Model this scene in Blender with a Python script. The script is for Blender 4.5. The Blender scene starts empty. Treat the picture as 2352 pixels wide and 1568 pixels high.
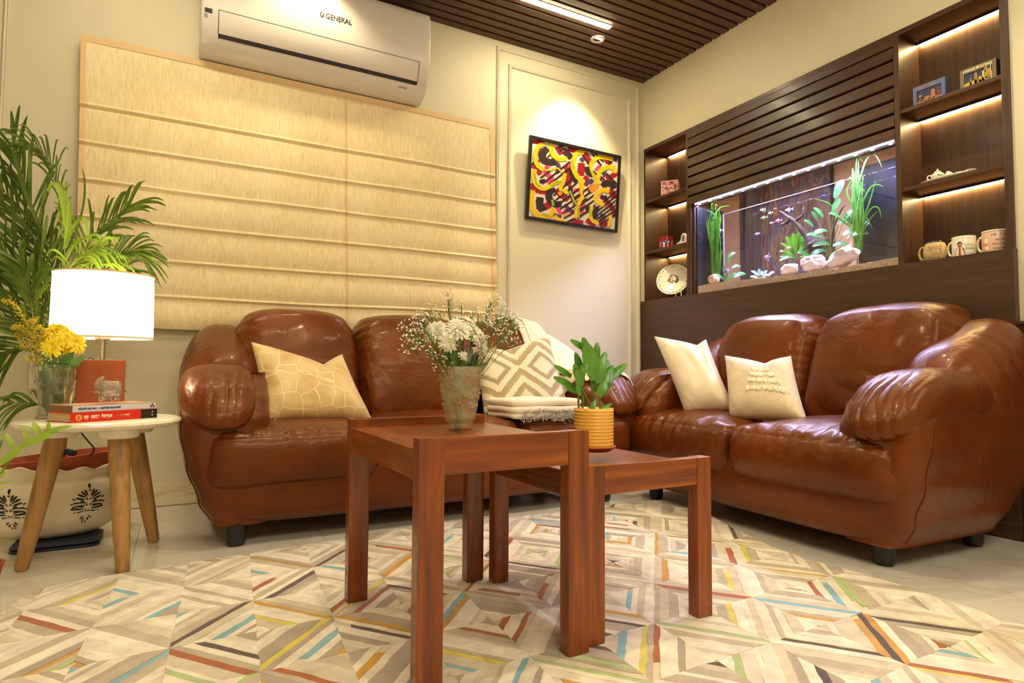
import bpy, bmesh, math, random
from math import sin, cos, pi, radians, sqrt, exp, atan2
from mathutils import Vector, Matrix, noise, Quaternion
from mathutils.bvhtree import BVHTree

S = bpy.context.scene
COL = S.collection
RND = random.Random(7)

# ------------------------------------------------------------------ camera
YAW, PITCH, ROLL, FPX = 0.50003, 0.0477103, 0.0055098, 1406.36
CAM = Vector((-2.746, -3.178, 0.611))
def cam_axes():
    cy, sy, cp, sp = cos(YAW), sin(YAW), cos(PITCH), sin(PITCH)
    f = Vector((sy*cp, cy*cp, sp)); r = Vector((cy, -sy, 0)); u = r.cross(f)
    c, s = cos(ROLL), sin(ROLL)
    return c*r + s*u, -s*r + c*u, f
CR, CU, CF = cam_axes()
cd = bpy.data.cameras.new('camera')
cam = bpy.data.objects.new('camera', cd); COL.objects.link(cam)
m = Matrix((CR, CU, -CF)).transposed().to_4x4(); m.translation = CAM
cam.matrix_world = m
cd.sensor_width = 36.0; cd.sensor_fit = 'HORIZONTAL'
cd.lens = FPX / 2352.0 * 36.0
cd.clip_start = 0.02; cd.clip_end = 50
S.camera = cam

# ------------------------------------------------------------------ view, world
S.view_settings.view_transform = 'Standard'
S.view_settings.look = 'None'
S.view_settings.exposure = 0.92
S.view_settings.gamma = 1.0
S.view_settings.use_curve_mapping = False
S.cycles.max_bounces = 10
S.cycles.diffuse_bounces = 4
S.cycles.glossy_bounces = 4
S.cycles.transmission_bounces = 8
S.cycles.transparent_max_bounces = 24
S.cycles.caustics_reflective = False
S.cycles.caustics_refractive = False
S.cycles.sample_clamp_indirect = 4.0
S.cycles.use_denoising = True
W = bpy.data.worlds.new('world'); S.world = W; W.use_nodes = True
W.node_tree.nodes['Background'].inputs[0].default_value = (1.0, 0.9, 0.75, 1)
W.node_tree.nodes['Background'].inputs[1].default_value = 0.25

WARM = (1.0, 0.84, 0.61)
WARM2 = (1.0, 0.80, 0.47)
def light(name, kind, loc, energy, color, rot=None, target=None, **kw):
    d = bpy.data.lights.new(name, kind); d.energy = energy; d.color = color
    for k, v in kw.items(): setattr(d, k, v)
    o = bpy.data.objects.new(name, d); COL.objects.link(o); o.location = loc
    if target is not None:
        o.rotation_euler = (Vector(target)-Vector(loc)).to_track_quat('-Z', 'Y').to_euler()
    elif rot is not None: o.rotation_euler = rot
    return o
CEIL = 2.58
# soft fill lights added behind the photographer, and the spots over the window wall
light('soft_fill_light', 'AREA', (-2.5, -4.2, 2.52), 32, WARM, rot=(0, 0, 0), shape='RECTANGLE', size=1.6, size_y=1.0)
light('soft_fill_light', 'AREA', (-1.0, -3.6, 2.52), 12, WARM, rot=(0, 0, 0), shape='RECTANGLE', size=1.2, size_y=0.8)
for (x, y, tx, ty, e, ang) in [(-0.608, -0.306, -0.60, -0.06, 44, 84), (-2.22, -0.40, -2.24, -0.30, 13, 114),
                               (-2.05, -1.75, -2.05, -1.75, 30, 110), (-0.608, -1.75, -0.608, -1.75, 24, 110)]:
    light('downlight_beam', 'SPOT', (x, y, CEIL-0.03), e, WARM2, target=(tx, ty, 1.6), spot_size=radians(ang), spot_blend=0.7, shadow_soft_size=0.03)
light('next_room_light', 'AREA', (1.3, 0.3, 2.5), 34, (1.0, 0.86, 0.80), rot=(0, 0, 0), shape='SQUARE', size=0.9)

# ------------------------------------------------------------------ pixel helpers (2352x1568 frame of the photograph)
def ray(px, py):
    return ((px-1176)/FPX)*CR + (-(py-784)/FPX)*CU + CF
def at(px, py, x=None, y=None, z=None, d=None):
    r = ray(px, py)
    if x is not None: t = (x-CAM.x)/r.x
    elif y is not None: t = (y-CAM.y)/r.y
    elif z is not None: t = (z-CAM.z)/r.z
    else: t = d
    return CAM + t*r
def depth(p): return (Vector(p)-CAM).dot(CF)

# ------------------------------------------------------------------ materials
def lin(c):
    return tuple(((v/255)/12.92 if v/255 <= 0.04045 else ((v/255+0.055)/1.055)**2.4) for v in c)
def hexc(r, g, b): return (*lin((r, g, b)), 1)
MATS = {}
class NT:
    def __init__(s, name):
        s.m = bpy.data.materials.new(name); s.m.use_nodes = True
        s.t = s.m.node_tree; s.b = s.t.nodes['Principled BSDF']; MATS[name] = s.m
    def n(s, kind, **kw):
        nd = s.t.nodes.new(kind)
        for k, v in kw.items(): setattr(nd, k, v)
        return nd
    def l(s, a, b): s.t.links.new(a, b)
    def coords(s, scale=(1,1,1), out='Object', rot=(0,0,0)):
        tc = s.n('ShaderNodeTexCoord'); mp = s.n('ShaderNodeMapping')
        mp.inputs['Scale'].default_value = scale; mp.inputs['Rotation'].default_value = rot
        s.l(tc.outputs[out], mp.inputs[0]); return mp.outputs[0]
    def noise(s, vec, scale, detail=4, rough=0.5, dist=0.0):
        nd = s.n('ShaderNodeTexNoise'); nd.inputs['Scale'].default_value = scale
        nd.inputs['Detail'].default_value = detail; nd.inputs['Roughness'].default_value = rough
        nd.inputs['Distortion'].default_value = dist
        s.l(vec, nd.inputs['Vector']); return nd.outputs[0]
    def ramp(s, fac, stops):
        r = s.n('ShaderNodeValToRGB'); el = r.color_ramp.elements
        while len(el) < len(stops): el.new(0.5)
        for e, (p, c) in zip(el, stops): e.position = p; e.color = c
        s.l(fac, r.inputs[0]); return r.outputs[0]
    def bump(s, h, strength, dist=0.01):
        b = s.n('ShaderNodeBump'); b.inputs['Strength'].default_value = strength; b.inputs['Distance'].default_value = dist
        s.l(h, b.inputs['Height']); s.l(b.outputs[0], s.b.inputs['Normal']); return b
    def set(s, **kw):
        for k, v in kw.items(): s.b.inputs[k.replace('_', ' ')].default_value = v
        return s
def flat(name, col, rough=0.5, metal=0.0, **kw):
    t = NT(name); t.set(Base_Color=hexc(*col), Roughness=rough, Metallic=metal, **kw); return t.m
def emis(name, col, strength):
    t = NT(name); t.set(Base_Color=(0, 0, 0, 1)); t.b.inputs['Emission Color'].default_value = (*col, 1)
    t.b.inputs['Emission Strength'].default_value = strength; return t.m
def mottled(name, c1, c2, scale, rough=0.5, stretch=(1,1,1), bumpv=0.0, detail=6, lo=0.35, hi=0.65, metal=0.0, dist=0.0, **kw):
    t = NT(name); v = t.coords(stretch); f = t.noise(v, scale, detail, 0.6, dist)
    t.l(t.ramp(f, [(lo, hexc(*c1)), (hi, hexc(*c2))]), t.b.inputs['Base Color'])
    if bumpv: t.bump(f, bumpv, 0.004)
    t.set(Roughness=rough, Metallic=metal, **kw); return t.m

def leather():
    t = NT('leather'); v = t.coords()
    f = t.noise(v, 3.0, 5, 0.6)
    t.l(t.ramp(f, [(0.3, hexc(78, 33, 8)), (0.7, hexc(108, 51, 13))]), t.b.inputs['Base Color'])
    vo = t.n('ShaderNodeTexVoronoi'); vo.inputs['Scale'].default_value = 420; t.l(v, vo.inputs['Vector'])
    f2 = t.noise(v, 11, 7, 0.68, 1.6)
    def mth(op, a, b):
        nd = t.n('ShaderNodeMath', operation=op)
        for i, q in enumerate((a, b)):
            if isinstance(q, (int, float)): nd.inputs[i].default_value = q
            else: t.l(q, nd.inputs[i])
        return nd.outputs[0]
    n3 = t.noise(v, 6.5, 2, 0.5, 2.2)     # thin sharp crease lines in patches
    rd = mth('POWER', mth('SUBTRACT', 1.0, mth('ABSOLUTE', mth('MULTIPLY', mth('SUBTRACT', n3, 0.5), 5.0), 0)), 5.0)
    pm = mth('MULTIPLY', mth('MAXIMUM', mth('SUBTRACT', t.noise(v, 2.7, 2), 0.42), 0.0), 1.5)
    f2 = mth('SUBTRACT', f2, mth('MULTIPLY', mth('MAXIMUM', rd, 0.0), pm))
    mx = t.n('ShaderNodeMath', operation='MULTIPLY_ADD'); t.l(vo.outputs[0], mx.inputs[0]); mx.inputs[1].default_value = 0.05
    t.l(f2, mx.inputs[2]); t.bump(mx.outputs[0], 0.30, 0.010)
    t.set(Roughness=0.30, Coat_Weight=0.12, Coat_Roughness=0.12, Specular_IOR_Level=0.36)
    t.b.inputs['Specular Tint'].default_value = (1.0, 0.72, 0.46, 1)
leather()
def wood(name, c1, c2, axis, scale=9, rough=0.35, stretch=14, coat=0.2, c3=None, bumpv=0.06):
    t = NT(name); st = [stretch]*3; st['xyz'.index(axis)] = 1.0
    v = t.coords(tuple(s_/stretch*4 for s_ in st)); f = t.noise(v, scale, 8, 0.62, 0.4)
    stops = [(0.28, hexc(*c1)), (0.72, hexc(*c2))]
    if c3: stops = [(0.25, hexc(*c1)), (0.5, hexc(*c2)), (0.75, hexc(*c3))]
    t.l(t.ramp(f, stops), t.b.inputs['Base Color']); t.bump(f, bumpv, 0.003)
    t.set(Roughness=rough, Coat_Weight=coat, Coat_Roughness=0.15); return t.m
for a in 'xyz':
    wood('table_wood_'+a, (70, 30, 4), (122, 57, 8), a, 9, 0.26, c3=(160, 84, 15), stretch=18)
    wood('cabinet_wood_'+a, (48, 30, 18), (78, 51, 31), a, 14, 0.42, stretch=20, coat=0.1)
wood('mango_wood', (84, 66, 42), (172, 130, 76), 'z', 6, 0.5, stretch=10, coat=0, c3=(120, 92, 58), bumpv=0.25)
wood('lamp_block_wood', (132, 62, 22), (164, 84, 36), 'z', 4, 0.4, stretch=6)
wood('ceiling_wood', (66, 46, 30), (88, 62, 42), 'x', 10, 0.6, coat=0)
flat('ceiling_gap', (22, 14, 10), 0.9)
t = NT('wall_paint'); v = t.coords(); f = t.noise(v, 60, 3)
t.set(Base_Color=hexc(216, 209, 184), Roughness=0.5); t.bump(f, 0.05, 0.002)
flat('molding_paint', (214, 210, 192), 0.35)
flat('back_wall_paint', (205, 178, 150), 0.7)
t = NT('floor_tile'); v = t.coords((1, 1, 1)); f = t.noise(v, 1.6, 7, 0.6, 1.8)
t.l(t.ramp(f, [(0.44, hexc(224, 221, 210)), (0.49, hexc(214, 208, 192)), (0.52, hexc(226, 223, 212)), (0.75, hexc(220, 217, 206))]), t.b.inputs['Base Color'])
t.set(Roughness=0.07, Coat_Weight=0.3, Coat_Roughness=0.03)
flat('grout', (196, 190, 174), 0.8)
t = NT('marble_skirting'); v = t.coords((0.6, 3, 3)); f = t.noise(v, 2.2, 6, 0.6, 1.5)
t.l(t.ramp(f, [(0.4, hexc(226, 216, 190)), (0.5, hexc(206, 186, 146)), (0.56, hexc(228, 220, 196))]), t.b.inputs['Base Color']); t.set(Roughness=0.15)
t = NT('table_marble'); v = t.coords(); f = t.noise(v, 5, 6, 0.6, 2.5)
t.l(t.ramp(f, [(0.42, hexc(236, 229, 210)), (0.5, hexc(229, 219, 196)), (0.56, hexc(238, 232, 214))]), t.b.inputs['Base Color']); t.set(Roughness=0.2)
# blind: gold and cream distressed weave
t = NT('blind_fabric'); v = t.coords((46, 46, 8)); f = t.noise(v, 2.2, 9, 0.75, 0.4)
v2 = t.coords((3, 3, 1.2)); f2 = t.noise(v2, 1.3, 4)
mx = t.n('ShaderNodeMath', operation='MULTIPLY_ADD'); t.l(f2, mx.inputs[0]); mx.inputs[1].default_value = 0.45; t.l(f, mx.inputs[2])
t.l(t.ramp(mx.outputs[0], [(0.54, hexc(222, 200, 152)), (0.72, hexc(236, 218, 172)), (0.90, hexc(246, 234, 198))]), t.b.inputs['Base Color'])
v3 = t.coords((300, 300, 300)); t.bump(t.noise(v3, 1, 2), 0.15, 0.001); t.set(Roughness=0.6, Sheen_Weight=0.3)
flat('blind_hem', (226, 196, 150), 0.7)
flat('ac_white', (216, 211, 208), 0.25)
flat('ac_dark', (40, 34, 38), 0.5)
flat('ac_grey', (150, 140, 134), 0.4)
flat('print_dark', (36, 30, 22), 0.6)
flat('black_plastic', (20, 20, 21), 0.4)
flat('black_frame', (22, 17, 13), 0.35)
flat('black_gloss', (10, 10, 16), 0.12)
flat('tank_black', (9, 9, 18), 0.5, Specular_IOR_Level=0.2)
t = NT('chrome'); t.set(Base_Color=(0.75, 0.73, 0.7, 1), Metallic=1.0, Roughness=0.12)
emis('led_warm', (1.0, 0.83, 0.53), 85)
emis('led_niche', (1.0, 0.70, 0.30), 85)
emis('led_tank', (0.55, 0.48, 1.0), 11)
emis('downlight_glow', (1.0, 0.86, 0.66), 20)
emis('bulb_glow', (1.0, 0.85, 0.6), 40)
# translucent lamp shade
t = NT('shade_fabric'); nt = t.t; nt.nodes.remove(t.b)
tr = t.n('ShaderNodeBsdfTranslucent'); tr.inputs[0].default_value = hexc(255, 240, 214)
df = t.n('ShaderNodeBsdfDiffuse'); df.inputs[0].default_value = hexc(250, 238, 212)
mxs = t.n('ShaderNodeMixShader'); mxs.inputs[0].default_value = 0.45
t.l(tr.outputs[0], mxs.inputs[1]); t.l(df.outputs[0], mxs.inputs[2]); t.l(mxs.outputs[0], nt.nodes['Material Output'].inputs[0])
def thin_glass(name, tint, refl=1.0, rough=0.02):
    t = NT(name); nt = t.t; nt.nodes.remove(t.b)
    tp = t.n('ShaderNodeBsdfTransparent'); tp.inputs[0].default_value = (*tint, 1)
    gl = t.n('ShaderNodeBsdfGlossy'); gl.inputs['Roughness'].default_value = rough
    fr = t.n('ShaderNodeLayerWeight'); fr.inputs[0].default_value = 0.5
    pw = t.n('ShaderNodeMath', operation='POWER'); t.l(fr.outputs['Facing'], pw.inputs[0]); pw.inputs[1].default_value = 5.0
    ml = t.n('ShaderNodeMath', operation='MULTIPLY_ADD'); t.l(pw.outputs[0], ml.inputs[0]); ml.inputs[1].default_value = 0.96*refl; ml.inputs[2].default_value = 0.035*refl
    mxs = t.n('ShaderNodeMixShader'); t.l(ml.outputs[0], mxs.inputs[0]); t.l(tp.outputs[0], mxs.inputs[1]); t.l(gl.outputs[0], mxs.inputs[2])
    t.l(mxs.outputs[0], nt.nodes['Material Output'].inputs[0]); return t.m
thin_glass('tank_glass', (0.93, 0.93, 1.0))  # bluish tint put in for the haze of the lit water
thin_glass('bulb_glass', (0.97, 0.97, 0.97))
thin_glass('cut_glass', (0.90, 0.92, 0.86), 3.0, 0.06)
t = NT('crystal'); t.set(Base_Color=(1, 0.99, 0.97, 1), Roughness=0.03, Transmission_Weight=0.85, IOR=1.5)
tp = t.n('ShaderNodeBsdfTransparent'); tp.inputs[0].default_value = (0.98, 0.96, 0.93, 1)
mxs = t.n('ShaderNodeMixShader'); mxs.inputs[0].default_value = 0.78
t.l(tp.outputs[0], mxs.inputs[1]); t.l(t.b.outputs[0], mxs.inputs[2]); t.l(mxs.outputs[0], t.t.nodes['Material Output'].inputs[0])
t = NT('frosted_glass'); nt = t.t
tp = t.n('ShaderNodeBsdfTransparent'); tp.inputs[0].default_value = (0.93, 0.93, 0.84, 1)
mxs = t.n('ShaderNodeMixShader'); mxs.inputs[0].default_value = 0.31
v = t.coords(); f = t.noise(v, 28, 3)
t.l(t.ramp(f, [(0.42, hexc(214, 214, 190)), (0.62, hexc(214, 178, 138))]), t.b.inputs['Base Color'])
t.set(Roughness=0.22, Specular_IOR_Level=0.9)
t.l(tp.outputs[0], mxs.inputs[1]); t.l(t.b.outputs[0], mxs.inputs[2]); t.l(mxs.outputs[0], nt.nodes['Material Output'].inputs[0])
# fabrics
def fabric(name, col, col2=None, scale=40, rough=0.7, sheen=0.3, bumpv=0.2):
    t = NT(name); v = t.coords(); f = t.noise(v, scale, 4)
    if col2: t.l(t.ramp(f, [(0.35, hexc(*col)), (0.65, hexc(*col2))]), t.b.inputs['Base Color'])
    else: t.set(Base_Color=hexc(*col))
    t.bump(t.noise(v, 500, 2), bumpv, 0.001); t.set(Roughness=rough, Sheen_Weight=sheen); return t
fabric('cream_cloth', (228, 216, 190))
fabric('cream_silk', (214, 200, 172), (224, 210, 184), 8, 0.35)
fabric('tuft_cloth', (250, 240, 214), rough=0.9)
fabric('linen_cushion', (208, 192, 160), (216, 202, 172), 60)
fabric('throw_cloth', (232, 222, 202), (224, 212, 190), 6, 0.85)
# gold velvet cushion with irregular pale hexagon outlines
t = NT('gold_velvet'); v = t.coords((1, 1, 1)); dn = t.n('ShaderNodeTexNoise'); dn.inputs['Scale'].default_value = 9; t.l(v, dn.inputs[0])
ad = t.n('ShaderNodeMixRGB', blend_type='ADD'); ad.inputs[0].default_value = 0.05; t.l(v, ad.inputs[1]); t.l(dn.outputs[1], ad.inputs[2])
vo = t.n('ShaderNodeTexVoronoi', feature='DISTANCE_TO_EDGE'); vo.inputs['Scale'].default_value = 14; vo.inputs['Randomness'].default_value = 0.55; t.l(ad.outputs[0], vo.inputs['Vector'])
f = t.noise(v, 12, 5)
c1 = t.ramp(f, [(0.35, hexc(196, 164, 102)), (0.65, hexc(222, 196, 140))])
e1 = t.ramp(vo.outputs[0], [(0.012, (1, 1, 1, 1)), (0.028, (0, 0, 0, 1))])
mc = t.n('ShaderNodeMixRGB'); t.l(e1, mc.inputs[0]); t.l(c1, mc.inputs[1]); mc.inputs[2].default_value = hexc(238, 216, 168); t.l(mc.outputs[0], t.b.inputs['Base Color'])
t.bump(e1, 0.3, 0.002); t.set(Roughness=0.38, Sheen_Weight=0.6)
# plants
def leafmat(name, c1, c2, rough=0.35, trans=0.25, sc=14):
    t = NT(name); v = t.coords(); f = t.noise(v, sc, 3)
    t.l(t.ramp(f, [(0.3, hexc(*c1)), (0.7, hexc(*c2))]), t.b.inputs['Base Color']); t.set(Roughness=rough)
    tr = t.n('ShaderNodeBsdfTranslucent'); tr.inputs[0].default_value = hexc(*c2)
    mxs = t.n('ShaderNodeMixShader'); mxs.inputs[0].default_value = trans
    t.l(t.b.outputs[0], mxs.inputs[1]); t.l(tr.outputs[0], mxs.inputs[2]); t.l(mxs.outputs[0], t.t.nodes['Material Output'].inputs[0])
leafmat('palm_leaf', (60, 84, 28), (110, 138, 52), 0.38, 0.25)
leafmat('lamplit_and_sprig_leaf', (120, 158, 44), (168, 196, 72), 0.38)  # palm green with lamplight painted in; on the sprig its own bright green
leafmat('zz_leaf', (62, 120, 34), (104, 164, 62), 0.25, 0.15)
leafmat('flower_leaf', (60, 96, 44), (88, 124, 60), 0.45)
leafmat('water_grass', (52, 116, 26), (96, 160, 44), 0.35, 0.3)
leafmat('water_leaf', (34, 96, 44), (80, 150, 76), 0.35, 0.3)
leafmat('water_leaf_grey', (120, 160, 150), (170, 200, 190), 0.4, 0.3)
leafmat('stem_green', (90, 120, 50), (130, 150, 70), 0.5)
leafmat('white_petal', (196, 194, 164), (240, 238, 224), 0.6, 0.15, 90)
leafmat('yellow_petal', (236, 200, 8), (255, 238, 60), 0.6, 0.12, 90)
leafmat('goldenrod', (208, 184, 40), (236, 216, 70), 0.7, 0.1)
mottled('cane', (92, 96, 40), (150, 128, 70), 30, 0.4, (1, 1, 4))
flat('flower_centre', (190, 200, 80), 0.7)
flat('breath_white', (244, 246, 232), 0.7)
flat('yellow_glaze', (238, 184, 78), 0.22, Coat_Weight=0.5)
mottled('terracotta', (140, 62, 36), (166, 80, 48), 20, 0.75, bumpv=0.1)
mottled('soil', (48, 34, 24), (80, 58, 40), 60, 0.95, bumpv=0.5)
flat('cream_ceramic', (228, 216, 192), 0.3)
flat('emblem_black', (26, 20, 16), 0.5)
flat('navy_cloth', (34, 42, 62), 0.5)
flat('white_porcelain', (240, 234, 220), 0.18)
flat('switch_plate', (226, 220, 200), 0.35)
flat('cord_black', (18, 17, 16), 0.45)
flat('cord_white', (236, 228, 214), 0.5)
mottled('gravel', (188, 150, 106), (232, 212, 182), 240, 0.85, bumpv=0.4, lo=0.42, hi=0.58)
mottled('pale_stone', (204, 186, 170), (244, 236, 232), 14, 0.8, (1, 1, 2.5), bumpv=0.6)
mottled('tan_stone', (180, 142, 110), (226, 200, 172), 18, 0.85, bumpv=0.5)
mottled('driftwood', (42, 32, 26), (82, 66, 52), 40, 0.9, bumpv=0.6)
def obj_bounds(): pass
# ------------------------------------------------------------------ mesh helpers
def MT(m): return MATS[m] if isinstance(m, str) else m
def link(name, me, parent=None, loc=None):
    o = bpy.data.objects.new(name, me); COL.objects.link(o)
    if parent is not None: o.parent = parent
    if loc is not None: o.location = loc
    return o
def raw(name, vs, fs, mat, parent=None, smooth=False, loc=None, mats=None, fm=None):
    me = bpy.data.meshes.new(name); me.from_pydata([tuple(v) for v in vs], [], fs)
    for m_ in (mats or [mat]): me.materials.append(MT(m_))
    if fm: me.polygons.foreach_set('material_index', fm)
    if smooth: me.polygons.foreach_set('use_smooth', [True]*len(fs))
    me.update(); return link(name, me, parent, loc)
class G:
    """collects shapes (optionally several materials) into one mesh"""
    def __init__(s): s.v = []; s.f = []; s.m = []; s.mi = 0
    def add(s, vs, fs):
        k = len(s.v); s.v += [tuple(v) for v in vs]; s.f += [tuple(i+k for i in f) for f in fs]; s.m += [s.mi]*len(fs); return s
    def box(s, x0, x1, y0, y1, z0, z1, b=0.0):
        if b <= 0:
            return s.add([(x, y, z) for x in (x0, x1) for y in (y0, y1) for z in (z0, z1)],
                         [(0,1,3,2), (4,6,7,5), (0,4,5,1), (2,3,7,6), (0,2,6,4), (1,5,7,3)])
        b = min(b, (x1-x0)*.49, (y1-y0)*.49, (z1-z0)*.49)
        bm = bmesh.new(); bmesh.ops.create_cube(bm, size=1)
        bmesh.ops.transform(bm, verts=bm.verts, matrix=Matrix.Translation(((x0+x1)/2, (y0+y1)/2, (z0+z1)/2)) @ Matrix.Diagonal((x1-x0, y1-y0, z1-z0, 1)))
        bmesh.ops.bevel(bm, geom=bm.edges[:], offset=b, segments=2, affect='EDGES', profile=0.7)
        return s.bm(bm)
    def bm(s, bm):
        bm.verts.index_update(); s.add([v.co[:] for v in bm.verts], [[v.index for v in f.verts] for f in bm.faces]); bm.free(); return s
    def lathe(s, prof, n=32, c=(0,0,0), ax=None, rfun=None):
        vs = []; fs = []
        M_ = ax or Matrix.Identity(3); c = Vector(c)
        for (r, z) in prof:
            for i in range(n):
                a = 2*pi*i/n; rr = r*(rfun(a, z) if rfun else 1)
                vs.append(c + M_ @ Vector((rr*cos(a), rr*sin(a), z)))
        for j in range(len(prof)-1):
            for i in range(n):
                k = (i+1) % n; fs.append((j*n+i, j*n+k, (j+1)*n+k, (j+1)*n+i))
        if prof[0][0] > 1e-5: fs.append(tuple(range(n-1, -1, -1)))
        if prof[-1][0] > 1e-5: fs.append(tuple((len(prof)-1)*n+i for i in range(n)))
        return s.add(vs, fs)
    def tube(s, pts, rad, n=8, cap=True):
        pts = [Vector(p) for p in pts]; k = len(pts); rad = rad if isinstance(rad, (list, tuple)) else [rad]*k
        vs = []; fs = []; prev = None
        for i, p in enumerate(pts):
            t_ = (pts[min(i+1, k-1)]-pts[max(i-1, 0)]).normalized()
            if prev is None:
                nn = t_.orthogonal().normalized()
            else:
                nn = (prev - t_*prev.dot(t_)); nn = nn.normalized() if nn.length > 1e-6 else t_.orthogonal().normalized()
            prev = nn; bb = t_.cross(nn)
            for j in range(n):
                a = 2*pi*j/n; vs.append(p + (nn*cos(a)+bb*sin(a))*rad[i])
        for i in range(k-1):
            for j in range(n):
                l_ = (j+1) % n; fs.append((i*n+j, i*n+l_, (i+1)*n+l_, (i+1)*n+j))
        if cap: fs.append(tuple(range(n-1, -1, -1))); fs.append(tuple((k-1)*n+j for j in range(n)))
        return s.add(vs, fs)
    def grid(s, fn, nu, nv, closed=False):
        vs = [fn(i/(nu), j/(nv)) for i in range(nu+(0 if closed else 1)) for j in range(nv+1)]
        fs = []; w = nv+1; N = nu if closed else nu
        for i in range(N):
            i2 = (i+1) % nu if closed else i+1
            for j in range(nv): fs.append((i*w+j, i2*w+j, i2*w+j+1, i*w+j+1))
        return s.add(vs, fs)
    def prism(s, pts2, fn0, fn1):
        k = len(pts2); vs = [fn0(p) for p in pts2]+[fn1(p) for p in pts2]
        return s.add(vs, [tuple(range(k-1, -1, -1)), tuple(range(k, 2*k))]+[(i, (i+1) % k, (i+1) % k+k, i+k) for i in range(k)])
    def ico(s, c, r, sub=1, sq=(1,1,1), jit=0, seed=0):
        bm = bmesh.new(); bmesh.ops.create_icosphere(bm, subdivisions=sub, radius=1)
        for v in bm.verts:
            q = v.co.copy()
            if jit: q *= 1+jit*noise.noise(q*1.7+Vector((seed*7.3, seed*3.1, seed)))
            v.co = Vector(c)+Vector((q.x*r*sq[0], q.y*r*sq[1], q.z*r*sq[2]))
        return s.bm(bm)
    def build(s, name, mat, parent=None, smooth=False, mats=None, sharp=None, loc=None):
        o = raw(name, s.v, s.f, mat, parent, smooth, loc, mats, s.m if mats else None)
        if sharp: o.data.set_sharp_from_angle(angle=radians(sharp))
        return o
def back_along(p, r):
    d = Vector((p.x-CAM.x, p.y-CAM.y, 0)).normalized(); return Vector(p)+d*r
def catmull(pts, n=8):
    pts = [Vector(p) for p in pts]; out = []
    for i in range(len(pts)-1):
        p0 = pts[max(i-1, 0)]; p1 = pts[i]; p2 = pts[i+1]; p3 = pts[min(i+2, len(pts)-1)]
        for k in range(n):
            t_ = k/n
            out.append(0.5*((2*p1)+(p2-p0)*t_+(2*p0-5*p1+4*p2-p3)*t_*t_+(3*p1-p0-3*p2+p3)*t_**3))
    out.append(pts[-1]); return out
def interp(tab, x):
    if x <= tab[0][0]: return tab[0][1]
    for (a, b), (c, d) in zip(tab, tab[1:]):
        if x <= c:
            u = (x-a)/(c-a); u = u*u*(3-2*u); return b+(d-b)*u
    return tab[-1][1]
def thing(name, label, cat, loc=(0,0,0), rz=0.0, group=None):
    o = bpy.data.objects.new(name, None); o.empty_display_size = 0.05; COL.objects.link(o)
    o.location = loc; o.rotation_euler = (0, 0, rz); return tag(o, label, cat, group)
def tag(o, label=None, cat=None, group=None, kind=None):
    if label: o['label'] = label
    if cat: o['category'] = cat
    if group: o['group'] = group
    if kind: o['kind'] = kind
    return o
def reloc(root, parent_world_to_local=True): pass
def local(root):
    """world -> local function for a thing placed at root (rotation about z only)"""
    q = Matrix.Rotation(-root.rotation_euler.z, 3, 'Z'); l0 = root.location.copy()
    return lambda p: q @ (Vector(p)-l0)
def to_local(o, root):
    """mesh was written in world coordinates: shift it to the frame of root"""
    f = local(root)
    for v in o.data.vertices: v.co = f(v.co)
    return o
def struct(name, g, mat, parent=None, smooth=False):
    o = g.build(name, mat, parent, smooth)
    if parent is None: o['kind'] = 'structure'
    return o
def text_mesh(txt, size, mat, M_, parent=None, name='lettering', extrude=0.0004, align='LEFT', bold=0.0, width=None, shear=0.0):
    """text turned into a mesh; M_ maps text plane (x right, y up) to place"""
    c = bpy.data.curves.new('lettering', 'FONT'); c.body = txt; c.size = size; c.extrude = extrude; c.align_x = align
    c.offset = bold; c.shear = shear; c.resolution_u = 3
    o = bpy.data.objects.new('tmp', c); COL.objects.link(o)
    dg = bpy.context.evaluated_depsgraph_get(); dg.update(); ev = o.evaluated_get(dg)
    me = bpy.data.meshes.new_from_object(ev); bpy.data.objects.remove(o); bpy.data.curves.remove(c)
    if width and len(me.vertices):
        x0 = min(v.co.x for v in me.vertices); x1 = max(v.co.x for v in me.vertices)
        for v in me.vertices: v.co.x = (v.co.x-x0)*width/(x1-x0)
    me.transform(M_); me.materials.clear(); me.materials.append(MT(mat))
    return link(name, me, parent)
def frame_matrix(o, ex, ey):
    ex = Vector(ex).normalized(); ey = Vector(ey).normalized(); ez = ex.cross(ey)
    m_ = Matrix((ex, ey, ez)).transposed().to_4x4(); m_.translation = Vector(o); return m_

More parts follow.
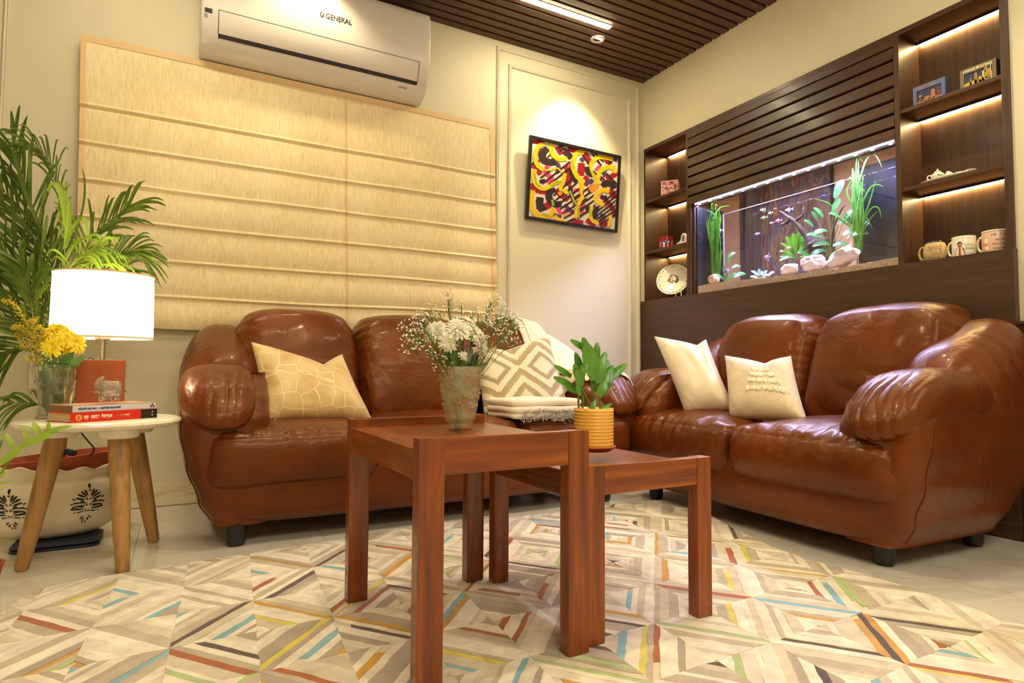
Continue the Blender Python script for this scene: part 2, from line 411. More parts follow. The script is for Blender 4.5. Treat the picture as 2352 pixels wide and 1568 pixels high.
def cubesphere(N):
    vs = []; fs = []; idx = {}
    def vid(p):
        k = tuple(round(c*1e5) for c in p)
        if k not in idx: idx[k] = len(vs); vs.append(p)
        return idx[k]
    for ax in range(3):
        for sg in (-1, 1):
            for i in range(N):
                for j in range(N):
                    q = []
                    for (a, b) in ((i, j), (i+1, j), (i+1, j+1), (i, j+1)):
                        p = [0, 0, 0]; p[ax] = sg
                        # finer spacing near edges
                        p[(ax+1) % 3] = math.tan((2*a/N-1)*pi/4); p[(ax+2) % 3] = math.tan((2*b/N-1)*pi/4)
                        q.append(vid(tuple(p)))
                    fs.append(tuple(q) if sg > 0 else tuple(reversed(q)))
    return vs, fs
_CS = {}
def puff(name, half, centre, n, deform, wrinkle, mat, parent, N=40):
    """soft upholstered form: a rounded box (superellipsoid of power n), bent by deform, creased by wrinkle"""
    if N not in _CS: _CS[N] = cubesphere(N)
    vs, fs = _CS[N]; nx, ny, nz = n if isinstance(n, tuple) else (n, n, n)
    out = []; abc = []
    for p in vs:
        nn = (nx+ny+nz)/3
        k = (abs(p[0])**nx+abs(p[1])**ny+abs(p[2])**nz)**(1/nn)
        a, b, c = p[0]/k, p[1]/k, p[2]/k
        abc.append((a, b, c))
        q = Vector((centre[0]+a*half[0], centre[1]+b*half[1], centre[2]+c*half[2]))
        out.append(deform(a, b, c, q) if deform else q)
    o = raw(name, out, fs, mat, parent, True)
    if wrinkle:
        me = o.data; ns = [v.normal.copy() for v in me.vertices]
        for v, nr, q in zip(me.vertices, ns, abc): v.co += nr*wrinkle(q[0], q[1], q[2], v.co)
        me.update()
    return o
# ------------------------------------------------------------------ the room
XL, YF = -4.6, -5.2           # far left wall, wall behind the photographer
g = G().box(XL, 0, 0, 0.12, 0, 2.66); struct('wall_back', g, 'wall_paint')
# right wall with the opening for the display cabinet
CY0, CY1, CZ0, CZ1 = -2.088, -0.022, 1.0, 2.112
g = G(); g.box(0, 0.12, CY1, 0.0, 0, 2.66); g.box(0, 0.12, CY0, CY1, CZ1, 2.66); g.box(0, 0.12, YF, CY0, 0, 2.66); g.box(0, 0.12, CY0, CY1, 0, CZ0)
struct('wall_right', g, 'wall_paint')
struct('wall_left', G().box(XL-0.12, XL, YF, 0.12, 0, 2.66), 'wall_paint')
struct('wall_front', G().box(XL, 0.12, YF-0.12, YF, 0, 2.66), 'wall_paint')
# floor: polished tiles on a bed
floor = struct('floor', G().box(XL, 0.12, YF, 0.12, -0.05, -0.003), 'grout')
TS = 0.5935; xs0 = -0.48; ys0 = -0.12
tile_me = None
g = G().box(-TS/2+0.0012, TS/2-0.0012, -TS/2+0.0012, TS/2-0.0012, -0.01, 0.0, 0.0007)
i0 = -8
for i in range(-7, 2):
    for j in range(-9, 2):
        cx = xs0-TS/2+i*TS; cy = ys0-TS/2+j*TS
        x0 = max(cx-TS/2, XL); x1 = min(cx+TS/2, 0.0); y0 = max(cy-TS/2, YF); y1 = min(cy+TS/2, 0.0)
        if x1-x0 < 0.02 or y1-y0 < 0.02: continue
        g = G().box(x0+.0012, x1-.0012, y0+.0012, y1-.0012, -0.01, 0.0)
        g.build('tile', 'floor_tile', floor)
# skirting tiles
sk = struct('baseboard_back', G().box(XL, 0, -0.009, 0, 0.002, 0.096), 'marble_skirting')
for k in range(8):
    x1 = -0.0-k*TS; x0 = max(x1-TS, XL)
    G().box(x0+.001, x1-.001, -0.014, -0.002, 0.002, 0.098, 0.002).build('tile', 'marble_skirting', sk)
# wall panel mouldings
def molding(name, x0, x1, z0, z1, w=0.02):
    root = None; pr = [(0, 0), (0, .007), (w*.25, .012), (w*.5, .009), (w*.75, .012), (w, .007), (w, 0)]
    g = G(); rings = []
    for (cx, cz, sx, sz) in ((x0, z0, 1, 1), (x1, z0, -1, 1), (x1, z1, -1, -1), (x0, z1, 1, -1)):
        rings.append([(cx+sx*d, -h, cz+sz*d) for d, h in pr])
    vs = [p for r in rings for p in r]; k = len(pr); fs = []
    for a in range(4):
        b = (a+1) % 4
        for i in range(k-1): fs.append((a*k+i, b*k+i, b*k+i+1, a*k+i+1))
    g.add(vs, fs); return struct(name, g, 'molding_paint')
molding('trim_1', -1.126, -0.042, 0.285, 2.545)
molding('trim_2', -1.045, -0.115, 0.355, 2.455)
molding('trim_3', XL+0.25, -3.395, 0.285, 2.545)
molding('trim_4', XL+0.33, -3.475, 0.355, 2.455)
# ceiling: dark slats along x hung below a dark board
ceil = struct('ceiling', G().box(XL, 0.12, YF, 0.12, 2.612, 2.70), 'ceiling_gap')
g = G().box(XL, 0, -0.023, 0.023, CEIL, CEIL+0.03); me = None
k = 0
y = -0.026
while y > YF+0.05:
    if me is None:
        first = g.build('slat', 'ceiling_wood', ceil); first.location = (0, y, 0); me = first.data
    else:
        link('slat', me, ceil, (0, y, 0))
    y -= 0.0636; k += 1
# next room, seen through the aquarium
struct('wall_back_next_room', G().box(0.24, 3.4, 1.9, 2.0, 0, 2.7), 'back_wall_paint')
struct('wall_right_next_room', G().box(2.6, 2.7, -2.6, 1.9, 0, 2.7), 'back_wall_paint')
struct('wall_front_next_room', G().box(0.3, 2.6, -2.7, -2.6, 0, 2.7), 'back_wall_paint')
struct('ceiling_next_room', G().box(0.12, 3.4, -2.7, 2.0, 2.66, 2.72), 'back_wall_paint')
struct('floor_next_room', G().box(0.12, 3.4, -2.7, 2.0, -0.06, -0.01), 'floor_tile')
struct('wall_left_next_room', G().box(0.12, 0.30, 0.12, 1.9, 0, 2.66), 'back_wall_paint')

# ------------------------------------------------------------------ ceiling lights
t_ = thing('strip_light', 'long thin glowing strip light set in the dark slatted ceiling', 'ceiling light', (-0.915, -0.443, CEIL))
G().box(-.295, .295, -.02, .02, -0.004, 0.018, .003).build('housing', 'ac_white', t_)
G().box(-.29, .29, -.0145, .0145, -0.009, -0.003, .003).build('diffuser', 'led_warm', t_)
for (x, y) in [(-0.9, -2.1), (-2.6, -2.1), (-2.9, -0.75)]:
    t_ = thing('strip_light', {-0.9: 'ceiling strip light out of the frame above the two-seat sofa', -2.6: 'ceiling strip light out of the frame above the rug', -2.9: 'ceiling strip light out of the frame above the palm'}[x], 'ceiling light', (x, y, CEIL))
    G().box(-.295, .295, -.02, .02, -0.004, 0.018, .003).build('housing', 'ac_white', t_)
    G().box(-.29, .29, -.0145, .0145, -0.009, -0.003, .003).build('diffuser', 'led_warm', t_)
for i, (x, y) in enumerate([(-0.608, -0.306), (-2.22, -0.40), (-2.05, -1.75), (-0.608, -1.75)]):
    t_ = thing('downlight', ['round white recessed downlight glowing beside the ceiling strip, above the painting'][0] if i == 0 else ['', 'recessed downlight out of the frame above the air conditioner', 'recessed downlight out of the frame above the wooden tables', 'recessed downlight out of the frame above the two-seat sofa'][i], 'ceiling light', (x, y, CEIL))
    G().lathe([(.026, .004), (.028, -.003), (.040, -.005), (.043, 0), (.043, .02), (.026, .02), (.026, .004)], 32).build('trim_ring', 'ac_white', t_, True)
    G().lathe([(0.0, .001), (.0262, .001), (.0262, .006)], 24).build('lens', 'downlight_glow', t_, True)

# ------------------------------------------------------------------ roman blind
bl = thing('roman_blind', 'wide gold and cream roman blind with horizontal folds hanging over the window', 'blind', (-2.15, 0, 0.79))
F = [1.735, 1.572, 1.41, 1.25, 1.09, 0.93]
def blind_pt(u, v):
    z = 2.04-v*(2.04-0.79)
    xl = -3.145+0.02*v; xr = -1.168+0.034*v
    if v > 0.8: xr -= 0.02*(v-0.8)
    x = xl+(xr-xl)*u
    # panel bow and stitched fold ridges
    edges = [2.04]+F+[0.79]
    y = -0.052
    for a, b in zip(edges, edges[1:]):
        if b <= z <= a:
            s_ = (a-z)/(a-b); low = 0.010+0.022*max(0, (1.41-b))
            y -= low*.75*sin(pi*s_)**1.0*(0.35+0.65*s_)
    zs = z-0.004*noise.noise(Vector((x*2.1, z*3, 1)))
    for f in F:
        d = (zs-f); depthk = 0.010+0.004*(1.735-f)
        y -= depthk*.9*exp(-((d-0.003)/0.0045)**2)
        y += 0.006*exp(-((d+0.007)/0.0045)**2)
    y -= 0.006*noise.noise(Vector((x*1.6, z*2.2, 3)))+0.0022*noise.noise(Vector((x*6, z*7, 8)))
    z += 0.004*sin(x*3.1)*v
    return (x+2.15, y, z-0.79)
def zmap(v):
    return v
g = G(); g.grid(lambda u, v: blind_pt(u, v), 90, 300)
o = g.build('blind_fabric', 'blind_fabric', bl, True)
sm = o.modifiers.new('thick', 'SOLIDIFY'); sm.thickness = 0.003; sm.offset = 1
g = G().grid(lambda u, v: tuple(Vector(blind_pt(0.565+u*0.006, v))+Vector((0, -.0022, 0))), 2, 300); g.build('centre_seam', 'blind_hem', bl, True)
for (a, w) in ((0.0, .010), (0.985, .015)):
    G().grid(lambda u, v: tuple(Vector(blind_pt(a+u*w, v))+Vector((0, -.0018, 0))), 2, 300).build('side_hem', 'blind_hem', bl, True)
G().grid(lambda u, v: tuple(Vector(blind_pt(u, v*.024))+Vector((0, -.0025, 0))), 60, 6).build('top_hem', 'blind_hem', bl, True)
G().box(-0.99, 0.975, -0.045, -0.004, 1.19, 1.245, .004).build('headrail', 'ac_white', bl)
pts = catmull([(0.975, -.03, 1.2), (0.985, -.03, 0.6), (0.992, -.035, .33), (1.022, -.05, .2), (1.028, -.05, .02), (1.024, -.05, -.1)], 8)
G().tube(pts, .0018, 6).build('pull_cord', 'cord_white', bl, True)

# ------------------------------------------------------------------ air conditioner
ac = thing('air_conditioner', 'white split air conditioner high on the wall above the blind', 'air conditioner', (-2.16, 0, 2.05))
AX0, AX1 = -0.535, 0.535
prof = [(-0.004, 0.0), (-0.06, -0.003), (-0.125, 0.012), (-0.175, 0.055), (-0.205, 0.115), (-0.222, 0.19), (-0.228, 0.27), (-0.226, 0.37), (-0.218, 0.41), (-0.19, 0.425), (-0.004, 0.425)]
prof = [(p.x, p.y) for p in catmull([(a, b, 0) for a, b in prof], 4)]
g = G(); NX = 24
def acx(i):
    u = i/NX; return AX0+(AX1-AX0)*u
vs = []; k = len(prof)
for i in range(NX+1):
    e = min(i, NX-i); ins = [0.010, 0.003, 0][e] if e < 3 else 0
    x = [AX0, AX0+.004, AX0+.012][i] if i < 3 else ([AX1, AX1-.004, AX1-.012][NX-i] if NX-i < 3 else AX0+.012+(AX1-AX0-.024)*(i-2)/(NX-4))
    for (y, z) in prof: vs.append((x, y*(1-ins*4)+0, .21+(z-.21)*(1-ins*2)))
fs = [(i*k+j, i*k+j+1, (i+1)*k+j+1, (i+1)*k+j) for i in range(NX) for j in range(k-1)]
fs += [tuple(range(k-1, -1, -1)), tuple(NX*k+j for j in range(k))]
g.add(vs, fs); g.build('casing', 'ac_white', ac, True, sharp=40)
def ac_surf(z, off=0.0):
    """y of the casing front at height z above the unit base"""
    best = None
    for (y0, z0), (y1, z1) in zip(prof, prof[1:]):
        if min(z0, z1) <= z <= max(z0, z1) and abs(z1-z0) > 1e-6:
            yy = y0+(y1-y0)*(z-z0)/(z1-z0)
            if best is None or yy < best: best = yy
    return (best if best is not None else -0.2)-off
def ac_strip(x0, x1, z0, z1, off, name, mat, n=12, th=None):
    G().grid(lambda u, v: (x0+(x1-x0)*u, ac_surf(z0+(z1-z0)*v, off), z0+(z1-z0)*v), 2, n).build(name, mat, ac, True)
fx0, fx1 = -0.465, 0.475
ac_strip(fx0, fx1, 0.066, 0.158, 0.0015, 'flap', 'ac_white')
for (a, b, c, d_) in ((fx0-.002, fx1+.002, .158, .1605), (fx0-.002, fx0+.001, .066, .16), (fx1-.001, fx1+.002, .055, .16)):
    ac_strip(a, b, c, d_, 0.002, 'flap_gap', 'ac_dark')
ac_strip(fx0, fx1, 0.052, 0.068, 0.0022, 'outlet_slot', 'ac_dark')
ac_strip(-0.522, -0.492, 0.138, 0.156, 0.002, 'display_window', 'ac_dark')
ac_strip(-0.524, -0.510, 0.118, 0.132, 0.002, 'sensor_window', 'ac_grey')
# logo: round badge and lettering
zc = 0.262
lm = frame_matrix((-0.005, ac_surf(zc, .0012), zc-.012), (1, 0, 0), (0, 0, 1))
text_mesh('GENERAL', 0.034, 'print_dark', lm, ac, bold=0.0006, width=0.125)
g = G(); c = Vector((-0.022, ac_surf(zc, .0012), zc)); n = 20
g.add([c+Vector((cos(2*pi*i/n)*.0105, 0, sin(2*pi*i/n)*.0135)) for i in range(n)], [tuple(range(n))]); g.build('badge', 'print_dark', ac)
g = G(); c = c+Vector((0, -.0008, 0)); g.add([c+Vector(p) for p in ((.000, 0, .011), (.005, 0, .010), (.002, 0, .002), (.005, 0, .002), (-.003, 0, -.011), (-.002, 0, -.002), (-.005, 0, -.002))], [(0, 1, 2, 3, 4, 5, 6)]); g.build('badge_mark', 'ac_white', ac)
text_mesh('INVERTER', 0.010, 'print_dark', frame_matrix((.385, ac_surf(.03, .002), .030), (1, 0, 0), (0, -.6, .8)), ac)
G().box(0.405, 0.425, -.15, -.05, 0.425, 0.452, .003).build('mounting_clip', 'ac_white', ac)

# ------------------------------------------------------------------ wall socket plate behind the side table
sp = thing('wall_socket', 'cream switch and socket plate on the wall behind the glass flower vase', 'socket', (-3.14, -0.006, 0.6))
def on(px, py, y): return at(px, py, y=y)
a, b = on(62, 828, -.006), on(212, 850, -.006)
zc_ = 0.585
G().box(-.14, .145, -.008, .004, -.075, .055, .004).build('plate', 'switch_plate', sp)
for k in range(3): G().box(-.12+k*.055, -.072+k*.055, -.012, -.006, -.05, .03, .003).build('rocker', 'white_porcelain', sp)
for (dx, dz) in ((.09, .018), (.078, -.012), (.102, -.012)):
    G().lathe([(0, 0), (.006, 0), (.006, .003)], 12, (dx, -.0085, dz), Matrix.Rotation(pi/2, 3, 'X')).build('socket_hole', 'black_plastic', sp)
pl = thing('power_plug', 'black plug in the wall socket behind the flower vase with its cable', 'plug', (-3.06, -.03, .575))
G().box(-.018, .018, -.04, .016, -.014, .014, .006).build('plug_body', 'cord_black', pl, True)
# ------------------------------------------------------------------ built-in display cabinet in the right wall
cab = thing('display_cabinet', 'dark brown built-in display cabinet with lit niches and slatted front around the aquarium', 'cabinet', (0, -1.05, 0))
OFF = -Vector(cab.location)
XF = -0.014
def cb(name, mat, boxes, b=0.0015, parent=None):
    g = G()
    for q in boxes: g.box(*q, b)
    return g.build(name, mat, cab if parent is None else parent, loc=OFF if parent is None else None)
YL0, YL1, YS0, YS1, YR0, YR1 = -0.036, -0.412, -0.428, -1.667, -1.690, -2.062
cb('top_rail', 'cabinet_wood_y', [(XF, 0.2, -2.088, -0.022, 2.088, 2.110)])
cb('slat_rail', 'cabinet_wood_y', [(XF, 0.02, YS1, YS0, 2.050, 2.088)])
for (a, b) in ((-0.022, YL0), (YL1, YS0), (YS1, YR0), (YR1, -2.088)):
    cb('upright', 'cabinet_wood_z', [(XF, 0.2, b, a, 1.075, 2.088)])
cb('back_panel', 'cabinet_wood_z', [(0.185, 0.20, YL1, YL0, 1.075, 2.088)], 0)
cb('back_panel', 'cabinet_wood_z', [(0.145, 0.16, YR1, YR0, 1.075, 2.088)], 0)
for (a, b, d) in ((YL0, YL1, 0.185), (YR0, YR1, 0.145)):
    for (z0, z1) in ((1.737, 1.754), (1.393, 1.410)):
        cb('shelf', 'cabinet_wood_y', [(XF+.003, d, b, a, z0, z1)])
    cb('niche_floor', 'cabinet_wood_y', [(XF+.003, d, b, a, 1.060, 1.0765)])
    for z1 in (2.088, 1.737, 1.393):
        cb('led_channel', 'black_frame', [(d-.014, d-.001, b+.002, a-.002, z1-.0068, z1-.0005), (d-.0155, d-.014, b+.002, a-.002, z1-.0088, z1-.0005)], 0)
        cb('led_strip', 'led_niche', [(d-.013, d-.002, b+.003, (a-.02 if d > .16 else a-.003), z1-.0082, z1-.0072)], 0)
# slatted front
for k in range(7):
    z1 = 2.047-k*0.0605; h = 0.0535
    g = G(); pr = [(XF+.004, z1-h), (XF-.003, z1-h+.003), (XF+.0005, z1-.004), (XF+.007, z1), (XF+.022, z1), (XF+.022, z1-h)]
    g.prism(pr, lambda p: (p[0], YS1+.001, p[1]), lambda p: (p[0], YS0-.001, p[1]))
    g.build('slat', 'cabinet_wood_y', cab, loc=OFF)
cb('slat_backing', 'ceiling_gap', [(0.008, 0.03, YS1, YS0, 1.63, 2.05)], 0)
# frame round the tank
cb('tank_frame', 'cabinet_wood_z', [(XF+.002, .03, -0.452, YS0, 1.06, 1.636), (XF+.012, .03, -0.470, -0.452, 1.072, 1.63)])
cb('tank_frame', 'cabinet_wood_y', [(XF+.002, .03, YS1, YS0, 1.052, 1.066), (XF+.008, .03, YS1, -0.452, 1.066, 1.074)])
cb('tank_shelf', 'cabinet_wood_y', [(0.03, 0.26, YS1, YS0, 1.04, 1.066)])
cb('tank_hood', 'ceiling_gap', [(0.03, 0.26, YS1, YS0, 1.70, 1.72)], 0)
cb('lower_panel', 'cabinet_wood_y', [(-0.034, -0.001, -2.092, -0.010, 0.004, 1.077)])
lp = thing('low_cabinet', 'low dark brown cabinet front against the right wall beyond the two-seat sofa', 'cabinet', (0, -2.7, 0))
G().box(-.034, -.001, -3.4, -2.094, 0.003, 0.79, .002).build('front_panel', 'cabinet_wood_y', lp, loc=-lp.location)
G().box(-.045, -.001, -3.4, -2.094, 0.79, 0.803, .002).build('top_edge', 'cabinet_wood_y', lp, loc=-lp.location)

# ------------------------------------------------------------------ aquarium
TY0, TY1, TZ0, TZ1, TX0, TX1 = -0.472, -1.664, 1.068, 1.640, 0.004, 0.240
aq = thing('aquarium', 'long glass aquarium built into the dark cabinet and lit violet-white', 'aquarium', (0.12, -1.07, TZ0))
AO = -aq.location
G().box(TX0, TX0+.006, TY1, TY0, TZ0, TZ1-.025).build('front_glass', 'tank_glass', aq, loc=AO)
G().box(TX1-.006, TX1, TY1, TY0, TZ0, TZ1-.045).build('back_glass', 'tank_glass', aq, loc=AO)
G().box(TX0+.006, TX1-.006, TY0-.006, TY0, TZ0, TZ1-.025).build('side_glass', 'tank_black', aq, loc=AO)
G().box(TX0+.006, TX1-.006, TY1, TY1+.006, TZ0, TZ1-.025).build('side_glass', 'tank_black', aq, loc=AO)
G().box(TX0+.006, TX1-.006, TY1+.006, TY0-.006, TZ0, TZ0+.008).build('base_glass', 'tank_glass', aq, loc=AO)
G().box(TX1+.001, TX1+.006, TY1, -1.335, TZ0, TZ1).build('back_film', 'tank_black', aq, loc=AO)
G().box(TX1-.012, TX1-.006, -1.336, -1.330, TZ0, TZ1-.04).build('corner_seal', 'ac_grey', aq, loc=AO)
G().box(TX1-.010, TX1-.004, TY0-.012, TY0-.006, TZ0, TZ1-.04).build('corner_seal', 'ac_grey', aq, loc=AO)
G().box(TX1-.006, TX1, -1.33, TY0, TZ1-.045, TZ1-.041).build('rim', 'ac_grey', aq, loc=AO)
# light bar with separate diodes
lb = thing('aquarium_light', 'row of dazzling violet-white diodes along the top of the aquarium', 'lamp', (0.0, -1.07, 1.628))
g = G().box(-.010, .022, -.592, .590, -0.004, .010, .002); g.build('bar', 'ac_white', lb)
nd = 15
for k in range(nd):
    y = 0.56-k*1.13/(nd-1)
    G().lathe([(0, -.0085), (.006, -.007), (.008, -.003), (.008, 0)], 10, (-.002, y, -.001)).build('diode', 'led_tank', lb, True)
G().box(-.0125, -.0095, -.59, .588, -.004, .005).build('glow_strip', 'led_tank', lb)
light('aquarium_glow', 'AREA', (0.07, -1.07, 1.655), 19.0, (0.66, 0.66, 1.0), rot=(0, 0, 0), shape='RECTANGLE', size=0.03, size_y=1.12)

def sand_h(x, y):
    u = (y-TY0)/(TY1-TY0)
    return 1.126-0.016*u+0.012*sin(u*7.0+0.5)*0.6+0.10*x+0.004*noise.noise(Vector((x*30, y*14, 0)))
g = G(); nu, nv = 14, 90
g.grid(lambda u, v: (TX0+.007+u*(TX1-TX0-.014), TY0-.007+v*(TY1-TY0+.014), sand_h(u*.22, TY0+v*(TY1-TY0))+.0016*noise.noise(Vector((u*60, v*400, 5)))), nu, nv)
k = len(g.v); w = nv+1
top = [tuple(p) for p in g.v]
edge = [0*w+j for j in range(w)]
g.add([top[j] for j in range(w)]+[(top[j][0], top[j][1], TZ0+.009) for j in range(w)], [(j, j+1, w+j+1, w+j) for j in range(w-1)])
o = g.build('gravel', 'gravel', None, True); tag(o, 'speckled tan gravel bed along the bottom of the aquarium', 'gravel', kind='stuff')

def stone(px, py, x, w_, h_, label, mat, seed, d=None, tilt=0):
    p = at(px, py, x=x); g = G()
    bm = bmesh.new(); bmesh.ops.create_icosphere(bm, subdivisions=4, radius=1)
    R_ = Matrix.Rotation(tilt, 3, 'X')
    for v in bm.verts:
        q = v.co.copy(); k1 = noise.noise(q*1.1+Vector((seed, 0, 0)))*.32+noise.noise(q*2.6+Vector((0, seed, 0)))*.14+abs(noise.noise(Vector((q.x*3, q.y*3, q.z*9))+Vector((seed, seed, 0))))*-.10
        q = q*(1+k1)
        q = Vector((max(-.86, min(.86, q.x)), max(-.9, min(.9, q.y)), max(-.8, min(.85, q.z))))
        v.co = R_ @ Vector((q.x*(d or w_*.6), q.y*w_, q.z*h_))
    g.bm(bm); o = g.build('stone', mat, None, True, sharp=28); o.location = p
    tag(o, label, 'stone', 'stones in the aquarium'); return o
stone(1641, 640, 0.06, 0.040, 0.032, 'small tan stone at the left end of the aquarium under the tall grass', 'tan_stone', 1)
stone(1814, 617, 0.10, 0.052, 0.030, 'leftmost white stone of the aquarium, low and wide, beside the grey-leaved plant', 'pale_stone', 4)
stone(1868, 604, 0.09, 0.068, 0.044, 'white rounded stone in the middle of the aquarium in front of the driftwood', 'pale_stone', 9)
stone(1938, 590, 0.09, 0.082, 0.046, 'largest white striated stone sloping up at the right of the aquarium', 'pale_stone', 13, tilt=-.35)
stone(1955, 556, 0.15, 0.022, 0.048, 'pinkish upright stone behind the largest white stone in the aquarium', 'tan_stone', 17)
# driftwood
dw = G()
dw.tube(catmull([at(1868, 608, x=.16), at(1862, 575, x=.15), at(1852, 545, x=.14), at(1832, 515, x=.13), at(1808, 497, x=.12), at(1790, 484, x=.12)], 6), [.024, .023, .021, .019, .018, .017, .016, .016, .017, .017, .016, .015, .014, .014, .015, .015, .014, .014, .013, .012, .012, .011, .010, .009, .008, .007, .006, .005, .005, .004, .003], 10)
dw.tube(catmull([at(1825, 508, x=.13), at(1842, 495, x=.12), at(1845, 480, x=.12), at(1844, 473, x=.12)], 5), [.007]*6+[.005]*6+[.003]*4, 8)
dw.tube(catmull([at(1818, 500, x=.13), at(1805, 512, x=.13), at(1797, 516, x=.13)], 5), [.012]*5+[.01]*6, 8)
dw.ico(at(1880, 560, x=.17), .05, 3, (1, 1.2, .8), .5, 3)
dw.ico(at(1862, 585, x=.17), .04, 3, (1, 1.1, .8), .5, 5)
dw.tube([at(1900, 600, x=.16), at(1915, 520, x=.15), at(1932, 480, x=.15), at(1940, 470, x=.15)], [.006, .006, .005, .003], 7)
o = dw.build('driftwood', 'driftwood', None, True); tag(o, 'dark gnarled driftwood branch rising behind the white stones in the aquarium', 'driftwood')
for v in o.data.vertices: v.co += v.normal*0.004*noise.noise(v.co*60)

def blade(g, pts, w_, nrm=None, n=6, taper=True):
    """a leaf ribbon through pts with width w_ and a folded midrib"""
    P_ = catmull(pts, n); k = len(P_); vs = []; fs = []
    for i, p in enumerate(P_):
        t_ = (P_[min(i+1, k-1)]-P_[max(i-1, 0)]).normalized()
        nn = Vector(nrm) if nrm is not None else (p-CAM).normalized()
        s_ = t_.cross(nn); s_ = s_.normalized() if s_.length > 1e-5 else Vector((1, 0, 0))
        u = i/(k-1); ww = w_*((sin(pi*min(1, u*.9+.10))**.75) if taper == 'leaf' else (1-u**3))*0.5
        up = s_.cross(t_).normalized()
        vs += [p+s_*ww+up*ww*.25, p, p-s_*ww+up*ww*.25]
    for i in range(k-1): fs += [(3*i, 3*i+1, 3*i+4, 3*i+3), (3*i+1, 3*i+2, 3*i+5, 3*i+4)]
    g.add(vs, fs)
def water_grass(name, label, base, tops, n, w_, mat, spread, seed, x0, x1):
    r = random.Random(seed); root = thing(name, label, 'plant', at(*base, x=(x0+x1)/2)); L = -root.location
    for i in range(n):
        tx, ty = r.choice(tops); x = r.uniform(x0, x1)
        b = at(base[0]+r.uniform(-spread, spread), base[1]-3, x=x)
        tp = at(tx+r.uniform(-7, 7), ty+r.uniform(-10, 40), x=x+r.uniform(-.02, .02))
        mid = b.lerp(tp, .5)+Vector((r.uniform(-.012, .012), r.uniform(-.02, .02), 0))
        g = G(); blade(g, [b, mid, tp, tp+Vector((0, r.uniform(-.025, .025), -.012))], w_*r.uniform(.7, 1.2), nrm=(1, r.uniform(-.6, .6), 0))
        g.build('blade', mat, root, True, loc=L)
    return root
wg = water_grass('eelgrass', 'tall bright green grass plant at the left end of the aquarium', (1643, 650), [(1628, 480), (1640, 474), (1650, 500), (1636, 520), (1655, 540), (1646, 470)], 44, .007, 'water_grass', 11, 3, .06, .14)
wg2 = water_grass('eelgrass', 'tallest green grass plant reaching the surface at the right of the aquarium', (1972, 582), [(1968, 360), (1962, 400), (1975, 420), (1970, 450), (1978, 480)], 60, .0075, 'water_grass', 8, 5, .13, .20)
for pts in [[(1972, 420), (1990, 366), (2010, 356), (2026, 385)], [(1975, 520), (1995, 470), (2012, 410)], [(1978, 470), (1998, 432), (2015, 424), (2030, 430)],
            [(1978, 520), (2000, 480), (2018, 478), (2024, 505)], [(1975, 490), (1990, 500), (2006, 530)], [(1962, 480), (1945, 440), (1958, 410)], [(1955, 520), (1925, 500), (1905, 468), (1866, 455)],
            [(1975, 540), (1992, 510), (2020, 480)], [(1640, 500), (1652, 478), (1676, 472)], [(1648, 520), (1640, 492), (1616, 480)]]:
    rt = wg if pts[0][0] < 1700 else wg2
    g = G(); blade(g, [at(a, b, x=.15 if rt is wg2 else .09) for a, b in pts], .009, nrm=(1, .1, 0.1)); g.build('blade', 'water_grass', rt, True, loc=-rt.location)
def leafy(name, label, base, leaves, x, mat, w_, stem='stem_green'):
    root = thing(name, label, 'plant', at(*base, x=x)); L = -root.location; g = G(); r = random.Random(base[0])
    for (tx, ty, ln, ang) in leaves:
        dx = x+r.uniform(-.04, .04); b0 = at(*base, x=x); c = at(tx, ty, x=dx)
        sc = depth(c)/FPX
        e = c+(CR*cos(ang)+CU*sin(ang))*ln*sc
        g.tube([b0, b0.lerp(c, .55)+Vector((0, 0, .01)), c], .0012, 5, False)
        gl = G(); blade(gl, [c, c.lerp(e, .4)+CU*ln*sc*.10, c.lerp(e, .75)+CU*ln*sc*.08, e], ln*sc*w_, nrm=(-.8+r.uniform(-.3, .3), -.5, .5), taper='leaf')
        gl.build('leaf', mat, root, True, loc=L)
    g.build('stems', stem, root, True, loc=L); return root
r_ = random.Random(11)
lv = [(1868, 520, 26, 2.6), (1890, 498, 30, 2.4), (1900, 530, 36, 3.4), (1925, 515, 34, .4), (1905, 560, 40, 3.3), (1935, 540, 36, .3), (1912, 490, 38, 1.1), (1886, 545, 34, 3.0), (1940, 505, 30, .9), (1958, 540, 38, .1), (1946, 560, 34, 3.3), (1895, 575, 36, 3.5), (1920, 575, 34, -.3), (1918, 455, 46, 1.15), (1975, 535, 36, .9), (1878, 505, 24, 2.2), (1930, 500, 28, 2.8), (1955, 515, 30, 2.2), (1860, 588, 30, 2.9), (1890, 592, 30, 3.4)]
leafy('anubias', 'broad-leaved dark green water plant growing over the driftwood and the largest stone', (1905, 600), lv, .13, 'water_leaf', .36)
lv = [(1830+8*cos(a), 588-10*sin(a), 30+14*abs(sin(a)), a) for a in (0.1, .5, .9, 1.2, 1.5, 1.75, 2.1, 2.5, 2.9, 3.2, -.2, 3.4)]
leafy('water_fern', 'bright green spiky water fern behind the white stones in the aquarium', (1830, 602), lv, .14, 'water_grass', .26)
lv = [(1752+r_.uniform(-14, 14), 636+r_.uniform(-8, 5), 18, a) for a in (0.2, .6, 1.0, 1.5, 2.0, 2.6, 3.0, 3.3)]
leafy('grey_water_plant', 'low grey-green leafy plant on the gravel left of the white stones', (1758, 646), lv, .10, 'water_leaf_grey', .42)
lv = [(1672, 604, 22, 1.2), (1680, 615, 20, .2), (1668, 630, 20, 2.0), (1686, 636, 28, .25), (1664, 648, 20, 1.4), (1676, 644, 22, .9), (1660, 640, 16, 2.6), (1672, 590, 20, .5)]
leafy('water_sprig', 'small leafy green sprig beside the tan stone in the aquarium', (1670, 655), lv, .09, 'water_leaf', .42)

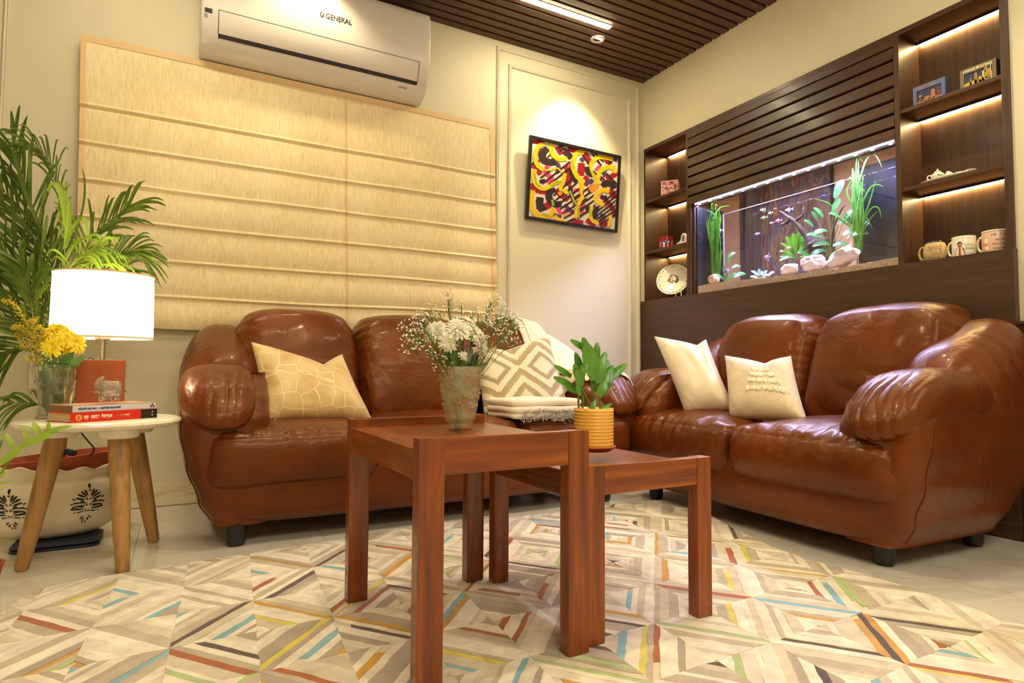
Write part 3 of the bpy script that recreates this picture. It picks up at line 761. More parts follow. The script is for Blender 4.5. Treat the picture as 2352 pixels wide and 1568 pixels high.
def fish(px, py, x, L_, head_left, kind, cols, label):
    root = thing('fish', label, 'fish', at(px, py, x=x), group='fish in the aquarium')
    s_ = 1 if head_left else -1     # head towards +y is left in the picture
    R_ = Matrix(((0, 1, 0), (s_, 0, 0), (0, 0, 1))).transposed()
    def W_(a, b, c): return (b*1.0, s_*a, c)      # a along the fish (head +), b thickness (x), c up
    hgt = {'tetra': .30, 'angel': .52}[kind]*L_
    g = G(); n1, n2 = 14, 10; prof_ = [(-.5, .10), (-.40, .22), (-.2, .75), (0.05, 1.0), (.25, .85), (.40, .5), (.48, .2), (.5, .02)]
    rings = []
    for i in range(n1+1):
        u = -.5+i/n1; hh = interp(prof_, u)*hgt*.5
        for j in range(n2):
            a = 2*pi*j/n2; rings.append(W_(u*L_*.8, cos(a)*hh*.32, sin(a)*hh))
    fs = [(i*n2+j, i*n2+(j+1) % n2, (i+1)*n2+(j+1) % n2, (i+1)*n2+j) for i in range(n1) for j in range(n2)]+[tuple(range(n2)), tuple(n1*n2+j for j in range(n2))]
    g.add(rings, fs); g.build('body', cols[0], root, True)
    t_ = .0012
    def fin(poly, name, mat): G().prism(poly, lambda p: W_(p[0]*L_, -t_/2, p[1]*L_), lambda p: W_(p[0]*L_, t_/2, p[1]*L_)).build(name, mat, root)
    fin([(-.38, .03), (-.62, .17), (-.56, 0), (-.62, -.17), (-.38, -.03)], 'tail_fin', cols[1])
    if kind == 'angel':
        fin([(.05, .22), (-.15, .26), (-.42, .68), (-.30, .16)], 'dorsal_fin', cols[1])
        fin([(.05, -.22), (-.15, -.26), (-.42, -.68), (-.30, -.16)], 'anal_fin', cols[1])
        fin([(.18, -.2), (.12, -.55), (.14, -.2)], 'pelvic_fin', cols[1])
        if len(cols) > 2:
            for a in (.2, 0, -.2): G().box(-.0075, .0075, -.0012, .0012, -hgt*.4, hgt*.4).build('stripe', cols[2], root).location = W_(a*L_*.8, 0, 0)
    else:
        fin([(.05, .13), (-.12, .27), (-.2, .12)], 'dorsal_fin', cols[1]); fin([(.0, -.12), (-.15, -.26), (-.28, -.1)], 'anal_fin', cols[1])
    G().ico(W_(.33*L_, -hgt*.10, .04*L_), .0018, 1).build('eye', 'black_plastic', root)
for nm, c in dict(fish_white=(226, 214, 232), fish_green=(160, 214, 120), fish_orange=(236, 176, 120), fish_pink=(226, 130, 190), fish_lilac=(190, 176, 228), fish_yellow=(232, 190, 60), fish_stripe=(50, 40, 60)).items():
    flat(nm, c, 0.3)
fish(1653, 530, .09, .052, True, 'tetra', ('fish_white', 'fish_white'), 'white fish beside the tall grass at the left end of the tank')
fish(1750, 482, .10, .040, True, 'tetra', ('fish_green', 'fish_green'), 'small pale green fish highest in the left half of the tank')
fish(1768, 489, .12, .036, True, 'tetra', ('fish_orange', 'fish_orange'), 'orange fish just right of the topmost green fish')
fish(1753, 500, .09, .046, True, 'tetra', ('fish_green', 'fish_green'), 'larger yellow-green fish below the topmost green fish')
fish(1771, 512, .12, .030, True, 'tetra', ('fish_orange', 'fish_orange'), 'smallest orange fish touching the pink fish')
fish(1786, 507, .11, .048, True, 'tetra', ('fish_pink', 'fish_pink'), 'bright pink fish in front of the driftwood tip')
fish(1810, 482, .12, .052, True, 'tetra', ('fish_lilac', 'fish_lilac'), 'lilac fish above the driftwood branch')
fish(1738, 537, .11, .038, True, 'tetra', ('fish_lilac', 'fish_lilac'), 'lilac fish swimming alone low in the middle left of the tank')
fish(1811, 570, .09, .040, False, 'angel', ('fish_white', 'fish_yellow'), 'angelfish with yellow fins beside the water fern')
fish(1761, 590, .10, .042, True, 'angel', ('fish_lilac', 'fish_lilac'), 'slender lilac angelfish above the grey-green plant')
fish(1668, 622, .07, .062, True, 'angel', ('fish_white', 'fish_lilac', 'fish_stripe'), 'large striped angelfish by the tan stone at the left')
fish(1696, 612, .15, .028, True, 'tetra', ('fish_white', 'fish_white'), 'tiny pale fish right of the striped angelfish')

# large abstract canvas and a violet curtain in the next room
ab = NT('abstract_canvas'); v = ab.coords((2.2, 4.6, 1.0)); f = ab.noise(v, 1.7, 6, 0.65, 0.6)
ab.l(ab.ramp(f, [(0.30, hexc(60, 56, 90)), (0.40, hexc(90, 62, 70)), (0.47, hexc(140, 116, 96)), (0.52, hexc(56, 84, 124)), (0.57, hexc(120, 60, 66)), (0.63, hexc(190, 150, 96)), (0.70, hexc(58, 96, 90)), (0.8, hexc(74, 54, 76))]), ab.b.inputs['Base Color']); ab.set(Roughness=0.7)
flat('violet_curtain', (74, 58, 78), 0.9)
cv = thing('abstract_painting', 'tall streaky multicoloured abstract canvas in the next room seen through the aquarium', 'painting', (2.585, (at(1745, 470, x=2.56).y+at(1908, 470, x=2.56).y)/2, 0.5))
cwid = abs(at(1745, 470, x=2.56).y-at(1908, 470, x=2.56).y)/2
G().box(-.03, .01, -cwid, cwid, .0, 2.1, .004).build('canvas', 'abstract_canvas', cv)
G().box(-.02, .014, -cwid-.01, cwid+.01, -.015, 2.11).build('stretcher', 'black_frame', cv)
ct = thing('curtain', 'dark violet curtain hanging beside the abstract canvas in the next room', 'curtain', (2.54, (at(1700, 470, x=2.54).y+at(1745, 470, x=2.54).y)/2, .05))
G().grid(lambda u, v: (0.02*sin(u*16), -.13+.26*u, 2.5*v), 40, 4).build('curtain_cloth', 'violet_curtain', ct, True)
# ------------------------------------------------------------------ leather sofas (local frame: u across, v depth with the front at -0.93, z up)
def nz(x, y, z): return noise.noise(Vector((x, y, z)))
def pl(t): return abs(sin(t*0.5))**0.65-0.62        # puffy lobes with sharp valleys, as gathered leather falls
def msk(x, y, z): return max(0.0, min(1.0, 0.5+1.6*noise.noise(Vector((x, y, z)))))
def sofa(name, label, loc, rz, hb, seats, seat_half, nb, seed):
    """hb half width of the base, seats list of (u0, u1), nb list of back pillows (u0, u1)"""
    root = thing(name, label, 'sofa', loc, rz)
    r = random.Random(seed)
    # plinth / front rail
    def rail(a, b, c, q):
        return q
    puff('base', (hb, 0.335, 0.125), (0, -0.535, 0.19), (9, 9, 7), lambda a, b, c, q: Vector((q.x, q.y-(0.03*(1-abs(c)**2) if b < 0 else 0), q.z)),
         lambda a, b, c, p: 0.0012*nz(p.x*4, p.y*4, p.z*9+seed), 'leather', root, 30)
    puff('back_frame', (hb+.02, 0.085, 0.34), (0, -0.115, 0.42), (8, 6, 5), None, None, 'leather', root, 20)
    # seat cushions
    for i, (u0, u1) in enumerate(seats):
        w_ = (u1-u0)/2; cu = (u0+u1)/2; sd = seed*3.7+i*11
        sag = 1.0 if seed == 1 else 1.7
        def dfm(a, b, c, q, w_=w_, cu=cu, sd=sd):
            z = q.z; y = q.y
            if c > 0: z += 0.030*(1-a*a)*(1-b*b)*sag
            if b < 0: y -= 0.014*(1-abs(a)**3)*(1-c*c)*sag
            # lower front edge tucks in, upper edge keeps a soft lip
            if b < 0 and c < 0: y += 0.03*(c*c)*(b*b)
            z -= 0.012*max(0, -b)**3*(1-abs(c))*0
            return Vector((q.x, y, z))
        def wr(a, b, c, p, sd=sd, w_=w_, sag=sag):
            d = 0.0
            ft = exp(-((c-0.62)/0.30)**2)*(max(0, -b)**4)          # pleats under the front top seam
            d += ft*0.0085*sag*pl(p.x*105+7*nz(p.x*7, sd, 0))*msk(p.x*6, sd, 4)
            tp = max(0, c)**2*exp(-((b+0.93)/0.22)**2)               # puckers on top behind the seam
            d += tp*0.0090*sag*nz(p.x*30+sd, p.y*12, 2.0)
            cr = exp(-((1-abs(a))/0.14)**2)                          # creases at the ends
            d += cr*0.0055*sag*pl(p.z*120+p.y*40+5*nz(p.y*6, p.z*6, sd))*msk(p.y*7, p.z*9, sd)
            if sag > 1:                                               # slanting drag folds of the slack cushions
                k = pl((p.x*0.85-p.z*0.55)*95+7*nz(p.x*4, p.z*5, sd))*msk(p.x*5, p.z*4, sd+1)*1.3
                side = 1.0 if (cu < 0) else max(0, a)**3*1.2
                d += 0.0075*k*side*(1-c*c*0.6)*max(0, -b)**2*(0.35+0.65*abs(nz(p.x*3, p.z*4, sd+9))*2)
                d += 0.0065*max(0, c)*pl((p.x+p.y*.7)*60+6*nz(p.x*5, p.y*5, sd))*msk(p.x*4, p.y*4, sd+3)*(1 if cu < 0 else .5)
            d += 0.003*nz(p.x*6, p.y*6, p.z*6+sd)
            # recessed seam line round the top edge
            d -= 0.004*exp(-((c-0.80)/0.035)**2)*(max(0, -b)**6)
            return d
        puff('seat_cushion', (w_*1.012, 0.325, 0.103), (cu, -0.605, 0.300), (10, 10, 4.6), dfm, wr, 'leather', root, 64)
    # back pillows
    for i, (u0, u1) in enumerate(nb):
        w_ = (u1-u0)/2; cu = (u0+u1)/2; sd = seed*5.1+i*7
        outer = -1 if i == 0 else (1 if i == len(nb)-1 else 0)
        def dfm(a, b, c, q, outer=outer):
            y, z, x = q.y, q.z, q.x
            y += (c+0.2)*0.085                                       # lean back
            if b < 0: y -= 0.035*(1-a*a)*(1-(c-0.35)**2)            # swollen front, fullest in the upper half
            if c > 0: z -= 0.022*(abs(a)**3.5)*(c**2)
            if c > 0: z += 0.012*(1-a*a)
            x += -0.02*a*max(0, c)**3
            return Vector((x, y, z))
        def wr(a, b, c, p, sd=sd, outer=outer):
            d = 0.0
            e = exp(-((1-abs(a))/0.20)**1.5)
            amp = 0.0130 if (outer and a*outer > 0) else 0.0085
            d += e*amp*pl(c*34+b*5+6*nz(p.x*7, p.z*5, sd))*(0.25+max(0, c+.3)*.8)*(1.0 if b < 0.3 else .4)*(.3+.7*msk(p.z*7, p.x*5, sd))
            k = pl((p.x*0.9+p.z*0.7)*52+6*nz(p.x*4, p.z*4, sd))
            d += 0.0050*k*max(0, -b)*msk(p.x*3, p.z*3, sd+5)*max(0, .8-c)
            d += 0.007*nz(p.x*4, p.y*4, p.z*4+sd)+.0025*nz(p.x*13, p.y*13, p.z*13+sd)
            if c < -0.3: d += 0.005*pl((p.x-p.z*1.2)*60+sd+4*nz(p.x*5, p.z*5, sd))*(-c-.3)*max(0, -b)
            return d
        puff('back_cushion', (w_*1.03, 0.135, 0.255), (cu, -0.315, 0.618), (9, 2.8, 4.6), dfm, wr, 'leather', root, 60)
    # arms
    for s_ in (-1, 1):
        # shell: bulges outwards from the floor rail up, front edge rounded
        tabU = [(0.07, 0.0), (0.16, 0.045), (0.28, 0.085), (0.40, 0.108), (0.48, 0.108), (0.54, 0.085), (0.58, 0.045)]
        tabF = [(0.07, -0.852), (0.20, -0.885), (0.34, -0.905), (0.44, -0.892), (0.50, -0.855), (0.55, -0.79), (0.58, -0.73)]
        tabR = [(0.07, -0.20), (0.25, -0.15), (0.45, -0.09), (0.60, -0.05)]
        NZ, NA = 40, 72
        vs = []; fs = []
        for iz in range(NZ+1):
            z = 0.072+(0.60-0.072)*iz/NZ
            zz = min(z, 0.58)
            uo = hb+interp(tabU, zz)+0.0; ui = hb-0.19
            vf = interp(tabF, zz); vr = interp(tabR, z)
            cu_, cv = (uo+ui)/2, (vf+vr)/2; hu, hv = (uo-ui)/2, (vr-vf)/2
            for ia in range(NA):
                t_ = 2*pi*ia/NA; c_, d_ = cos(t_), sin(t_); n_ = 6.0
                k_ = (abs(c_)**n_+abs(d_)**n_)**(1/n_)
                vs.append((s_*(cu_+hu*c_/k_), cv+hv*d_/k_, z))
        for iz in range(NZ):
            for ia in range(NA):
                q = (iz*NA+ia, iz*NA+(ia+1) % NA, (iz+1)*NA+(ia+1) % NA, (iz+1)*NA+ia)
                fs.append(q if s_ > 0 else tuple(reversed(q)))
        fs += [tuple(range(NA)), tuple(NZ*NA+i for i in range(NA))]
        o = raw('arm_panel', vs, fs, 'leather', root, True)
        me = o.data; ns = [v.normal.copy() for v in me.vertices]
        for v, n_ in zip(me.vertices, ns):
            p = v.co
            v.co = p+n_*(0.0022*nz(p.x*3, p.y*3, p.z*3+seed)+0.0022*pl((p.y*0.9+p.z*1.0)*70)*max(0, .32-p.z)*2.4*(abs(nz(p.y*3, p.z*2, seed))*2))
        # piping along the front outer edge of the arm panel
        if True:
            pts = []
            for iz in range(1, NZ-3):
                z = 0.072+(0.60-0.072)*iz/NZ; ring = me.vertices[iz*NA:(iz+1)*NA]
                t_ = -radians(42); ia = int(round((t_ % (2*pi))/(2*pi)*NA)) % NA
                pts.append(ring[ia].co+Vector((s_*.0006, -.0006, 0)))
            G().tube(pts, 0.0021, 6).build('piping', 'leather', root, True)
        # lower arm pillow with a gathered, drooping roll in front
        def dfm(a, b, c, q, s_=s_):
            x, y, z = q
            f = max(0, -b)
            z -= 0.085*f**2.2                                     # droop
            z += 0.030*(1-b*b)*max(0, c)
            x += s_*0.012*f*f*-1
            y += -0.0
            return Vector((x, y, z))
        def wr(a, b, c, p, s_=s_):
            f = max(0, -b)
            d = 0.0095*f**1.3*pl(a*22*s_+c*5+7*nz(p.x*8, p.y*5, p.z*6+seed))*(.25+.75*msk(p.x*9, p.y*5, p.z*7+seed))
            d += 0.0060*max(0, -a*s_)*pl(p.y*90+6*nz(p.y*5, p.z*6, seed+3))*msk(p.y*6, p.z*6, seed)
            d += 0.006*nz(p.x*8, p.y*5, p.z*8+seed)+.003*nz(p.x*18, p.y*12, p.z*18+seed)
            return d
        puff('arm_cushion', (0.126, 0.278, 0.077), (s_*(hb-0.014), -0.660, 0.522), (2.8, 3.4, 2.5), dfm, wr, 'leather', root, 54)
        # upper arm pillow rising to the back
        def dfm(a, b, c, q, s_=s_):
            x, y, z = q
            z += 0.100*b*(1.0 if c > -0.2 else 0.6)
            z -= 0.055*max(0, a*s_)**2
            z += 0.02*(1-a*a)*max(0, c)
            return Vector((x, y, z))
        def wr(a, b, c, p, s_=s_):
            o_ = max(0, a*s_)
            d = 0.0115*o_**2*pl(p.y*88+p.z*50+6*nz(p.y*6, p.z*6, seed+1))*(.2+.8*msk(p.y*7, p.z*7, seed))
            d += 0.0065*max(0, -b)**2*pl(p.x*80+6*nz(p.x*6, p.z*5, seed))*msk(p.x*9, p.z*5, seed+2)
            d += 0.006*nz(p.x*6, p.y*5, p.z*5+seed)
            return d
        puff('upper_arm_cushion', (0.148, 0.245, 0.150), (s_*(hb-0.045), -0.325, 0.592), (2.9, 3.2, 2.7), dfm, wr, 'leather', root, 54)
    fy_ = -.82 if seed == 1 else -.775
    for (fu, fv) in ((-hb+.08, fy_), (hb-.08, fy_), (-hb+.08, -.24), (hb-.08, -.24)):
        G().lathe([(.024, 0), (.029, .003), (.033, .018), (.034, .05), (.034, .078)], 28, (fu, fv, 0)).build('foot', 'black_plastic', root, True, sharp=50)
    return root
W3 = 1.79/2
sofa3 = sofa('three_seat_sofa', 'long brown leather sofa under the roman blind', (-1.755, 0, 0), 0, W3-.02,
             [(-.905, -.300), (-.300, .300), (.300, .905)], .3, [(-.775, -.262), (-.262, .335), (.335, .79)], 1)
sofa2 = sofa('two_seat_sofa', 'brown leather two-seat sofa against the dark cabinet wall', (0.006, -1.480, 0), radians(-92.2), .635,
             [(-.650, .015), (.015, .680)], .3, [(-.53, .015), (.015, .565)], 2)
sofa2.scale = (1.0, 0.945, 1.0)
# ------------------------------------------------------------------ rug
rug = thing('rug', 'large cream rug with nested diamond pattern and coloured accent stripes under the wooden tables', 'rug', (-1.9, -1.9, 0))
RO = -rug.location
outline = catmull([(-3.12, -1.36, 0), (-3.085, -1.12, 0), (-2.97, -1.035, 0), (-2.55, -0.985, 0), (-2.1, -0.93, 0), (-1.83, -0.90, 0), (-1.4, -0.945, 0), (-1.05, -0.935, 0), (-0.79, -0.945, 0), (-0.705, -1.03, 0), (-0.77, -1.30, 0), (-0.93, -1.75, 0), (-0.925, -2.1, 0), (-0.945, -2.43, 0), (-0.97, -2.9, 0), (-1.0, -3.6, 0), (-3.2, -3.6, 0), (-3.15, -2.5, 0), (-3.12, -1.36, 0)], 5)[:-1]
def inside(x, y):
    c = False; n = len(outline)
    for i in range(n):
        a, b = outline[i], outline[(i+1) % n]
        if (a.y > y) != (b.y > y) and x < (b.x-a.x)*(y-a.y)/(b.y-a.y)+a.x: c = not c
    return c
def snap(x, y):
    q = Vector((x, y)); best = None
    for i in range(len(outline)):
        a = outline[i].to_2d(); b = outline[(i+1) % len(outline)].to_2d(); d = b-a; t_ = max(0, min(1, (q-a).dot(d)/max(1e-9, d.length_squared))); c = a+d*t_
        if best is None or (c-q).length < best[0]: best = ((c-q).length, c)
    return best[1].x, best[1].y
g = G(); k = len(outline)
g.add([(p.x, p.y, 0.0015) for p in outline]+[(p.x, p.y, 0.0085) for p in outline], [tuple(range(k-1, -1, -1)), tuple(range(k, 2*k))]+[(i, (i+1) % k, (i+1) % k+k, i+k) for i in range(k)])
g.build('backing', 'rug_edge' if 'rug_edge' in MATS else flat('rug_edge', (214, 200, 172), 0.95), rug, loc=RO)
RC = dict(cream=(240, 231, 212), ivory=(232, 222, 202), sand=(212, 200, 176), taupe=(192, 178, 156), grey=(176, 162, 144),
          rust=(172, 86, 14), gold=(204, 150, 30), lime=(220, 206, 76), blue=(130, 184, 200), green=(176, 198, 134), dark=(84, 68, 62))
rmats = []
for nm, c in RC.items():
    t = NT('rug_'+nm); v = t.coords((1, 1, 1)); f = t.noise(v, 17, 3, 0.6)
    lo = tuple(int(x*0.92) for x in c); hi = tuple(min(255, int(x*1.04)) for x in c)
    t.l(t.ramp(f, [(0.35, hexc(*lo)), (0.65, hexc(*hi))]), t.b.inputs['Base Color'])
    t.bump(t.noise(v, 520, 3, .7), 0.5, 0.003); t.set(Roughness=0.55 if nm in ('gold', 'rust', 'blue', 'lime') else 0.95, Sheen_Weight=0.3); rmats.append(t.m)
rk = list(RC)
NO = Vector((-1.541, -1.822, 0)); NA_ = Vector((0.189, 0.210, 0)); NB_ = Vector((0.159, -0.202, 0))
rr = random.Random(21); g = G()
neutral = ['cream']*7+['ivory']*7+['sand']*6+['taupe']*4+['grey']*2
accent = ['rust', 'rust', 'gold', 'gold', 'lime', 'blue', 'blue', 'green', 'dark', 'dark']
def rugz(x, y): return 0.0105+0.0008*noise.noise(Vector((x*40, y*40, 0)))
fixed = {}   # (i, j, side, ring) -> colour, read off the photograph
def put(i, j, side, ring, col): fixed[(i, j, side, ring)] = col
for a in [(-3, -4, 2, 0, 'gold'), (-2, -4, 1, 1, 'rust'), (-3, -3, 0, 1, 'rust'), (-2, -3, 2, 1, 'dark'), (-1, -4, 3, 0, 'dark'), (-1, -4, 1, 0, 'gold'), (-4, -4, 3, 0, 'blue'), (-4, -4, 1, 0, 'green'),
          (-2, -2, 3, 1, 'gold'), (-1, -2, 0, 2, 'rust'), (-2, -1, 2, 1, 'dark'), (-2, -1, 1, 1, 'lime'), (-1, -1, 0, 1, 'gold'), (-1, 0, 2, 0, 'rust'), (-1, 1, 1, 1, 'gold'), (-1, 1, 0, 1, 'dark'), (0, 0, 3, 1, 'gold'),
          (0, 1, 1, 1, 'blue'), (0, 1, 2, 0, 'gold'), (0, 2, 3, 1, 'green'), (-1, 2, 0, 0, 'rust'), (1, 0, 3, 0, 'gold'), (1, 0, 2, 1, 'rust'), (1, 1, 3, 1, 'lime'), (1, 1, 2, 0, 'gold')]: put(*a)
RINGS = [0.0, 0.16, 0.30, 0.46, 0.60, 0.76, 1.0]
for i in range(-12, 14):
    for j in range(-14, 14):
        o0 = NO+i*NA_+j*NB_; cx = o0+(NA_+NB_)*.5
        if not (-3.6 < cx.x < -0.4 and -3.9 < cx.y < -0.6): continue
        cor = [o0, o0+NB_, o0+NA_+NB_, o0+NA_]
        far = (not inside(cx.x+.12, cx.y)) or (not inside(cx.x-.12, cx.y)) or (not inside(cx.x, cx.y+.1))
        for sd in range(4):
            A, B = cor[sd], cor[(sd+1) % 4]; prev = None
            nr = rr.choice((5, 6, 6)); widths = [rr.choice((.10, .15, .2, .26)) for _ in range(nr)]; tot = sum(widths); cuts = [0]
            for w_ in widths: cuts.append(cuts[-1]+w_/tot*0.97)
            prevc = None; la = False
            for q in range(nr):
                key = (i, j, sd, q)
                if key in fixed: c_ = fixed[key]
                elif (not la) and rr.random() < (0.035 if far else 0.17): c_ = rr.choice(accent)
                else:
                    c_ = rr.choice(neutral)
                    while c_ == prevc: c_ = rr.choice(neutral)
                la = c_ in accent; prevc = c_
                t0, t1 = cuts[q], cuts[q+1]
                if la and t1-t0 > .17: t1 = t0+rr.uniform(.10, .16); cuts[q+1] = t1
                hz = rr.uniform(-.0005, .0008)-(.0006 if la else 0)
                n_ = max(2, int(7*(1-t0)))
                row0 = []; row1 = []; 
                s0 = 0.0; s1 = 1.0
                if la and rr.random() < .35: s1 = rr.uniform(.6, .9)
                for m_ in range(n_+1):
                    u = s0+(s1-s0)*m_/n_
                    a0 = A.lerp(B, u).lerp(cx, t0); a1 = A.lerp(B, u).lerp(cx, t1)
                    for lst, p in ((row0, a0), (row1, a1)):
                        jx = .0045*noise.noise(Vector((p.x*26, p.y*26, 2))); jy = .0045*noise.noise(Vector((p.x*26, p.y*26, 9)))
                        x, y = p.x+jx, p.y+jy
                        lst.append((x, y, rugz(x, y)+hz))
                for m_ in range(n_):
                    qd = [row0[m_], row0[m_+1], row1[m_+1], row1[m_]]
                    mx_, my_ = sum(p[0] for p in qd)/4, sum(p[1] for p in qd)/4
                    if not (inside(mx_, my_) or any(inside(p[0], p[1]) for p in qd)): continue
                    qd = [p if inside(p[0], p[1]) else (*snap(p[0], p[1]), p[2]-.001) for p in qd]
                    g.mi = rk.index(c_); kk = len(g.v)
                    g.v += qd; g.v += [(p[0], p[1], .006) for p in qd]
                    g.f += [(kk, kk+1, kk+2, kk+3), (kk, kk+4, kk+5, kk+1), (kk+2, kk+6, kk+7, kk+3), (kk+1, kk+5, kk+6, kk+2), (kk+3, kk+7, kk+4, kk)]; g.m += [g.mi]*5
o = g.build('pile', None, rug, mats=rmats, loc=RO); tag(o, kind='stuff')

# ------------------------------------------------------------------ nesting wooden tables
def side_table(name, label, x0, x1, y0, y1, H, leg, rail, mat='table_wood_'):
    root = thing(name, label, 'table', ((x0+x1)/2, (y0+y1)/2, 0.0115)); cx, cy = (x0+x1)/2, (y0+y1)/2
    hx, hy = (x1-x0)/2, (y1-y0)/2; H = H-.0115; lw, ld = leg
    for sx in (-1, 1):
        for sy in (-1, 1):
            a, b = sorted((sx*hx, sx*(hx-lw))); c, d = sorted((sy*hy, sy*(hy-ld)))
            G().box(a, b, c, d, 0, H, .0025).build('leg', mat+'z', root)
    for sy in (-1, 1):
        c, d = sorted((sy*(hy-.002), sy*(hy-ld+.006)))
        G().box(-hx+lw-.001, hx-lw+.001, c, d, H-rail, H-.0006, .002).build('end_rail', mat+'x', root)
    G().box(-hx+.004, hx-.004, -hy+ld-.007, hy-ld+.007, H-.042, H-.022, .001).build('tabletop', mat+'y', root)
    for sx in (-1, 1):
        a, b = sorted((sx*(hx-.002), sx*(hx-.024)))
        G().box(a, b, -hy+ld-.002, hy-ld+.002, H-.082, H-.0225, .0015).build('side_rail', mat+'y', root)
    return root
tall = side_table('nesting_table', 'taller reddish wooden nesting table holding the vase of white flowers', -2.345, -1.957, -2.085, -1.535, 0.483, (.052, .035), .072)
low = side_table('nesting_table', 'lower reddish wooden nesting table holding the yellow plant pot', -1.945, -1.570, -2.065, -1.580, 0.400, (.046, .035), .066)

# ------------------------------------------------------------------ round side table with three wooden legs
rt = thing('round_side_table', 'round cream marble side table on three splayed wooden legs beside the long sofa', 'table', (-2.955, -0.82, 0))
RTZ = 0.452
G().lathe([(0, -.018), (.205, -.018), (.222, -.012), (.229, -.003), (.226, .004), (.215, .008), (0, .008)], 72, (0, 0, RTZ-.008)).build('tabletop', 'table_marble', rt, True, sharp=40)
for (fx, fy, tx, ty) in ((-.187, -.005, -.115, .02), (.085, -.185, .055, -.085), (.155, .17, .085, .09)):
    top = Vector((tx, ty, RTZ-.045)); bot = Vector((fx, fy, .0))
    G().lathe([(.052, -.032), (.058, -.026), (.058, 0)], 28, (tx, ty, RTZ-.024)).build('leg_socket', 'table_marble', rt, True, sharp=50)
    pts = [bot+(top-bot)*t_ for t_ in (0, .012, .03, .3, .6, .85, 1.06)]
    G().tube(pts, [.012, .0165, .0185, .0235, .027, .029, .030], 24).build('leg', 'mango_wood', rt, True, sharp=50)

# ------------------------------------------------------------------ table lamp
lp = thing('table_lamp', 'lit table lamp with cream drum shade on a square wooden block', 'lamp', (-2.972, -0.665, RTZ))
bx = at(203, 915, y=-.75); bx2 = at(300, 915, y=-.75)
G().box(-.068, .068, -.03, .03, 0, .188, .002).build('base', 'lamp_block_wood', lp)
G().lathe([(.0085, .188), (.0085, .240), (.012, .242), (.012, .247), (.0085, .249), (.0085, .253), (.022, .257), (.023, .278), (.018, .288), (0, .289)], 24).build('stem', 'chrome', lp, True, sharp=40)
G().lathe([(.012, .289), (.018, .303), (.03, .333), (.031, .353), (.024, .378), (.008, .388), (0, .389)], 20).build('bulb', 'bulb_glow', lp, True)
ex = 1.0
SH0, SH1 = 0.262, 0.482
g = G(); n = 72; R0, R1 = .150, .147
def sh(a, r, z): return (r*cos(a), r*.86*sin(a), z)
g.grid(lambda u, v: sh(2*pi*u, R0+(R1-R0)*v, SH0+(SH1-SH0)*v), n, 10, True)
g.build('shade', 'shade_fabric', lp, True)
for z, R_ in ((SH0, R0), (SH1, R1)):
    g = G(); g.grid(lambda u, v: sh(2*pi*u, R_+.0016+(0.0008 if v < .5 else 0), z-.0012+v*.0055 if z == SH0 else z-.0043+v*.0055), n, 2, True); g.build('shade_rim', 'blind_hem', lp, True)
g = G()
for a in (0, pi/2, pi, 3*pi/2): g.tube([(0.01*cos(a), .01*sin(a), SH0+.012), (R0*cos(a), R0*.86*sin(a), SH0+.012)], .0015, 6)
g.build('spider', 'chrome', lp)
light('lamp_bulb', 'POINT', (-2.972, -0.665, RTZ+.36), 14.0, (1.0, 0.80, 0.52), shadow_soft_size=0.035)
# lamp cord with in-line switch
cdo = thing('lamp_cord', 'thin black lamp cable with an in-line switch hanging behind the round table', 'cable', (-2.98, -.6, .3))
LO = -cdo.location
pts = [at(250, 905, y=-.62), at(262, 880, y=-.5), at(250, 860, y=-.3), at(225, 842, y=-.08)]
G().tube(catmull([(-3.06, -.035, .572), at(232, 850, y=-.12), at(186, 868, y=-.25) , at(188, 905, y=-.4), at(182, 930, y=-.5), at(184, 985, y=-.55), at(200, 1010, y=-.55), at(216, 1030, y=-.55), at(206, 1045, y=-.55), at(180, 1045, y=-.55)], 8), .0026, 8).build('cable', 'cord_black', cdo, True, loc=LO)
G().tube(catmull([at(126, 1028, y=-.55), at(122, 1010, y=-.55), at(140, 998, y=-.56), at(165, 984, y=-.58), at(186, 960, y=-.66)], 8), .0026, 8).build('cable', 'cord_black', cdo, True, loc=LO)
a, b = at(127, 1030, y=-.55), at(178, 1042, y=-.55)
g = G(); g.box(-.031, .031, -.008, .008, -.0105, .0105, .005); o = g.build('switch', 'cord_black', cdo, True)
o.location = (a+b)/2+LO; o.rotation_euler = (0, atan2(-(b-a).z, (b-a).x), 0)

# ------------------------------------------------------------------ books
def book(name, label, x0, x1, y0, y1, z0, h, rz, cover, spine, page, order):
    cx, cy = (x0+x1)/2, (y0+y1)/2; w_, d_ = (x1-x0)/2, (y1-y0)/2
    root = thing(name, label, 'book', (cx, cy, z0), rz)
    G().box(-w_, w_, -d_, d_, 0, .0022, .0006).build('back_cover', cover, root)
    G().box(-w_, w_, -d_, d_, h-.0022, h, .0006).build('front_cover', cover, root)
    G().box(-w_, w_, -d_, -d_+.0025, 0, h, .0009).build('spine', spine, root)
    g = G()
    g.box(-w_+.003, w_-.003, -d_+.0025, d_-.003, .0022, h-.0022)
    g.build('pages', page, root); return root, w_, d_
t = NT('page_edges'); v = t.coords((3, 3, 900)); f = t.noise(v, 1.0, 2); t.l(t.ramp(f, [(.4, hexc(186, 164, 118)), (.6, hexc(212, 194, 150))]), t.b.inputs['Base Color']); t.set(Roughness=.9)
t = NT('page_edges_old'); v = t.coords((3, 3, 900)); f = t.noise(v, 1.0, 2); t.l(t.ramp(f, [(.4, hexc(134, 104, 62)), (.6, hexc(158, 128, 82))]), t.b.inputs['Base Color']); t.set(Roughness=.9)
flat('book_red', (206, 42, 26), 0.3); flat('book_black', (36, 30, 30), 0.35); flat('book_lilac', (206, 202, 214), 0.3); flat('book_tan', (186, 144, 116), 0.25)
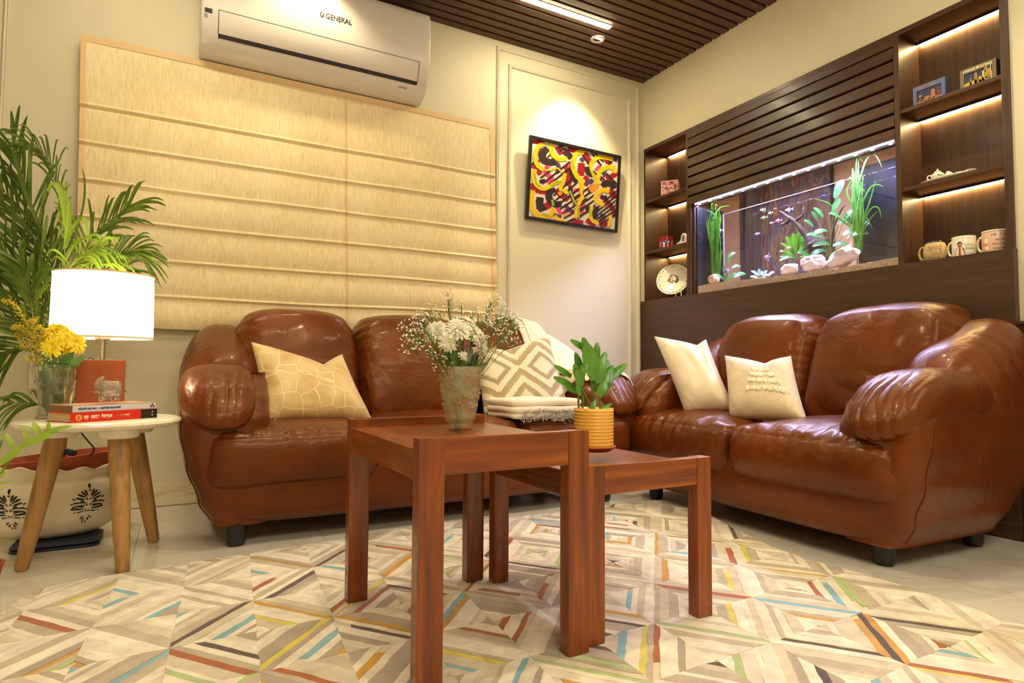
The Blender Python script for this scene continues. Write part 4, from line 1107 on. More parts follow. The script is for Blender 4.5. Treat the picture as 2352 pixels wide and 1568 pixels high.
flat('print_white', (250, 240, 226), 0.5); flat('print_red', (214, 50, 36), 0.5); flat('print_gold', (214, 160, 70), 0.4); flat('print_blue', (60, 76, 150), 0.5); flat('print_green', (150, 196, 150), 0.5)
p0 = at(161, 972, y=-1.0); p1 = at(360, 958, y=-.85); p0.z = p1.z = RTZ
L1 = (p1-p0).length; rz1 = atan2(p1.y-p0.y, p1.x-p0.x); dm = .125
mid = (p0+p1)/2+Vector((-sin(rz1), cos(rz1), 0))*dm/2
b1, w1, d1 = book('book', 'thick red and black book at the bottom of the pair on the round table', mid.x-L1/2, mid.x+L1/2, mid.y-dm/2, mid.y+dm/2, RTZ, .0285, rz1, 'book_red', 'book_red', 'page_edges', 0)
yb = -d1-.0004
G().box(w1-.053, w1+.0004, yb-.0004, yb+.003, .0004, .0281).build('spine_band', 'book_black', b1)
def spine_text(s_, size, mat, root, x, z, wd, bold=0): return text_mesh(s_, size, mat, frame_matrix((x, yb-.0006, z), (1, 0, 0), (0, 0, 1)), root, width=wd, bold=bold)
spine_text('\u09ae\u09a8\u09cd\u09a6', .0135, 'print_white', b1, -w1+.036, .0105, .014, .0004)
spine_text('\u09c7\u09ae\u09c7\u09af\u09bc\u09b0', .0135, 'print_white', b1, -w1+.056, .0105, .024, .0004)
spine_text('\u0989\u09aa\u09be\u0996\u09cd\u09af\u09be\u09a8', .0135, 'print_white', b1, -w1+.086, .0105, .032, .0004)
spine_text('\u09b8\u09ae\u09cd\u09aa\u09be\u09a6\u0995', .005, 'print_gold', b1, -w1+.128, .0135, .010)
spine_text('\u09b6\u09c8\u09b2\u09c7\u09a8', .0065, 'print_gold', b1, -w1+.141, .013, .014, .0002)
spine_text('\u09b9\u09be\u09b2\u09a6\u09be\u09b0', .0065, 'print_white', b1, -w1+.156, .013, .015, .0002)
for z_, c_ in ((.019, 'print_white'), (.0135, 'print_red'), (.008, 'print_white')): G().box(w1-.018, w1-.0145, yb-.0012, yb, z_, z_+.003).build('mark', c_, b1)
g = G(); n = 24; g.add([(-w1+.022+.0095*cos(2*pi*i/n), yb-.0008, .0145+.0095*sin(2*pi*i/n)) for i in range(n) if not (.4 < (2*pi*i/n) % (2*pi) < .5)], [tuple(range(n-0))[:n]]); g.build('emblem', 'print_gold', b1)
g = G(); g.add([(-w1+.018, yb-.0012, .0105), (-w1+.0225, yb-.0012, .0085), (-w1+.026, yb-.0012, .016), (-w1+.021, yb-.0012, .0205)], [(0, 1, 2, 3)]); g.build('emblem_figure', 'print_red', b1)
p0 = at(167, 943, y=-.99); p1 = at(358, 929, y=-.845); p0.z = p1.z = RTZ+.0285; L2 = (p1-p0).length; rz2 = atan2(p1.y-p0.y, p1.x-p0.x)
mid = (p0+p1)/2+Vector((-sin(rz2), cos(rz2), 0))*dm/2
b2, w2, d2 = book('book', 'lilac-grey book on top of the pair, under the crystal elephant', mid.x-L2/2, mid.x+L2/2, mid.y-dm/2, mid.y+dm/2, RTZ+.0287, .0215, rz2, 'book_tan', 'book_lilac', 'page_edges_old', 0)
yb = -d2-.0004
spine_text('\u09a8\u09bf\u09b0\u09cd\u09ac\u09be\u099a\u09bf\u09a4 \u09b0\u09ae\u09cd\u09af \u09b0\u099a\u09a8\u09be', .0075, 'print_blue', b2, -w2+.014, .008, .052, .0001)
spine_text('\u09b0\u099e\u09cd\u099c\u09bf\u09a4 \u099a\u099f\u09cd\u099f\u09cb\u09aa\u09be\u09a7\u09cd\u09af\u09be\u09df \u09b8\u09ae\u09cd\u09aa\u09be\u09a6\u09bf\u09a4', .0075, 'print_blue', b2, -w2+.076, .008, .062, .0001)
G().box(-w2+.0695, -w2+.072, yb-.001, yb, .0095, .012).build('mark', 'print_red', b2)
for (dx, dz) in ((0, .0035), (-.0045, -.002), (.0045, -.002)):
    G().lathe([(.0028, 0), (.0028, .001)], 12, (w2-.012+dx, yb-.0002, .0105+dz), Matrix.Rotation(pi/2, 3, 'X')).build('mark', 'book_black', b2)
B2Z = RTZ+.0287+.0215

# ------------------------------------------------------------------ crystal elephant
ep = at(248, 916, y=-.900)
ep = back_along(ep, .02)
el = thing('elephant_figurine', 'clear crystal elephant figurine with raised trunk on the stacked books', 'figurine', (ep.x, ep.y, B2Z), rz2)
def skin(name, pts, edges, rad, mat, parent, sub=2):
    me = bpy.data.meshes.new(name); me.from_pydata([tuple(p) for p in pts], edges, []); o = link(name, me, parent)
    md = o.modifiers.new('skin', 'SKIN'); sk_ = me.skin_vertices[0] if me.skin_vertices else None
    if not me.skin_vertices:
        bm = bmesh.new(); bm.from_mesh(me); bm.verts.layers.skin.verify(); bm.to_mesh(me); bm.free()
    for i, r_ in enumerate(rad): me.skin_vertices[0].data[i].radius = (r_, r_) if not isinstance(r_, tuple) else r_
    me.skin_vertices[0].data[0].use_root = True
    s2 = o.modifiers.new('sub', 'SUBSURF'); s2.levels = sub; s2.render_levels = sub; md.use_smooth_shade = True
    me.materials.append(MT(mat)); return o
E_ = 1.22
P_ = [(0.004, 0, .036), (.016, 0, .037), (-.010, 0, .041), (-.020, 0, .046), (-.028, 0, .040), (-.031, 0, .048), (-.027, 0, .058), (-.018, 0, .065), (-.010, 0, .066),
      (-.012, -.010, .018), (-.012, -.010, .004), (-.012, .010, .018), (-.012, .010, .004), (.017, -.010, .018), (.018, -.010, .004), (.017, .010, .018), (.018, .010, .004), (.024, 0, .032)]
P_ = [tuple(c*E_ for c in p) for p in P_]
Ed = [(0, 1), (0, 2), (2, 3), (3, 4), (4, 5), (5, 6), (6, 7), (7, 8), (2, 9), (9, 10), (2, 11), (11, 12), (1, 13), (13, 14), (1, 15), (15, 16), (1, 17)]
Rd = [.019, .018, .017, .0145, .0085, .006, .005, .004, .0045, .0085, .008, .0085, .008, .0095, .0085, .0095, .0085, .012]
skin('body', P_, Ed, [r_*E_ for r_ in Rd], 'crystal', el)
for sy in (-1, 1):
    G().ico((-.012, sy*.0165, .045), .0125, 3, (.75, .22, 1.0)).build('ear', 'crystal', el, True)
    G().ico((-.026, sy*.0075, .048), .0016, 1).build('eye', 'black_gloss', el, True)
    G().tube([(-.028, sy*.007, .036), (-.036, sy*.009, .036), (-.041, sy*.009, .041)], [.0022, .0018, .0006], 8).build('tusk', 'crystal', el, True)
# ------------------------------------------------------------------ cushions
def cushion(name, label, corners, thick, dip, mat, dipu=0.5, seed=1, N=44, back=1.0, lean=None):
    """corners bl, br, tl, tr in the world; a filled cushion with a chopped V in its top edge"""
    bl_, br_, tl, tr_ = [Vector(c) for c in corners]
    root = thing(name, label, 'cushion', (bl_+br_)/2); L = -root.location
    ex = ((br_-bl_)+(tr_-tl)).normalized(); ez = ((tl-bl_)+(tr_-br_)).normalized(); n_ = ex.cross(ez).normalized()   # towards the room
    w_ = (br_-bl_).length; h_ = (tl-bl_).length
    def pt(u, v, side):
        a, b = 2*u-1, 2*v-1
        # pinched outline: edges bow inward between the corners
        uu = 0.5+a*0.5*(1-0.045*(1-b*b)); 
        dy = 0.03*(1-a*a)*(-b)
        vv = v+dy*0.5*(1 if b < 0 else 0)
        k = u/dipu if u < dipu else (1-u)/(1-dipu); V = dip*(k**1.15)*(max(0, b+0.2)/1.2)**1.6
        p = bl_.lerp(br_, uu).lerp(tl.lerp(tr_, uu), vv)-ez*V
        t_ = (max(0, 1-a**6)*max(0, 1-b**6))**0.5*((1-a*a)*(1-b*b))**0.22
        t_ *= thick*(1-0.45*exp(-((u-dipu)/.10)**2)*max(0, b)**1.2)*(1+.15*(-b))
        q = p+n_*side*t_*(1.0 if side > 0 else back)
        s_ = seed*4.3
        wr = 0.004*pl((a*a+b*b)*9+6*noise.noise(Vector((u*5, v*5, s_))))*((abs(a)*abs(b))**1.5)*1.5
        wr += 0.004*noise.noise(Vector((u*5, v*5, s_)))+0.003*pl((u-dipu)*46+5*noise.noise(Vector((u*4, v*4, s_))))*max(0, b)*exp(-((u-dipu)/.25)**2)
        return q+n_*side*wr*min(1, t_/(thick*.4))
    g = G(); g.grid(lambda u, v: pt(u, v, 1), N, N); nv = len(g.v)
    g.grid(lambda u, v: pt(1-u, v, -1), N, N)
    o = g.build('cover', mat, root, True, loc=L)
    bm = bmesh.new(); bm.from_mesh(o.data); bmesh.ops.remove_doubles(bm, verts=bm.verts, dist=0.0012); bm.to_mesh(o.data); bm.free()
    return root, pt, n_, ex, ez
SY = -0.93
c1, pt1, n1, ex1, ez1 = cushion('cushion', 'gold velvet cushion with pale hexagon outlines at the left end of the long sofa',
    [at(606, 966, y=-.745), at(857, 966, y=-.66), at(577, 785, y=-.60), at(786, 813, y=-.53)], .060, .066, 'gold_velvet', .72, 1)
L = -c1.location
G().box(-.001, .001, -.006, .006, -.02, .02).build('care_tag', 'cord_white', c1).location = at(598, 945, y=-.735)+L
G().tube([at(632, 962, y=-.77), at(634, 972, y=-.775), at(638, 978, y=-.78)], .0018, 6).build('zip_pull', 'cord_white', c1, loc=L)
# diamond ikat print: nested diamonds in the cloth of the cushion
def ikat():
    t = NT('ikat_print'); tc = t.n('ShaderNodeUVMap'); sp_ = t.n('ShaderNodeSeparateXYZ'); t.l(tc.outputs[0], sp_.inputs[0])
    def mth(op, a, b=None, c=None):
        nd = t.n('ShaderNodeMath', operation=op)
        for i, q in enumerate((a, b, c)):
            if q is None: continue
            if isinstance(q, (int, float)): nd.inputs[i].default_value = q
            else: t.l(q, nd.inputs[i])
        return nd.outputs[0]
    nz1 = t.n('ShaderNodeTexNoise'); mp = t.n('ShaderNodeMapping'); mp.inputs['Scale'].default_value = (90, 9, 1); t.l(tc.outputs[0], mp.inputs[0]); t.l(mp.outputs[0], nz1.inputs[0]); nz1.inputs['Scale'].default_value = 1; nz1.inputs['Detail'].default_value = 3
    jit = mth('MULTIPLY', mth('SUBTRACT', nz1.outputs[0], 0.5), 0.16)
    x = mth('ABSOLUTE', mth('SUBTRACT', mth('FRACT', mth('MULTIPLY_ADD', sp_.outputs[0], 1.70, -0.55)), 0.5))
    x = mth('MULTIPLY', x, 1.0/1.70/0.31)
    y = mth('MULTIPLY', mth('ABSOLUTE', mth('SUBTRACT', sp_.outputs[1], 0.47)), 1.0/0.33)
    d = mth('MULTIPLY', mth('ADD', mth('ADD', x, y), mth('MULTIPLY', jit, 1.5)), 1/3.0)
    f = d
    W0 = hexc(216, 204, 178); T0 = hexc(150, 134, 104); T1 = hexc(168, 148, 108)
    stops = [(0.0, W0), (0.12, W0), (0.16, T0), (0.215, T0), (0.225, W0), (0.32, W0), (0.33, T0), (0.43, T1), (0.44, W0), (0.53, W0), (0.54, T0), (0.63, T1), (0.64, W0), (0.71, W0), (0.72, T0), (0.82, T1), (0.83, W0)]
    r_ = t.n('ShaderNodeValToRGB'); r_.color_ramp.interpolation = 'LINEAR'; el = r_.color_ramp.elements
    while len(el) < len(stops): el.new(.5)
    for e, (p, c) in zip(el, stops): e.position = p; e.color = c
    t.l(f, r_.inputs[0]); t.l(r_.outputs[0], t.b.inputs['Base Color']); t.set(Roughness=.7, Sheen_Weight=.3)
ikat()
def add_uv(root, N=44):
    o = root.children[0]; me = o.data
    return o
c2, pt2, n2, ex2, ez2 = cushion('cushion', 'beige and white diamond ikat cushion at the right end of the long sofa',
    [at(1112, 955, y=-.66), at(1306, 930, y=-.74), at(1082, 797, y=-.46), at(1262, 772, y=-.56)], .060, .045, 'ikat_print', .42, 2)
o = c2.children[0]; me = o.data; uvl = me.uv_layers.new(name='UVMap')
b0 = Vector(at(1112, 955, y=-.66)); inv_w = 1/((at(1306, 930, y=-.74)-b0).length); inv_h = 1/((at(1082, 797, y=-.46)-b0).length)
wp = [v.co-L*0+c2.location for v in me.vertices]
for lp_ in me.loops:
    q = wp[lp_.vertex_index]-b0; uvl.data[lp_.index].uv = (q.dot(ex2)*inv_w, q.dot(ez2)*inv_h)
G().tube(catmull([at(1296, 925, y=-.75), at(1302, 931, y=-.765), at(1303, 938, y=-.77)], 4), .002, 6).build('zip_pull', 'black_plastic', c2, loc=-c2.location)
c3, pt3, n3, ex3, ez3 = cushion('cushion', 'plain cream silk cushion leaning at the left end of the two-seat sofa',
    [at(1574, 950, x=-.72), at(1690, 944, x=-.60), at(1502, 772, x=-.68), at(1622, 779, x=-.52)], .066, .040, 'cream_silk', .78, 3)
c4, pt4, n4, ex4, ez4 = cushion('cushion', 'cream cushion with white tufted triangle beside the plain silk one',
    [at(1676, 960, x=-.68), at(1856, 970, x=-.66), at(1664, 816, x=-.53), at(1817, 817, x=-.50)], .060, .046, 'linen_cushion', .62, 4)
# tufted fringe rows forming a triangle
g = G(); rq = random.Random(4)
rows = [(0.74, 0.50, 0.72), (0.62, 0.46, 0.80), (0.50, 0.42, 0.86), (0.37, 0.38, 0.93)]
for (v0, ua, ub) in rows:
    for k in range(150):
        u = ua+(ub-ua)*rq.random(); v = v0+rq.uniform(-.025, .03)-.05*(1-abs((u-(ua+ub)/2)/((ub-ua)/2)))*0
        p = pt4(u, v, 1); q = p+n4*rq.uniform(.002, .005)-ez4*rq.uniform(.006, .018)+ex4*rq.uniform(-.003, .003); m_ = (p+q)/2+n4*.003
        g.tube([p, m_, q], [.0016, .0018, .0010], 4, False)
o = g.build('tufts', 'tuft_cloth', c4, True, loc=-c4.location); o['kind'] = 'stuff'

# ------------------------------------------------------------------ throw blanket over the right arm of the long sofa
bpy.context.view_layer.update()
def bvh_of(root, names):
    vs = []; fs = []
    for ch in root.children:
        if ch.type != 'MESH' or not any(ch.name.startswith(n_) for n_ in names): continue
        M_ = root.matrix_world @ Matrix.Translation(ch.location); k = len(vs)
        vs += [M_ @ v.co for v in ch.data.vertices]; fs += [tuple(i+k for i in p.vertices) for p in ch.data.polygons]
    return BVHTree.FromPolygons(vs, fs)
bv = bvh_of(sofa3, ('arm_cushion', 'upper_arm', 'back_cushion', 'seat_cushion', 'arm_panel', 'back_frame'))
NX, NY = 60, 84; TXa, TXb, TYa, TYb = -1.235, -0.735, -0.06, -0.90
H_ = [[0.0]*(NY+1) for _ in range(NX+1)]
for i in range(NX+1):
    for j in range(NY+1):
        x = TXa+(TXb-TXa)*i/NX; y = TYa+(TYb-TYa)*j/NY
        hit = bv.ray_cast(Vector((x, y, 1.6)), Vector((0, 0, -1)))
        H_[i][j] = hit[0].z if hit[0] else 0.42
for it in range(10):
    H2 = [r_[:] for r_ in H_]
    for i in range(NX+1):
        for j in range(NY+1):
            s_ = 0; c_ = 0
            for di in (-1, 0, 1):
                for dj in (-1, 0, 1):
                    a, b = i+di, j+dj
                    if 0 <= a <= NX and 0 <= b <= NY: s_ += H_[a][b]; c_ += 1
            H2[i][j] = max(H_[i][j], s_/c_) if it < 9 else s_/c_
    H_ = H2
tb = thing('throw_blanket', 'cream woven throw draped over the right arm and back of the long sofa', 'blanket', (-1.0, -.5, .43))
TLo = -tb.location
def thr(u, v):
    i = u*NX; j = v*NY; i0, j0 = min(int(i), NX-1), min(int(j), NY-1); fi, fj = i-i0, j-j0
    z = (H_[i0][j0]*(1-fi)+H_[i0+1][j0]*fi)*(1-fj)+(H_[i0][j0+1]*(1-fi)+H_[i0+1][j0+1]*fi)*fj
    x = TXa+(TXb-TXa)*u; y = TYa+(TYb-TYa)*v
    w_ = 0.007*pl(u*34+v*7+5*noise.noise(Vector((u*3, v*3, 1))))*(0.5+0.5*msk(u*3, v*3, 2))+.008*noise.noise(Vector((u*4, v*4, 6)))
    return Vector((x, y, z+.016+w_))
# outline skewed so that the cloth falls from the back corner along the arm
def thr2(u, v):
    uu = u*(1-.0*v)+(.16+.28*max(0, v-.35))*(1-u)*v*1.2
    return thr(min(1, uu), v*(0.86+.10*u))
g = G(); g.grid(lambda u, v: thr2(u, v), 80, 100)
o = g.build('cloth', 'throw_cloth', tb, True, loc=TLo); sd_ = o.modifiers.new('thick', 'SOLIDIFY'); sd_.thickness = .006; sd_.offset = 1
g = G(); g.grid(lambda u, v: thr2(u*.035, v)+Vector((0, 0, .010)), 4, 100); g.build('hem_fold', 'throw_cloth', tb, True, loc=TLo)
g = G(); g.grid(lambda u, v: thr2(.09+u*.04, v)+Vector((0, 0, .006)), 4, 100); g.build('hem_fold', 'throw_cloth', tb, True, loc=TLo)
# folded end lying on the seat, with a grey tangled fringe
fb = thing('folded_throw', 'folded end of a cream throw with grey tangled fringe lying on the long sofa seat', 'blanket', (-1.2, -.82, .425))
def fold(z0, h, x0, x1, y0, y1, sd):
    def dfm(a, b, c, q): return Vector((q.x, q.y, q.z+.006*noise.noise(Vector((q.x*7, q.y*7, sd)))-.012*max(0, a)*0))
    return puff('layer', ((x1-x0)/2, (y1-y0)/2, h/2), ((x0+x1)/2, (y0+y1)/2, z0+h/2), (12, 12, 3), dfm, lambda a, b, c, p: .0022*pl(p.x*60+5*nz(p.x*8, p.y*8, sd))*msk(p.x*6, p.y*6, sd), 'throw_cloth', fb, 24)
fold(0.0, .030, -.16, .20, -.13, .14, 1); fold(.026, .030, -.165, .20, -.135, .14, 2); fold(.052, .034, -.16, .20, -.13, .14, 3)
mottled('grey_fringe', (110, 108, 106), (210, 204, 194), 60, .9)
g = G(); rq = random.Random(9)
for k in range(260):
    x = rq.uniform(-.12, .19); z = rq.uniform(-.005, .036); y = -.134-rq.uniform(0, .012)
    p = Vector((x, y, z)); pts = [p]
    for s_ in range(4): p = p+Vector((rq.uniform(-.010, .010), rq.uniform(-.004, .003), rq.uniform(-.007, .006))); pts.append(p)
    g.tube(pts, .0012, 4, False)
o = g.build('fringe', 'grey_fringe', fb, True); o['kind'] = 'stuff'
fb.location = (at(1250, 985, y=-.93).x+.01, -.80, .405)

# ------------------------------------------------------------------ painting
pa = thing('framed_painting', 'black framed abstract painting with yellow, red and black brush strokes on the back wall', 'painting', (-.585, -.03, 1.77))
TL_, TR_, BL_, BR_ = at(1216, 310, y=-.058), at(1425, 358, y=-.058), at(1208, 502, y=-.022), at(1418, 535, y=-.022)
PC = (TL_+TR_+BL_+BR_)/4
pa.location = PC
pex = ((TR_-TL_)+(BR_-BL_)).normalized(); pez = ((TL_-BL_)+(TR_-BR_)); pez = (pez-pex*pez.dot(pex)).normalized(); pn = pex.cross(pez)   # towards the room
PW = ((TR_-TL_).length+(BR_-BL_).length)/2; PH = ((TL_-BL_).length+(TR_-BR_).length)/2
def pp(x, y, h): return pex*x+pez*y+pn*h
def pbox(x0, x1, y0, y1, h0, h1, name, mat):
    vs = [pp(x, y, h) for x in (x0, x1) for y in (y0, y1) for h in (h0, h1)]
    G().add(vs, [(0,1,3,2), (4,6,7,5), (0,4,5,1), (2,3,7,6), (0,2,6,4), (1,5,7,3)]).build(name, mat, pa)
fw = .018
pbox(-PW/2, PW/2, PH/2-fw, PH/2, -.012, .006, 'frame_rail', 'black_frame'); pbox(-PW/2, PW/2, -PH/2, -PH/2+fw, -.012, .006, 'frame_rail', 'black_frame')
pbox(-PW/2, -PW/2+fw, -PH/2+fw, PH/2-fw, -.012, .006, 'frame_stile', 'black_frame'); pbox(PW/2-fw, PW/2, -PH/2+fw, PH/2-fw, -.012, .006, 'frame_stile', 'black_frame')
flat('canvas_white', (206, 192, 174), 0.8); flat('paint_yellow', (218, 178, 8), .4); flat('paint_black', (44, 30, 28), .4); flat('paint_red', (144, 24, 30), .4); flat('paint_pink', (214, 60, 110), .45); flat('paint_green', (150, 160, 30), .45); flat('paint_orange', (226, 132, 34), .45); flat('paint_purple', (74, 48, 84), .5)
pbox(-PW/2+fw, PW/2-fw, -PH/2+fw, PH/2-fw, -.008, -.004, 'canvas', 'canvas_white')
Q = [Vector((237, 210, 0)), Vector((1335, 470, 0)), Vector((1300, 1390, 0)), Vector((197, 1220, 0))]   # canvas corners in a close-up of the photograph
cw, ch = PW/2-fw, PH/2-fw
def quad_uv(x, y):
    u, v = .5, .5
    for _ in range(12):
        P0_ = Q[0].lerp(Q[1], u).lerp(Q[3].lerp(Q[2], u), v); du = (Q[1]-Q[0]).lerp(Q[2]-Q[3], v); dv = (Q[3]-Q[0]).lerp(Q[2]-Q[1], u)
        e = Vector((x, y, 0))-P0_; det = du.x*dv.y-du.y*dv.x
        u += (e.x*dv.y-e.y*dv.x)/det; v += (du.x*e.y-du.y*e.x)/det
    return max(0, min(1, u)), max(0, min(1, v))
ZL = [0.0]
def stroke(g, pts, w_, rough=.12):
    P_ = catmull([(a, b, 0) for a, b in pts], 6); ZL[0] += 1; h = -.0039+ZL[0]*.000022
    vs = []; k = len(P_); sd = len(g.v)
    for i, p in enumerate(P_):
        t_ = (P_[min(i+1, k-1)]-P_[max(i-1, 0)]).normalized(); n_ = Vector((-t_.y, t_.x, 0))
        ww = w_/2*(1+rough*noise.noise(Vector((i*.9, sd*.1, 0)))*2)
        if i in (0, k-1): ww *= .72
        for s_ in (1, -1):
            q = p+n_*ww*s_; u, v = quad_uv(q.x, q.y); vs.append(pp(-cw+2*cw*u, ch-2*ch*v, h))
    g.add(vs, [(2*i, 2*i+1, 2*i+3, 2*i+2) for i in range(k-1)])
def layer(name, mat, items):
    for pts, w_ in items:
        g = G(); stroke(g, pts, w_*(.82 if mat == 'paint_yellow' else 1)); g.build(name[:-1], mat, pa)
layer('red_strokes', 'paint_red', [([(240, 248), (300, 252), (385, 262)], 52), ([(350, 330), (300, 390), (270, 470), (330, 520)], 50), ([(540, 310), (560, 350), (600, 410)], 70), ([(670, 325), (740, 355), (820, 345)], 66), ([(880, 390), (920, 450), (960, 520)], 76), ([(650, 540), (690, 640), (700, 720), (670, 820)], 84),
    ([(850, 520), (845, 600), (840, 690)], 92), ([(232, 560), (290, 585), (340, 680)], 60), ([(225, 790), (250, 850), (330, 890), (420, 900)], 70), ([(300, 1080), (380, 1100), (460, 1060)], 90), ([(1215, 880), (1280, 930), (1290, 990)], 76), ([(1180, 740), (1250, 700), (1320, 660)], 70), ([(1160, 520), (1200, 500), (1230, 545)], 60),
    ([(1090, 1290), (1140, 1300), (1170, 1360)], 110), ([(730, 1270), (790, 1290), (880, 1300)], 70), ([(530, 860), (580, 920), (690, 1000)], 80), ([(880, 700), (930, 740), (900, 820)], 60), ([(1100, 950), (1170, 1000), (1280, 1120)], 60), ([(920, 1260), (980, 1300), (1040, 1340)], 66), ([(940, 900), (980, 880)], 60), ([(1240, 1080), (1290, 1150), (1290, 1220)], 60)])
layer('pink_strokes', 'paint_pink', [([(430, 560), (400, 640), (480, 730), (430, 790)], 60), ([(690, 500), (700, 590)], 50), ([(1030, 620), (1090, 560)], 46), ([(880, 1040), (860, 1120), (870, 1170)], 56), ([(750, 870), (830, 880)], 50), ([(640, 1120), (690, 1170)], 46), ([(540, 1100), (600, 1190)], 46), ([(1110, 740), (1150, 690)], 36), ([(1180, 1120), (1220, 1060)], 40)])
layer('purple_strokes', 'paint_purple', [([(560, 300), (620, 310)], 46), ([(500, 510), (560, 560), (540, 660)], 54), ([(830, 460), (880, 500)], 50), ([(910, 760), (960, 770), (1000, 740)], 60), ([(1140, 640), (1170, 700)], 66), ([(640, 1060), (700, 1130), (760, 1160)], 50), ([(1100, 1200), (1180, 1230)], 60), ([(480, 1180), (540, 1210), (600, 1230)], 50), ([(1270, 470), (1320, 490)], 50)])
layer('black_strokes', 'paint_black', [([(425, 330), (365, 400), (375, 480), (460, 515), (520, 490)], 92), ([(340, 970), (335, 1060), (375, 1150)], 92), ([(520, 860), (450, 910), (455, 1000), (530, 1060), (600, 1050)], 84), ([(925, 570), (935, 640), (1000, 680)], 74), ([(1120, 830), (1180, 790), (1250, 800), (1285, 860)], 86), ([(620, 370), (680, 410), (720, 460)], 74),
    ([(1060, 1090), (1025, 1190), (1050, 1240)], 70), ([(710, 590), (740, 700), (790, 770)], 62), ([(940, 1080), (930, 1150)], 54), ([(710, 820), (720, 920), (760, 1020)], 54), ([(1210, 520), (1250, 500)], 50), ([(330, 770), (400, 750)], 50), ([(1110, 960), (1190, 970)], 46)])
dl = [([(228, 550), (275, 505)], 24), ([(340, 720), (490, 600)], 24), ([(365, 795), (700, 505)], 26), ([(450, 800), (730, 560)], 24), ([(560, 370), (650, 330)], 22), ([(420, 450), (470, 410)], 20), ([(970, 385), (1110, 560)], 24), ([(1010, 390), (1140, 510)], 24), ([(860, 420), (960, 560)], 26), ([(1180, 660), (1330, 810)], 24), ([(1100, 700), (1170, 760)], 20), ([(1000, 620), (1130, 770)], 20)]
for k in range(7): dl.append(([(500+k*26, 950+k*58), (760+k*40, 700+k*70)], 24))
for k in range(6): dl.append(([(980+k*22, 1170+k*30), (1320, 880+k*62)], 22))
for k in range(5): dl.append(([(720+k*20, 1000+k*62), (1010+k*6, 800+k*66)], 22))
layer('diagonal_lines', 'paint_black', dl)
layer('orange_strokes', 'paint_orange', [([(1060, 800), (1000, 850), (960, 880)], 74), ([(860, 930), (860, 1000)], 50), ([(600, 900), (560, 930)], 54), ([(330, 850), (380, 870)], 40), ([(640, 1180), (650, 1220)], 40)])
YSC = .84
layer('yellow_strokes', 'paint_yellow', [([(400, 285), (335, 290), (290, 360), (275, 460), (310, 560), (380, 615)], 62), ([(380, 615), (460, 615), (540, 590), (600, 640)], 26), ([(485, 270), (470, 350), (505, 430), (570, 470), (665, 465)], 72), ([(278, 605), (258, 690), (285, 800), (370, 860), (450, 830), (520, 780), (600, 770)], 62),
    ([(250, 880), (235, 980), (240, 1100), (300, 1200), (400, 1225), (470, 1190), (500, 1110)], 74), ([(880, 385), (790, 390), (750, 470), (740, 580), (790, 690), (845, 760), (850, 860)], 72), ([(870, 950), (800, 1090), (780, 1240)], 60), ([(1255, 480), (1150, 452), (1050, 455), (985, 510), (960, 570)], 66), ([(960, 570), (1000, 670), (1060, 770)], 44),
    ([(1310, 655), (1270, 595), (1180, 580), (1100, 620), (1065, 700), (1065, 800)], 64), ([(1215, 905), (1150, 870), (1070, 905), (1035, 960), (1050, 1020), (1150, 1070)], 66), ([(985, 1080), (970, 1180), (1000, 1270), (1080, 1310)], 54), ([(1240, 1200), (1235, 1280), (1210, 1350)], 56), ([(510, 1210), (560, 1255), (660, 1290)], 62), ([(645, 655), (610, 760), (580, 880)], 56), ([(640, 860), (660, 920)], 60), ([(850, 760), (850, 940)], 44)])
layer('green_strokes', 'paint_green', [([(490, 290), (475, 360)], 14), ([(265, 660), (300, 800), (350, 830)], 24), ([(745, 420), (730, 520), (750, 600)], 24), ([(965, 520), (990, 490)], 26), ([(600, 770), (520, 780), (470, 850)], 34), ([(480, 1000), (500, 1080)], 30), ([(360, 1190), (450, 1210)], 34), ([(960, 1110), (980, 1210)], 26), ([(1190, 600), (1120, 640)], 22), ([(980, 620), (1040, 740)], 20), ([(700, 880), (760, 1020), (810, 1100), (820, 1240)], 26)])
sg = pp(-cw+2*cw*.885, ch-2*ch*.965, -.0028)
text_mesh('MRS', .030, 'black_plastic', frame_matrix(sg, pex, pez), pa, name='signature', extrude=.0001, width=.045, bold=.0006)
# ------------------------------------------------------------------ potted zz plant on the low table
zp = at(1364, 1042, z=.400)
zpot = thing('plant_pot', 'yellow ribbed ceramic pot on a terracotta saucer on the lower table', 'pot', (*back_along(zp, .06).to_2d(), .4005))
scz = depth(zpot.location)/FPX
R_ = 45*scz
prof = [(R_*.90, .006), (R_*.97, .010)]
for k in range(11):
    z = .016+k*.0092; prof += [(R_*.98, z), (R_*1.0, z+.0020), (R_*1.012, z+.0046), (R_*1.0, z+.0072)]
Hh = 98*scz; sc_ = Hh/(.016+11*.0092)
prof = [(r_, z*sc_*.98) for r_, z in prof]+[(R_*.985, Hh*.95), (R_*1.0, Hh*.985), (R_*.985, Hh), (R_*.92, Hh), (R_*.90, Hh*.9), (0, Hh*.88)]
G().lathe(prof, 64).build('pot', 'yellow_glaze', zpot, True)
G().lathe([(0, 0), (R_*.8, 0), (R_*1.10, .010), (R_*1.14, .013), (R_*1.10, .014), (R_*.8, .006), (0, .006)], 56).build('saucer', 'terracotta', zpot, True)
G().lathe([(0, Hh*.90), (R_*.9, Hh*.89)], 32).build('soil', 'soil', zpot, True)
zz = thing('zz_plant', 'glossy green zz plant with upright leafy stems growing in the yellow pot', 'plant', zpot.location+Vector((0, 0, Hh*.88)))
ZL_ = -zz.location; zy = zpot.location.y
def zat(px, py, dy=0): return at(px, py, y=zy+dy)
